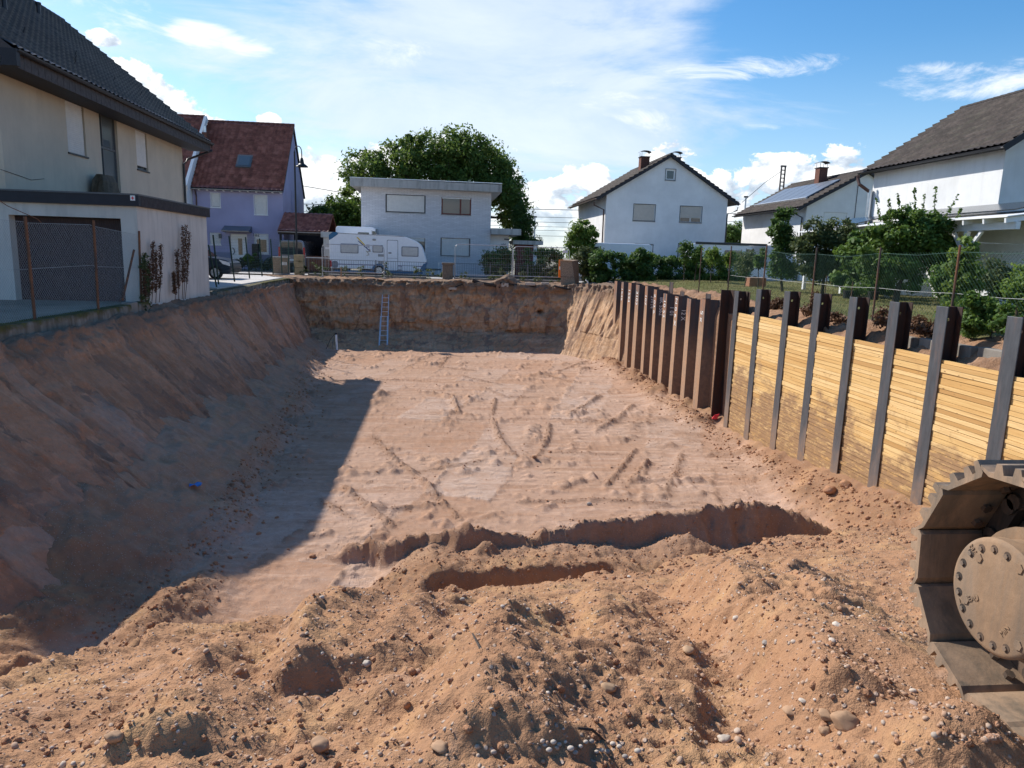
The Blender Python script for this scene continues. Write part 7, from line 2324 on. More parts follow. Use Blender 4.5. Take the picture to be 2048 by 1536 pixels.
    # dry docks against the garage wall
    for i, (stems, lab) in enumerate((([(296, 605, 298, 525), (303, 600, 306, 485), (311, 598, 312, 505), (318, 596, 322, 490), (290, 606, 288, 540)], "reddish dry dock stalks beside the green weeds at the garage corner"),
                                      ([(357, 592, 354, 500), (364, 590, 366, 455), (370, 590, 379, 465), (367, 592, 372, 452), (350, 590, 347, 545)], "tall brown dry dock plant against the garage side wall"))):
        X = -7.86
        p0 = onX(stems[1][0], stems[1][1], X)
        root = empty("dry_plant", (X, float(p0[1]), float(p0[2]) - 0.05), lab, "plant", "dry docks on the wall top")
        mb = MB(); cs = []
        for (a, b, c, d) in stems:
            q0, q1 = onX(a, b, X), onX(c, d, X - 0.03)
            q0[2] -= 0.12
            mb.tube([tuple(q0), tuple((q0 + q1) / 2 + np.array([0.02, 0.02, 0])), tuple(q1)], [0.010, 0.008, 0.003], 5)
            for t in np.linspace(0.25, 1.0, 26): cs.append(q0 + (q1 - q0) * t)
        mb.build("stalk", M["leaf_dry"], root)
        v, f, tn = leaf_mesh("s", cs, 0.07, 2600, 0.022, 150 + i, 0.5, 0.8)
        leaf_obj("seed_head", v, f, tn, M["leaf_dry"], root)
    p = onX(290, 560, -7.9)
    root = empty("green_weed", (-7.9, float(p[1]), -0.2), "green weeds growing up the garage corner", "plant")
    cs = [onX(290 + random.uniform(-6, 8), y, -7.88) for y in np.linspace(625, 510, 30)]
    v, f, tn = leaf_mesh("w", cs, 0.09, 1500, 0.028, 161); leaf_obj("leaves", v, f, tn, M["leaf_olive"], root)
    # weeds along the far pit edge
    spots = [(650, 545, 0.5, "leaf_olive"), (690, 530, 0.6, "leaf_mid"), (720, 535, 0.6, "leaf_olive"), (775, 530, 0.8, "leaf_olive"), (860, 545, 0.5, "leaf_mid"), (835, 552, 0.7, "leaf_olive"), (880, 552, 0.4, "leaf_light"), (930, 555, 0.4, "leaf_olive"), (1003, 550, 0.7, "leaf_light"), (1045, 555, 0.5, "leaf_light"), (985, 556, 0.3, "leaf_olive"), (1105, 555, 0.6, "leaf_mid"), (1115, 545, 0.8, "leaf_mid"), (610, 535, 0.8, "leaf_light"), (637, 530, 0.7, "leaf_light"), (1075, 560, 0.3, "leaf_olive")]
    cs, sgs = [], []
    for (px, py, h_, mt) in spots:
        p = onY(px, py, 41.2)
        for k in range(10): cs.append((p[0] + random.uniform(-0.25, 0.25), 41.2 + random.uniform(-0.4, 0.2), 0.12 + h_ * random.random()))
    root = empty("weeds", (0, 41.2, 0.1)); root["kind"] = "stuff"
    v, f, tn = leaf_mesh("w", cs, 0.10, 5200, 0.035, 171, 0.5); o = leaf_obj("weed_leaves", v, f, tn, M["leaf_olive"], root); o["kind"] = "stuff"
    # lavender in front of the purple house
    for i, (px, w, mt, lab) in enumerate(((490, 0.9, "leaf_grey", "grey lavender clump below the white front door"), (528, 0.8, "leaf_grey", "grey lavender clump below the purple house's window"), (500, 0.4, "leaf_light", "bright green plant standing above the lavender"))):
        p = onY(px, 535, 50.5)
        tree("lavender", lab, "plant", (p[0], 50.5, 0), [(p[0] + q, 50.5, 0.45 + (0.35 if i == 2 else 0), w * 0.5, 0.4, 0.42) for q in (-w * 0.6, 0, w * 0.6)], mt, 2200, 0.06, 40, 181 + i, 0.02, 0.2, 4)
    # dry grass on the lawn
    n = 26000
    xs = RNG.uniform(9.55, 24, n); ys = RNG.uniform(8, 42, n)
    zs = 0.36 + 0.05 * fbm(xs * 0.2, ys * 0.2, 3, 77) + 0.012 * xs - 0.12
    a = RNG.uniform(0, 2 * np.pi, n); h = RNG.uniform(0.03, 0.09, n); w = 0.012
    v = np.stack([np.stack([xs - w * np.cos(a), ys - w * np.sin(a), zs - 0.01], 1), np.stack([xs + w * np.cos(a), ys + w * np.sin(a), zs - 0.01], 1),
                  np.stack([xs + 0.03 * np.sin(a), ys + 0.03 * np.cos(a), zs + h], 1)], 1).reshape(-1, 3)
    me = mesh_from("grass", v, np.arange(n * 3).reshape(n, 3))
    at = me.attributes.new("tone", "FLOAT", "POINT"); at.data.foreach_set("value", np.repeat(RNG.random(n), 3).astype(np.float32))
    g = link_obj("grass", me, M["grass"]); tag(g, "short dry grass of the lawn", "grass", kind="stuff")
    # far wood line
    cs = []
    for x in np.arange(-160, 260, 1.6):
        if random.random() < 0.95: cs.append((x, 230 + random.uniform(-6, 6), random.uniform(0.5, 4.0)))
    v, f, tn = leaf_mesh("w", cs, 2.2, 9000, 0.6, 191); off = np.array([0, 230, 0.0])
    me = mesh_from("distant_trees", v - off, f); at = me.attributes.new("tone", "FLOAT", "POINT"); at.data.foreach_set("value", tn.astype(np.float32))
    o = link_obj("distant_trees", me, M["leaf_mid"], None, (0, 230, 0)); tag(o, "low line of distant trees beyond the railway", "trees", kind="stuff")


vegetation()


# ------------------------------------------------------------------ vehicles
def rounded(poly, r, seg=5):
    """round the corners of a polygon; r per corner or one value"""
    n = len(poly); out = []
    for i in range(n):
        p = Vector(poly[i]); a = Vector(poly[i - 1]); b = Vector(poly[(i + 1) % n]); rr = r[i] if isinstance(r, (list, tuple)) else r
        if rr <= 0: out.append(tuple(p)); continue
        u, v = (a - p), (b - p); rr = min(rr, u.length * 0.45, v.length * 0.45); u.normalize(); v.normalize()
        for k in range(seg + 1):
            t = k / seg; q = (p + u * rr) * (1 - t) ** 2 + p * 2 * t * (1 - t) + (p + v * rr) * t ** 2; out.append(tuple(q))
    return out


def wheel(parent, x, y, z, r, w=0.2):
    t = MB(); t.disc((x, y, z), r, "Y", 24, w); o = t.build("wheel", M["tyre"], parent)
    m = MB(); m.disc((x, y - w / 2 - 0.004, z), r * 0.66, "Y", 20, 0.02); m.build("rim", M["rim"], o)
    for k in range(5):
        a = 2 * math.pi * k / 5
        MB().bar((x, y - w / 2 - 0.02, z), (x + r * 0.58 * math.cos(a), y - w / 2 - 0.02, z + r * 0.58 * math.sin(a)), 0.05, 0.012, (0, 1, 0)).build("spoke", M["alu"], o)
    return o


def caravan():
    Y0, Y1 = 46.0, 48.2
    x = lambda px: float(onY(px, 500, Y0)[0])
    z = lambda py, px=750: float(onY(px, py, Y0)[2])
    xl, xr = x(659), x(854)
    root = empty("caravan", ((xl + xr) / 2, 47, 0.05), "white touring caravan with teal corners parked behind the mesh fence", "caravan")
    zb, zt = 0.42, z(468, 700)
    prof = [(xl + 0.05, zb), (xr - 0.42, zb), (xr, zb + 0.55), (xr - 0.35, zt - 0.45), (xr - 1.4, zt - 0.02), (xl + 0.35, zt + 0.06), (xl - 0.02, zt - 0.25), (xl, zb + 0.5)]
    body = MB().prism(rounded(prof, [0.1, 0.2, 0.15, 0.35, 0.6, 0.2, 0.15, 0.1]), Y0, Y1, "Y").build("body", M["caravan"], root, bevel=0.05)
    F = Face((0, Y0), (1, 0), (0, -1))

    def panel(name, px0, py0, px1, py1, mat, w, par=root, r=0.05, w0=0.0):
        m = MB(); pl = rounded([(x(px0), z(py1)), (x(px1), z(py1)), (x(px1), z(py0)), (x(px0), z(py0))], r)
        m.prism(pl, Y0 - w, Y0 - w0, "Y"); return m.build(name, mat, par)
    for (a, b, c, d) in ((681, 489, 717, 508), (745, 490, 766, 505), (803, 491, 837, 511)):
        w = panel("window", a, b, c, d, M["caravan_grey"], 0.02, r=0.06); panel("pane", a + 1.7, b + 1.7, c - 1.7, d - 1.7, M["caravan_win"], 0.035, w, 0.05, 0.021)
    d = panel("door", 774, 479, 796, 541, M["frame_dark"], 0.012, r=0.08); panel("door_leaf", 774.7, 479.8, 795.3, 540, M["caravan"], 0.026, d, 0.08, 0.013)
    panel("door_handle", 777, 504, 783, 506, M["black_plastic"], 0.05, d, 0.01, 0.027)
    panel("door_split", 775, 515.2, 795, 515.8, M["caravan_grey"], 0.031, d, 0, 0.027)
    panel("stripe", 675, 529.5, 852, 531, M["navy"], 0.006, body, 0); panel("skirt", 668, 541.5, 846, 545, M["caravan_teal"], 0.008, body, 0)
    panel("roof_lamp", 745, 477.5, 752, 481.5, M["sill"], 0.03); panel("vent", 756, 508, 768, 513, M["sill"], 0.012, r=0.02); panel("vent", 756, 522, 768, 528, M["sill"], 0.012, r=0.02)
    h = panel("service_hatch", 802, 529, 834, 541, M["caravan_grey"], 0.014, r=0.12); panel("hatch_leaf", 803, 530, 833, 540, M["caravan"], 0.022, h, 0.11, 0.015)
    panel("tail_lamp", 659.5, 523, 663, 536, M["lamp_red"], 0.03); panel("rear_fender", 663, 524, 676, 538, M["caravan_grey"], 0.012, r=0.2)
    # teal corner caps
    MB().prism(rounded([(xl - 0.03, zt - 0.42), (xl + 0.15, zt - 0.32), (xl + 0.55, zt - 0.02), (xl + 0.5, zt + 0.09), (xl + 0.2, zt + 0.09), (xl - 0.03, zt - 0.1)], 0.06), Y0 - 0.015, Y1 + 0.01, "Y").build("corner_cap", M["caravan_teal"], root)
    MB().prism(rounded([(xr - 0.5, zb - 0.03), (xr - 0.15, zb), (xr + 0.02, zb + 0.5), (xr - 0.2, zb + 0.45)], 0.05), Y0 - 0.015, Y1 + 0.01, "Y").build("corner_cap", M["caravan_teal"], root)
    MB().prism([(xl + 0.5, zt + 0.055), (xr - 1.4, zt - 0.03), (xr - 1.4, zt - 0.06), (xl + 0.5, zt + 0.02)], Y0 - 0.02, Y0 - 0.002, "Y").build("roof_trim", M["caravan_grey"], root)
    cx, cz = x(758), z(541)
    arch = MB(); ring = [(cx + 0.45 * math.cos(math.pi * k / 14), cz + 0.02 + 0.42 * math.sin(math.pi * k / 14)) for k in range(15)]
    arch.prism(ring, Y0 - 0.014, Y0 - 0.002, "Y"); arch.build("wheel_arch", M["caravan_teal"], root)
    wheel(root, cx, Y0 + 0.06, 0.35, 0.32, 0.2)
    # sticker: two feathers and a squiggle
    MB().add([(x(713), Y0 - 0.008, z(476)), (x(715.5), Y0 - 0.008, z(475)), (x(731), Y0 - 0.008, z(491)), (x(728), Y0 - 0.008, z(491))], [(0, 1, 2, 3)]).build("sticker", M["yellow"], body)
    MB().add([(x(715), Y0 - 0.009, z(482.5)), (x(718), Y0 - 0.009, z(483)), (x(741), Y0 - 0.009, z(502)), (x(738), Y0 - 0.009, z(502))], [(0, 1, 2, 3)]).build("sticker", M["navy"], body)
    MB().tube([(x(q), Y0 - 0.012, z(p)) for q, p in ((739, 498), (741, 503), (734, 504), (732, 502), (736, 506), (738, 510), (733, 511))], 0.02, 5).build("sticker", M["sandstone"], body)
    for k in range(4):
        MB().box(x(733 + (k % 2) * 3.5), x(735.4 + (k % 2) * 3.5), Y0 - 0.011, Y0 - 0.004, z(492 + (k // 2) * 3.5), z(489.6 + (k // 2) * 3.5)).build("sticker", M["caravan_grey"], body)
    MB().tube([(xr - 0.2, 47.1, 0.5), (xr + 0.9, 47.1, 0.5)], 0.05, 8).build("drawbar", M["frame_grey"], root)
    MB().tube([(xr + 0.75, 47.1, 0.08), (xr + 0.75, 47.1, 0.95)], 0.035, 8).build("jockey_wheel", M["white_plastic"], root)


caravan()


def van(label, xa, xb, Y0, ztop, zg, mat, front=1, rack=False, windows=True, w=1.95, name="parked_van"):
    """panel van seen from the side; front=+1: nose towards +x"""
    L = xb - xa
    root = empty(name, ((xa + xb) / 2, Y0 + w / 2, zg), label, "van")
    s = (lambda t: xa + t * L) if front > 0 else (lambda t: xb - t * L)
    b = zg + 0.32
    prof = [(s(0.0), b), (s(0.985), b), (s(1.0), b + 0.45), (s(0.965), b + 0.75), (s(0.86), b + 0.98), (s(0.755), ztop - 0.06), (s(0.70), ztop), (s(0.03), ztop), (s(0.0), ztop - 0.12)]
    body = MB().prism(rounded(prof, [0.08, 0.12, 0.15, 0.15, 0.12, 0.12, 0.1, 0.15, 0.1]), Y0, Y0 + w, "Y").build("body", mat, root, bevel=0.10)
    F = Face((0, Y0), (1, 0), (0, -1))
    gl = [(s(0.735), b + 0.95), (s(0.835), b + 0.97), (s(0.765), ztop - 0.25), (s(0.70), ztop - 0.25), (s(0.70), b + 0.95)]
    MB().prism(gl, Y0 - 0.008, Y0 + 0.01, "Y").build("side_window", M["glass"], root)
    if windows:
        MB().prism(rounded([(s(0.42), b + 0.95), (s(0.64), b + 0.95), (s(0.64), ztop - 0.35), (s(0.42), ztop - 0.35)], 0.06), Y0 - 0.008, Y0 + 0.01, "Y").build("side_window", M["glass"], root)
    MB().hexa([(s(0.87), Y0 + 0.12, b + 0.99), (s(0.875), Y0 + 0.12, b + 1.0), (s(0.875), Y0 + w - 0.12, b + 1.0), (s(0.87), Y0 + w - 0.12, b + 0.99), (s(0.765), Y0 + 0.2, ztop - 0.1), (s(0.77), Y0 + 0.2, ztop - 0.09), (s(0.77), Y0 + w - 0.2, ztop - 0.09), (s(0.765), Y0 + w - 0.2, ztop - 0.1)]).build("windscreen", M["glass"], root)
    for t in (0.18, 0.83): wheel(root, s(t), Y0 + 0.1, zg + 0.33, 0.33, 0.22)
    for q in (0.05, w - 0.35): MB().box(min(s(0.972), s(1.002)), max(s(0.972), s(1.002)), Y0 + q, Y0 + q + 0.3, b + 0.45, b + 0.68).build("headlight", M["lamp_lens"], root, bevel=0.03)
    MB().box(min(s(0.69), s(0.696)), max(s(0.69), s(0.696)), Y0 - 0.006, Y0 + 0.004, b + 0.15, ztop - 0.2).build("door_gap", M["frame_dark"], root)
    MB().box(min(s(0.76), s(0.79)), max(s(0.76), s(0.79)), Y0 - 0.22, Y0 - 0.002, b + 0.92, b + 1.15).build("wing_mirror", M["black_plastic"], root, bevel=0.03)
    if rack:
        MB().box(min(s(0.05), s(0.95)), max(s(0.05), s(0.95)), Y0 - 0.06, Y0 + 0.10, ztop - 0.02, ztop + 0.12).build("roof_awning", M["frame_dark"], root, bevel=0.03)
    return root


_x = lambda px, py, Y: float(onY(px, py, Y)[0])
van("white panel van, only its roof showing above the laurel hedge", _x(1150, 490, 44.6), _x(1305, 490, 44.6), 44.6, float(onY(1250, 487, 44.6)[2]), 0.05, M["van_white"], -1, False, False)
van("long white camper van with dark awning behind the clipped hedge", _x(1383, 490, 44.4), _x(1542, 490, 44.4), 44.4, float(onY(1450, 489, 44.4)[2]), 0.05, M["van_white"], 1, True)
van("white high-roofed vehicle whose roof shows above the caravan", _x(670, 460, 48.6), _x(775, 460, 48.6), 48.9, float(onY(700, 453, 48.9)[2]), 0.05, M["van_white"], 1, False)


def rear_van():
    Y0 = 49.4
    xa, xb = _x(556, 500, Y0), _x(611, 500, Y0); zt = float(onY(580, 480, Y0)[2])
    root = empty("parked_van", ((xa + xb) / 2, Y0 + 2.2, 0.02), "dark grey people carrier parked under the carport, tail towards us", "van")
    prof = rounded([(xa, 0.35), (xb, 0.35), (xb + 0.02, 1.1), (xb - 0.12, zt), (xa + 0.12, zt), (xa - 0.02, 1.1)], [0.1, 0.1, 0.2, 0.25, 0.25, 0.2])
    MB().prism(prof, Y0, Y0 + 4.4, "Y").build("body", M["car_grey"], root, bevel=0.06)
    MB().prism(rounded([(xa + 0.16, 1.15), (xb - 0.16, 1.15), (xb - 0.24, zt - 0.14), (xa + 0.24, zt - 0.14)], 0.08), Y0 - 0.012, Y0 + 0.01, "Y").build("rear_window", M["glass"], root)
    for x in (xa + 0.02, xb - 0.16): MB().box(x, x + 0.13, Y0 - 0.02, Y0 + 0.05, 0.95, 1.65).build("tail_light", M["lamp_red"], root, bevel=0.02)
    MB().box((xa + xb) / 2 - 0.27, (xa + xb) / 2 + 0.27, Y0 - 0.015, Y0 - 0.002, 0.75, 0.87).build("number_plate", M["white_plastic"], root)
    for x in (xa + 0.14, xb - 0.14): MB().disc((x, Y0 + 0.9, 0.33), 0.31, "X", 20, 0.2).build("wheel", M["tyre"], root)
    MB().box(xa + 0.05, xb - 0.05, Y0 - 0.05, Y0 + 0.06, 0.38, 0.62).build("bumper", M["black_plastic"], root, bevel=0.03)


rear_van()


def blue_car():
    Y0, w = 35.2, 1.8
    xn = _x(463, 520, Y0); L = 4.2; xa = xn - L; g = 0.02
    root = empty("parked_car", (xn - L / 2, Y0 + w / 2, g), "dark blue car parked behind the garage, only its nose in view", "car")
    s = lambda t: xa + t * L
    lower = rounded([(s(0.01), g + 0.28), (s(0.97), g + 0.25), (s(1.0), g + 0.55), (s(0.985), g + 0.78), (s(0.93), g + 0.92), (s(0.72), g + 1.05), (s(0.0), g + 1.08)], [0.1, 0.12, 0.12, 0.12, 0.15, 0.1, 0.1])
    MB().prism(lower, Y0, Y0 + w, "Y").build("body", M["car_blue"], root, bevel=0.09)
    MB().prism(rounded([(s(0.02), g + 1.04), (s(0.74), g + 1.02), (s(0.55), g + 1.55), (s(0.42), g + 1.64), (s(0.08), g + 1.6)], [0.05, 0.05, 0.2, 0.15, 0.2]), Y0 + 0.10, Y0 + w - 0.10, "Y").build("cabin", M["car_blue"], root, bevel=0.07)
    MB().prism([(s(0.44), g + 1.08), (s(0.68), g + 1.07), (s(0.55), g + 1.48), (s(0.44), g + 1.54)], Y0 + 0.088, Y0 + 0.12, "Y").build("side_window", M["glass"], root)
    MB().hexa([(s(0.735), Y0 + 0.2, g + 1.05), (s(0.74), Y0 + 0.2, g + 1.06), (s(0.74), Y0 + w - 0.2, g + 1.06), (s(0.735), Y0 + w - 0.2, g + 1.05), (s(0.56), Y0 + 0.24, g + 1.54), (s(0.565), Y0 + 0.24, g + 1.55), (s(0.565), Y0 + w - 0.24, g + 1.55), (s(0.56), Y0 + w - 0.24, g + 1.54)]).build("windscreen", M["glass"], root)
    for t in (0.17, 0.82): wheel(root, s(t), Y0 + 0.06, g + 0.31, 0.31, 0.2)
    MB().prism(rounded([(s(0.90), g + 0.72), (s(0.985), g + 0.62), (s(0.975), g + 0.80), (s(0.86), g + 0.92)], 0.04), Y0 - 0.012, Y0 + 0.2, "Y").build("headlight", M["lamp_lens"], root)
    MB().prism(rounded([(s(0.90), g + 0.72), (s(0.985), g + 0.62), (s(0.975), g + 0.80), (s(0.86), g + 0.92)], 0.04), Y0 + w - 0.2, Y0 + w + 0.012, "Y").build("headlight", M["lamp_lens"], root)
    MB().box(s(0.985), s(1.005), Y0 + 0.3, Y0 + w - 0.3, g + 0.32, g + 0.5).build("grille", M["black_plastic"], root)


blue_car()


# ------------------------------------------------------------------ street furniture and odds and ends
def odds():
    # lamp post
    X, Y = -8.25, 43.2
    root = empty("street_lamp", (X, Y, 0), "dark street lamp with bell shade and swan-neck top by the purple house", "street lamp")
    zt = float(onY(594, 300, Y)[2])
    MB().tube([(X, Y, -0.1), (X, Y, 1.0), (X, Y, zt - 0.1)], [0.07, 0.055, 0.045], 12).build("pole", M["lamp_metal"], root)
    pts = [(X, Y, zt - 0.12)] + [(X + 0.20 - 0.20 * math.cos(t), Y, zt - 0.1 + 0.32 * math.sin(t)) for t in np.linspace(0.2, math.pi, 8)] + [(X + 0.4, Y, zt - 0.45)]
    MB().tube(pts, 0.028, 8).build("swan_neck", M["lamp_metal"], root)
    sh = MB(); prof = [(0.06, 0.0), (0.10, -0.12), (0.13, -0.30), (0.34, -0.46), (0.36, -0.50)]; n = 20; v = []; f = []
    for k in range(n):
        a = 2 * math.pi * k / n
        for (r, z) in prof: v.append((X + 0.4 + r * math.cos(a), Y + r * math.sin(a), zt - 0.42 + z))
    for k in range(n):
        for j in range(4): f.append((k * 5 + j, ((k + 1) % n) * 5 + j, ((k + 1) % n) * 5 + j + 1, k * 5 + j + 1))
    sh.add(v, f); sh.build("lamp_shade", M["lamp_metal"], root, smooth=True)
    # stone pillars and block
    t = empty("stone_pillar", (-7.7, 41.2, 0), "yellowish sandstone pillar at the far left pit corner", "pillar")
    x0, x1 = _x(589, 530, 41.2), _x(608, 530, 41.2)
    for k in range(4):
        MB().box(x0 + 0.01 * (k % 2), x1 - 0.01 * (k % 2), 41.0, 41.5, -0.2 + k * 0.36, 0.15 + k * 0.36).build("stone_block", M["sandstone"], t, bevel=0.02)
    p = empty("stone_pillar", (0.6, 40.9, 0), "short brown stone pillar standing alone right of the caravan", "pillar")
    x0, x1 = _x(885, 540, 40.9), _x(906, 540, 40.9)
    MB().box(x0, x1, 40.7, 41.2, -0.4, 0.92).build("shaft", M["pillar_brown"], p, bevel=0.03)
    MB().box(x0 - 0.04, x1 + 0.04, 40.66, 41.24, 0.92, 1.03).build("cap", M["pillar_brown"], p, bevel=0.02)
    c = empty("utility_cabinet", (-9.3, 42.8, 0), "grey-beige utility cabinet with louvres behind the green fence", "cabinet")
    x0, x1 = _x(545, 530, 42.6), _x(577, 530, 42.6)
    MB().box(x0, x1, 42.6, 43.0, 0.0, 1.02).build("housing", M["pillar_brown"], c, bevel=0.02)
    MB().box(x0 - 0.03, x1 + 0.03, 42.56, 43.04, 1.02, 1.08).build("lid", M["sill"], c)
    for k in range(5): MB().box(x1 - 0.42 + k * 0.07, x1 - 0.38 + k * 0.07, 42.585, 42.6, 0.6, 0.78).build("louvre", M["white_plastic"], c)
    # boarded cabinet at the pit edge
    Y = 38.35
    b = empty("boarded_cabinet", (6.85, Y, 0.1), "strand-board wrapped cabinet perched on the pit edge", "cabinet")
    P = lambda px, py, dy=0: onY(px, py, Y + dy)
    q = [P(1122, 571), P(1151, 574), P(1158, 568, 0.9), P(1130, 566, 0.9), P(1120, 521), P(1144, 522), P(1157, 520, 0.9), P(1134, 519, 0.9)]
    MB().hexa(q).build("housing", M["osb"], b, bevel=0.01)
    side = MB().add([q[1] + (0.004, -0.002, 0), q[2] + (0.004, 0, 0), q[6] + (0.004, 0, 0), q[5] + (0.004, -0.002, 0)], [(0, 1, 2, 3)]); side.build("side_board", M["osb_side"], b)
    MB().bar(q[4] + np.array((0, -0.02, 0.0)), q[5] + np.array((0, -0.02, 0.0)), 0.05, 0.05).build("edge_batten", M["wood_old"], b)
    MB().bar((q[0] + q[4]) / 2 * 1.0 + np.array((0.0, -0.012, -0.18)), (q[1] + q[5]) / 2 + np.array((0, -0.012, -0.18)), 0.02, 0.012).build("board_joint", M["root"], b)
    o = MB(); a0, a1 = onY(1118, 519, 39.6), onY(1127, 555, 39.6)
    o.box(a0[0], a1[0] + 0.3, 39.58, 39.62, a1[2], a0[2]); ob = o.build("orange_board", M["orange"], None); tag(ob, "orange warning board behind the boarded cabinet", "board")
    mm = MB().box(a0[0] + 0.02, a0[0] + 0.17, 39.57, 39.58, a0[2] - 0.55, a0[2] - 0.38); mm.build("white_label", M["white_plastic"], ob)
    cb = MB().tube([(6.2, 38.1, 0.02), (6.5, 37.9, -0.06), (6.9, 37.85, -0.14), (7.3, 37.75, -0.05), (7.7, 37.8, 0.1), (7.9, 38.0, 0.2)], 0.05, 8).build("cable_bundle", M["black_plastic"], None)
    tag(cb, "black cable bundle hanging under the boarded cabinet", "cable")
    wp = MB().tube([tuple(onY(px, py, 37.2)) for px, py in ((1171, 560), (1175, 563), (1177, 572), (1177, 590))], 0.035, 8).build("white_pipe", M["white_plastic"], None)
    tag(wp, "bent white pipe end sticking out of the sand slope", "pipe")
    fl = MB(); a = onX(1207, 575, 8.9); fl.tube([(a[0], a[1], a[2] - 0.35), (a[0], a[1], a[2] + 0.25)], 0.02, 6)
    f0 = fl.build("marker_stake", M["red"], None); tag(f0, "red marker stake at the far end of the sheet piles", "stake")
    MB().hexa([(a[0] - .08, a[1] - 0.01, a[2] - .2), (a[0] + .08, a[1] - 0.01, a[2] - .2), (a[0] + .08, a[1] + .01, a[2] - .2), (a[0] - .08, a[1] + .01, a[2] - .2), (a[0] - .05, a[1] - .01, a[2] + .2), (a[0] + .07, a[1] - .01, a[2] + .2), (a[0] + .07, a[1] + .01, a[2] + .2), (a[0] - .05, a[1] + .01, a[2] + .2)]).build("ribbon", M["red"], f0)
    h = hit(1429, 838)
    r = MB().hexa([(h[0] - .10, h[1] - .05, h[2]), (h[0] + .06, h[1] - .05, h[2]), (h[0] + .08, h[1] + .05, h[2]), (h[0] - .08, h[1] + .05, h[2]), (h[0] - .02, h[1] - .03, h[2] + .13), (h[0] + .13, h[1] - .03, h[2] + .16), (h[0] + .14, h[1] + .0, h[2] + .16), (h[0], h[1] + .0, h[2] + .13)]).build("red_tag", M["red"], None)
    tag(r, "red plastic marker at the foot of the first H-beam", "marker")
    # ladder against the far bank
    L = empty("ladder", (-2.65, 36.9, FLOOR), "aluminium ladder leaning on the far pit wall", "ladder")
    b0, b1 = onY(758.5, 704, 36.6), onY(775, 704, 36.6); t0, t1 = onY(765, 590, 38.35), onY(777.5, 590, 38.35)
    for k, (a, c_) in enumerate(((b0, t0), (b1, t1))): MB().bar(tuple(a), tuple(c_), 0.035, 0.07).build("rail", M["alu"], L)
    nr = 12
    for k in range(nr):
        t = (k + 0.4) / nr; MB().tube([tuple(b0 + (t0 - b0) * t), tuple(b1 + (t1 - b1) * t)], 0.017, 6).build("rung", M["alu"], L)
    d = np.array([-0.035, -0.05, 0.0])
    for a, c_ in ((b0, t0), (b1, t1)): MB().bar(tuple(a + d), tuple(a + (c_ - a) * 0.62 + d), 0.03, 0.06).build("extension_rail", M["alu"], L)
    # pump with hose at the far left toe
    pz = onZ(672, 700, FLOOR + 0.03)
    S = empty("site_pipe", tuple(pz), "white pipe stub leaning on a small dark stand at the far left corner", "pipe")
    MB().tube([(0.05, 0, 0.0), (-0.02, 0.25, 0.74)], 0.05, 10).build("pipe", M["white_plastic"], S, local=True)
    MB().tube([(-0.02, 0.25, 0.74), (-0.03, 0.27, 0.82)], 0.07, 10).build("pipe_collar", M["black_plastic"], S, local=True)
    MB().tube([(-0.08, 0.24, 0.78), (-0.3, 0.2, 0.5), (-0.42, 0.12, 0.2), (-0.5, 0.05, 0.02)], 0.014, 6).build("hose", M["black_plastic"], S, local=True)
    MB().tube([(-0.04, 0.24, 0.76), (-0.2, 0.2, 0.35), (-0.16, 0.1, 0.0)], 0.014, 6).build("stand_leg", M["frame_grey"], S, local=True)
    # blue rag on the left slope
    h = hit(392, 977); hx = max(h[0], toe_x(np.array([h[1]]))[0] + 0.1)
    rg = MB(); v = []; f = []
    for i in range(5):
        for j in range(4): v.append((h[0] + (i - 2) * 0.05, h[1] + (j - 1.5) * 0.05, h[2] + 0.05 + random.uniform(0, 0.05)))
    for i in range(4):
        for j in range(3): f.append((i * 4 + j, i * 4 + j + 1, i * 4 + j + 5, i * 4 + j + 4))
    rg.add(v, f); o = rg.build("blue_rag", M["blue"], None); tag(o, "crumpled blue rag in the rubble at the foot of the left bank", "rag")
    # roots, planks and concrete scraps on the far edge
    x = lambda px, Y=39.3: _x(px, 560, Y)
    for (pts, r, lab, mat) in ((((945, 560), (960, 566), (985, 570), (1000, 575)), 0.09, "thick dark root lying on the far pit edge", "root"), (((1000, 566), (1040, 571), (1080, 574)), 0.06, "long dark root trailing along the far pit edge towards the cabinet", "root"),
                               (((900, 582), (915, 572), (930, 567), (945, 566)), 0.025, "black bent cable sticking out of the far bank", "black_plastic")):
        o = MB().tube([tuple(onY(a, b, 38.75)) for a, b in pts], [r * 1.1] + [r] * (len(pts) - 2) + [r * 0.4], 8).build("root" if mat == "root" else "cable", M[mat], None); tag(o, lab, "root" if mat == "root" else "cable")
    pl = MB().bar(tuple(onY(800, 563, 39.0)), tuple(onY(872, 566, 39.0)), 0.16, 0.05).build("loose_plank", M["wood_old"], None); tag(pl, "loose weathered plank lying on the far pit edge", "plank")
    st = MB().box(_x(682, 545, 39.8) - 0.03, _x(682, 545, 39.8) + 0.04, 39.78, 39.84, -0.1, 0.62).build("wooden_stake", M["wood_old"], None); tag(st, "wooden survey stake in front of the caravan", "stake")
    for i, (px, py, sx, sz, lab) in enumerate(((1060, 568, 0.28, 0.07, "flat pale concrete slab scrap left of the cabinet on the pit edge"), (1090, 567, 0.22, 0.06, "small pale concrete scrap nearest the boarded cabinet"), (1010, 570, 0.2, 0.1, "grey concrete lump behind the dark root"), (905, 577, 0.22, 0.06, "white stone flake below the brown pillar"))):
        p = onY(px, py, 38.75); m = MB(); pr = rounded([(-sx, -0.1), (sx * 0.9, -0.12), (sx, 0.08), (sx * 0.2, 0.14), (-sx * 0.9, 0.1)], 0)
        m.prism([(p[0] + a, p[1] + b) for a, b in pr], p[2] - sz, p[2] + sz, "Z"); o = m.build("concrete_scrap", M["stone_pale"], None, bevel=0.01); tag(o, lab, "concrete scrap", "scraps on the pit edge")
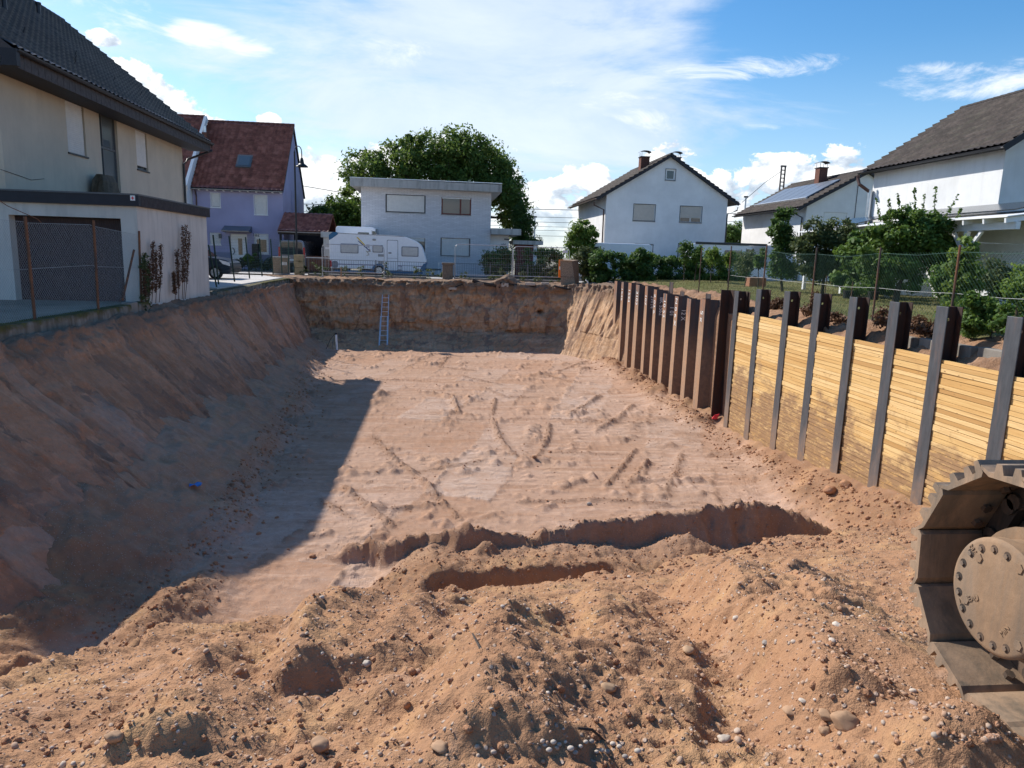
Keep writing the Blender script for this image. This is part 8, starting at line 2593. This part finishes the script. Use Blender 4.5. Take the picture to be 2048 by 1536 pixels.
    # concrete kerb behind the beams
    for i, (ya, yb, lab) in enumerate(((13.2, 12.35, "old concrete kerb piece behind the sixth H-beam"), (12.2, 10.9, "old concrete kerb piece behind the seventh H-beam"), (10.75, 8.6, "long old concrete kerb between the two nearest H-beams"))):
        o = MB().box(8.82, 8.98, yb, ya, -0.1, 0.27 + 0.02 * i).build("concrete_kerb", M["concrete"], None, bevel=0.02); tag(o, lab, "kerb", "kerb pieces behind the shoring")
    # white post, black tubs in the garden
    p = onY(1886, 600, 21.0)
    w = empty("white_post", (p[0], 21.0, 0.4), "short white painted post in the garden left of the ivy", "post")
    MB().hexa([(p[0] - .07, 20.95, 0.35), (p[0] + .07, 20.95, 0.35), (p[0] + .07, 21.05, 0.35), (p[0] - .07, 21.05, 0.35), (p[0] + .0, 20.96, 1.25), (p[0] + .12, 20.96, 1.25), (p[0] + .12, 21.04, 1.25), (p[0] + .0, 21.04, 1.25)]).build("shaft", M["wood_white"], w)
    MB().disc((p[0] + 0.04, 21.0, 1.30), 0.07, "Z", 12, 0.12).build("knob", M["wood_white"], w)
    for (px, py, Y, lab) in ((1698, 573, 23.8, "black plastic plant tub at the left of the flower bed"), (1748, 578, 23.4, "black plastic plant tub in front of the flower bed")):
        q = onY(px, py, Y); tb = MB(); tb.tube([(q[0], Y, lawn_z(q[0], Y) - 0.02), (q[0], Y, lawn_z(q[0], Y) + 0.28)], [0.15, 0.19], 16); o = tb.build("plant_tub", M["black_plastic"], None); tag(o, lab, "plant tub", "plant tubs")
    q = onY(1520, 550, 34.0)
    o = MB().box(q[0] - 0.5, q[0] + 0.35, 34.0, 34.5, 0.35, 0.85).build("brick_bed", M["brick"], None); tag(o, "low brick bed wall in front of the camper van", "brick bed")
    # railway line far behind: masts and wires
    for (px, yt, Y, lat, lab) in ((1567, 334, 92, True, "dark lattice mast behind the solar house"), (1070, 434, 120, False, "slim grey railway mast right of the conifer"), (1492, 394, 105, False, "slim grey mast between the two right white houses")):
        p = onY(px, yt, Y); r = empty("railway_mast", (p[0], Y, 0), lab, "mast")
        if lat:
            w_ = 0.26
            for s in (-1, 1): MB().box(p[0] + s * w_ - 0.07, p[0] + s * w_ + 0.07, Y - 0.1, Y + 0.1, 0, p[2]).build("leg", M["pylon"], r)
            z = 8.0
            while z < p[2]:
                MB().box(p[0] - w_, p[0] + w_, Y - 0.05, Y + 0.05, z, z + 0.12).build("cross_brace", M["pylon"], r); z += 0.5
            MB().box(p[0] - w_ - .1, p[0] + w_ + .1, Y - 0.12, Y + 0.12, p[2], p[2] + 0.2).build("cap", M["pylon"], r)
        else:
            MB().tube([(p[0], Y, 0), (p[0], Y, p[2])], [0.2, 0.12], 8).build("pole", M["galv"], r)
            MB().box(p[0] - 0.3, p[0] + 0.3, Y - 0.1, Y + 0.1, p[2] - 0.1, p[2] + 0.15).build("head", M["pylon"], r)
    for i, (ya, yb, Y, r) in enumerate(((421, 422, 110, 0.05), (436, 438, 110, 0.035), (446, 448, 112, 0.035), (455, 457, 112, 0.03), (463, 464, 114, 0.03), (474, 475, 114, 0.03))):
        a, b = onY(560, ya - 14, Y), onY(1500, yb + 6, Y); m = (a + b) / 2
        o = MB().tube([tuple(a), tuple(b)], r, 5, False).build("overhead_wire", M["cable"], None); tag(o, "%s overhead railway wire from the top, right of the conifer" % ORD[i], "wire", "railway wires")
    a, b = onY(1485, 418, 60), onY(1600, 325, 150)
    o = MB().tube([tuple(onY(1484, 405, 70)), tuple(onY(1530, 365, 80)), tuple(onY(1566, 340, 92))], 0.03, 5, False).build("overhead_wire", M["cable"], None); tag(o, "slanting wire running up to the lattice mast", "wire")
    a, b = onY(606, 372, 66), onY(690, 385, 66)
    o = MB().tube([tuple(onY(595, 370, 66)), tuple(onY(700, 388, 66))], 0.03, 5, False).build("overhead_wire", M["cable"], None); tag(o, "thin wire left of the big tree against the clouds", "wire")


odds()


# ------------------------------------------------------------------ loose soil, gravel and stones
def ico(level):
    t = (1 + 5 ** 0.5) / 2
    V = [(-1, t, 0), (1, t, 0), (-1, -t, 0), (1, -t, 0), (0, -1, t), (0, 1, t), (0, -1, -t), (0, 1, -t), (t, 0, -1), (t, 0, 1), (-t, 0, -1), (-t, 0, 1)]
    Fc = [(0, 11, 5), (0, 5, 1), (0, 1, 7), (0, 7, 10), (0, 10, 11), (1, 5, 9), (5, 11, 4), (11, 10, 2), (10, 7, 6), (7, 1, 8), (3, 9, 4), (3, 4, 2), (3, 2, 6), (3, 6, 8), (3, 8, 9), (4, 9, 5), (2, 4, 11), (6, 2, 10), (8, 6, 7), (9, 8, 1)]
    V = [np.array(v) / np.linalg.norm(v) for v in V]
    for _ in range(level):
        cache = {}; nf = []

        def mid(a, b):
            k = (min(a, b), max(a, b))
            if k not in cache:
                m = V[a] + V[b]; V.append(m / np.linalg.norm(m)); cache[k] = len(V) - 1
            return cache[k]
        for a, b, c in Fc:
            x, y, z = mid(a, b), mid(b, c), mid(c, a); nf += [(a, x, z), (b, y, x), (c, z, y), (x, y, z)]
        Fc = nf
    return np.array(V), np.array(Fc)


def scatter(name, P, size, level, mat, seed, label, cat, rough=0.25, flat=(0.45, 0.9), sink=0.25, smooth=True, tone=None):
    rng = np.random.default_rng(seed); V, Fc = ico(level); n = len(P); nv = len(V)
    S = size[:, None] * np.stack([rng.uniform(0.75, 1.25, n), rng.uniform(0.6, 1.0, n), rng.uniform(*flat, n)], 1)
    W = V[None] * (1 + rough * (rng.random((n, nv, 1)) - 0.5))
    W = W * S[:, None]
    a, tx = rng.uniform(0, 2 * np.pi, n), rng.normal(0, 0.35, n)
    c, s = np.cos(tx)[:, None], np.sin(tx)[:, None]
    y, z = W[..., 1] * c - W[..., 2] * s, W[..., 1] * s + W[..., 2] * c
    x = W[..., 0]; c, s = np.cos(a)[:, None], np.sin(a)[:, None]
    W = np.stack([x * c - y * s, x * s + y * c, z], -1)
    W = W + P[:, None] + np.array([0, 0, 1.0]) * (S[:, 2] * (0.5 - sink))[:, None, None]
    F2 = (Fc[None] + (np.arange(n) * nv)[:, None, None]).reshape(-1, 3)
    me = mesh_from(name, W.reshape(-1, 3), F2, smooth)
    tn = rng.random(n) if tone is None else tone
    at = me.attributes.new("tone", "FLOAT", "POINT"); at.data.foreach_set("value", np.repeat(tn, nv).astype(np.float32))
    o = link_obj(name, me, mat); tag(o, label, cat, kind="stuff")
    return o


def make_loose():
    rng = np.random.default_rng(5)

    def place(n, ymin, ymax, pw=1.0, filt=None):
        Y = ymin + (ymax - ymin) * rng.random(n * 3) ** pw
        X = rng.uniform(-1, 1, n * 3) * (1.6 + 0.78 * Y) + 0.12 * Y + 0.2
        ok = (X < 8.3) & (X > toe_x(Y) - 0.1) & ~((X > 1.65) & (X < 2.45) & (Y < 2.5))
        if filt is not None: ok &= filt(X, Y)
        X, Y = X[ok][:n], Y[ok][:n]
        return np.stack([X, Y, terrain(X, Y)], 1)
    heapy = lambda X, Y: terrain(X, Y) > FLOOR + 0.15
    dens = lambda X, Y: heapy(X, Y) & (fbm(X * 0.8, Y * 0.8, 2, 501) + 0.55 > rng.random(X.shape) * 1.2)
    P = place(6000, 1.6, 9.5, 1.3, dens); sz = 0.004 + 0.011 * rng.random(len(P)) ** 3.5
    scatter("gravel", P, sz, 1, M["stone"], 11, "pale gravel and pebbles strewn over the earth heap", "gravel", 0.12)
    P = place(24000, 1.6, 10.5, 1.3, heapy); sz = 0.003 + 0.007 * rng.random(len(P)) ** 2
    scatter("fine_gravel", P, sz, 0, M["stone"], 13, "fine gravel grains in the earth heap", "gravel", 0.2)
    cl = lambda X, Y: heapy(X, Y) & (fbm(X * 1.1, Y * 1.1, 2, 511) + 0.35 > rng.random(X.shape) * 1.0)
    P = place(8000, 1.6, 11.2, 1.3, cl); sz = 0.004 + 0.013 * rng.random(len(P)) ** 4
    scatter("soil_crumbs", P, sz, 1, M["clod"], 17, "loose crumbs of earth on the heap", "soil", 0.55, (0.6, 0.95), 0.3, False)
    P = place(11000, 7.0, 24, 1.2, lambda X, Y: (terrain(X, Y) > FLOOR + 0.12)); sz = 0.009 + 0.028 * rng.random(len(P)) ** 4
    scatter("soil_crumbs", P, sz, 0, M["clod"], 19, "earth crumbs along the pit floor edges", "soil", 0.6, (0.6, 0.95), 0.3, False)
    P = place(1800, 11, 34, 1.0, lambda X, Y: (terrain(X, Y) <= FLOOR + 0.10) & (fbm(X * 0.4, Y * 0.4, 2, 521) > -0.1)); sz = 0.008 + 0.022 * rng.random(len(P)) ** 4
    scatter("floor_crumbs", P, sz, 0, M["clod"], 23, "scattered crumbs on the levelled pit floor", "soil", 0.6, (0.5, 0.9), 0.3, False)
    pts = []
    for w, a in WIND:
        for (p, q) in zip(w[:-1], w[1:]):
            L = math.hypot(q[0] - p[0], q[1] - p[1]); m = int(L * 60); t = rng.random(m)
            pts.append(np.stack([p[0] + (q[0] - p[0]) * t + rng.normal(0, 0.07, m), p[1] + (q[1] - p[1]) * t + rng.normal(0, 0.09, m)], 1))
    pts = np.concatenate(pts); P = np.stack([pts[:, 0], pts[:, 1], terrain(pts[:, 0], pts[:, 1])], 1); sz = 0.006 + 0.016 * rng.random(len(P)) ** 3
    scatter("windrow_crumbs", P, sz, 0, M["clod"], 29, "crumbly earth along the little windrows of the pit floor", "soil", 0.6, (0.6, 0.95), 0.35, False)
    n = 4200; Y = rng.uniform(11, 34, n); side = rng.random(n) < 0.6
    X = np.where(side, 8.25 - np.abs(rng.normal(0, 0.45, n)), toe_x(Y) + np.abs(rng.normal(0, 0.5, n)) - 0.1)
    P = np.stack([X, Y, terrain(X, Y)], 1); sz = 0.010 + 0.045 * rng.random(n) ** 5
    scatter("foot_rubble", P, sz, 0, M["clod"], 31, "earth rubble along the foot of the sheet piles and of the left bank", "soil", 0.6, (0.6, 0.95), 0.35, False)
    # single stones one can point to
    items = [((1690, 1458), 0.060, "stone_brown", "large round brown cobble at the lower right of the heap", 0.85), ((1650, 1435), 0.036, "stone_brown", "dark rounded stone just left of the large brown cobble", 0.8),
             ((1648, 1470), 0.030, "stone_brown", "small brown stone in front of the large brown cobble", 0.8), ((1448, 1486), 0.034, "stone_pale", "white stone with a flat broken face at lower right centre", 0.55),
             ((1580, 1425), 0.042, "stone_brown", "flat brown slab stone with white chips beside it", 0.35), ((1605, 1413), 0.020, "stone_pale", "pale chip beside the flat brown slab stone", 0.5),
             ((1472, 1240), 0.030, "stone_pale", "pale rounded stone in the middle of the right furrow", 0.8), ((1673, 1253), 0.030, "stone_pale", "pale grey stone half buried left of the track", 0.6),
             ((735, 1335), 0.028, "stone_pale", "pale block-shaped stone in the left centre hollow", 0.8), ((228, 1478), 0.042, "stone_brown", "brown wedge-shaped stone at lower left", 0.6),
             ((1216, 1385), 0.040, "wood_old", "brown broken tile stub standing right of the centre ridge", 0.7), ((1375, 1308), 0.045, "wood_old", "tan brick fragment on the right heap", 0.5),
             ((808, 1143), 0.07, "stone_brown", "dark clod standing alone on the lit flat before the crest", 0.8), ((640, 1505), 0.050, "stone_brown", "angular brown lump at the bottom left of centre", 0.7),
             ((880, 1503), 0.040, "stone_brown", "split brown stone at the bottom centre", 0.6), ((925, 1205), 0.028, "stone_grey", "dark grey stone below the trench", 0.8),
             ((1055, 1222), 0.020, "stone_grey", "small grey-green pebble right of the trench stone", 0.9), ((625, 1115), 0.09, "clod", "earth lump on the left edge of the crest", 0.7),
             ((1258, 1155), 0.030, "stone_pale", "pale stone on the heap just below the crest", 0.6), ((1225, 1380), 0.018, "stone_pale", "thin pale flake beside the broken tile stub", 0.4),
             ((1530, 1290), 0.022, "stone_grey", "grey pebble on the right of the furrow", 0.8), ((1765, 1260), 0.030, "brick", "reddish twig-like brick splinter left of the track", 0.35),
             ((1475, 1018), 0.10, "clod", "dark clod lying on the right crest", 0.7), ((1178, 1010), 0.08, "stone_grey", "grey lump beside the white wet patch behind the crest", 0.8),
             ((1660, 985), 0.22, "clod", "big earth block leaning below the timber wall", 0.7), ((1690, 972), 0.16, "clod", "earth block beside the biggest block below the timber wall", 0.8),
             ((1100, 905), 0.07, "clod", "lone dark clod in the middle of the pit floor", 0.8), ((1068, 915), 0.09, "clod", "earth clump at the end of a windrow in mid floor", 0.7)]
    V, Fc = ico(2)
    for i, ((px, py), r, mt, lab, fl) in enumerate(items):
        r = r * 0.62
        x, y, z = hit(px, py)
        rg = np.random.default_rng(900 + i)
        d = 1 + 0.22 * fbm(V[:, 0] * 1.6 + i * 3.1, V[:, 1] * 1.6 + V[:, 2] * 1.3, 3, 600 + i)
        cut = rg.normal(size=(4, 3)); cut /= np.linalg.norm(cut, axis=1, keepdims=True)
        W = V * d[:, None]
        for c in cut:                                   # a few flat broken faces
            q = W @ c; W = W - np.maximum(q - 0.78, 0)[:, None] * c[None]
        W = W * np.array([r * 1.15, r * 0.95, r * fl])
        a = rg.uniform(0, 6.28); W[:, :2] = W[:, :2] @ np.array([[math.cos(a), -math.sin(a)], [math.sin(a), math.cos(a)]])
        me = mesh_from("stone", W + np.array([0, 0, r * fl * 0.45]), Fc, True)
        nm = "earth_clod" if mt == "clod" or "clod" in lab else "stone"
        o = link_obj(nm, me, M[mt], None, (x, y, z)); tag(o, lab, "clod" if nm == "earth_clod" else "stone")
    # row of washed pebbles at the bottom
    V1, F1 = ico(1)
    for i, px in enumerate((1090, 1098, 1106, 1118, 1130, 1141, 1150, 1160, 1171, 1182, 1193, 1203, 1214, 1225, 1238, 1250, 1262, 1275)):
        x, y, z = hit(px, 1498 + 10 * math.sin(i * 1.3) + i * 0.8); r = 0.005 + 0.005 * random.random()
        W = V1 * np.array([r * 1.2, r, r * 0.8])
        me = mesh_from("pebble", W + np.array([0, 0, r * 0.6]), F1, True)
        o = link_obj("pebble", me, M["stone_pale" if i % 3 else "stone_grey"], None, (x, y, z)); tag(o, "small washed pebble in the row at the bottom centre", "pebble", "row of washed pebbles")
    for i, (a, b, lab) in enumerate((((945, 1280), (975, 1350), "thin dark root sticking out of the centre ridge"), ((1155, 1470), (1210, 1485), "thin dry twig lying at the bottom right of centre"))):
        p, q = hit(*a), hit(*b)
        o = MB().tube([(p[0], p[1], p[2] + 0.02), ((p[0] + q[0]) / 2, (p[1] + q[1]) / 2, (p[2] + q[2]) / 2 + 0.03), (q[0], q[1], q[2] + 0.005)], [0.004, 0.005, 0.002], 5).build("twig", M["root"], None); tag(o, lab, "twig")


make_loose()
scene.cycles.max_bounces = 5
scene.cycles.diffuse_bounces = 4
scene.cycles.glossy_bounces = 2
scene.cycles.transmission_bounces = 2
scene.cycles.transparent_max_bounces = 4
scene.cycles.caustics_reflective = False
scene.cycles.caustics_refractive = False
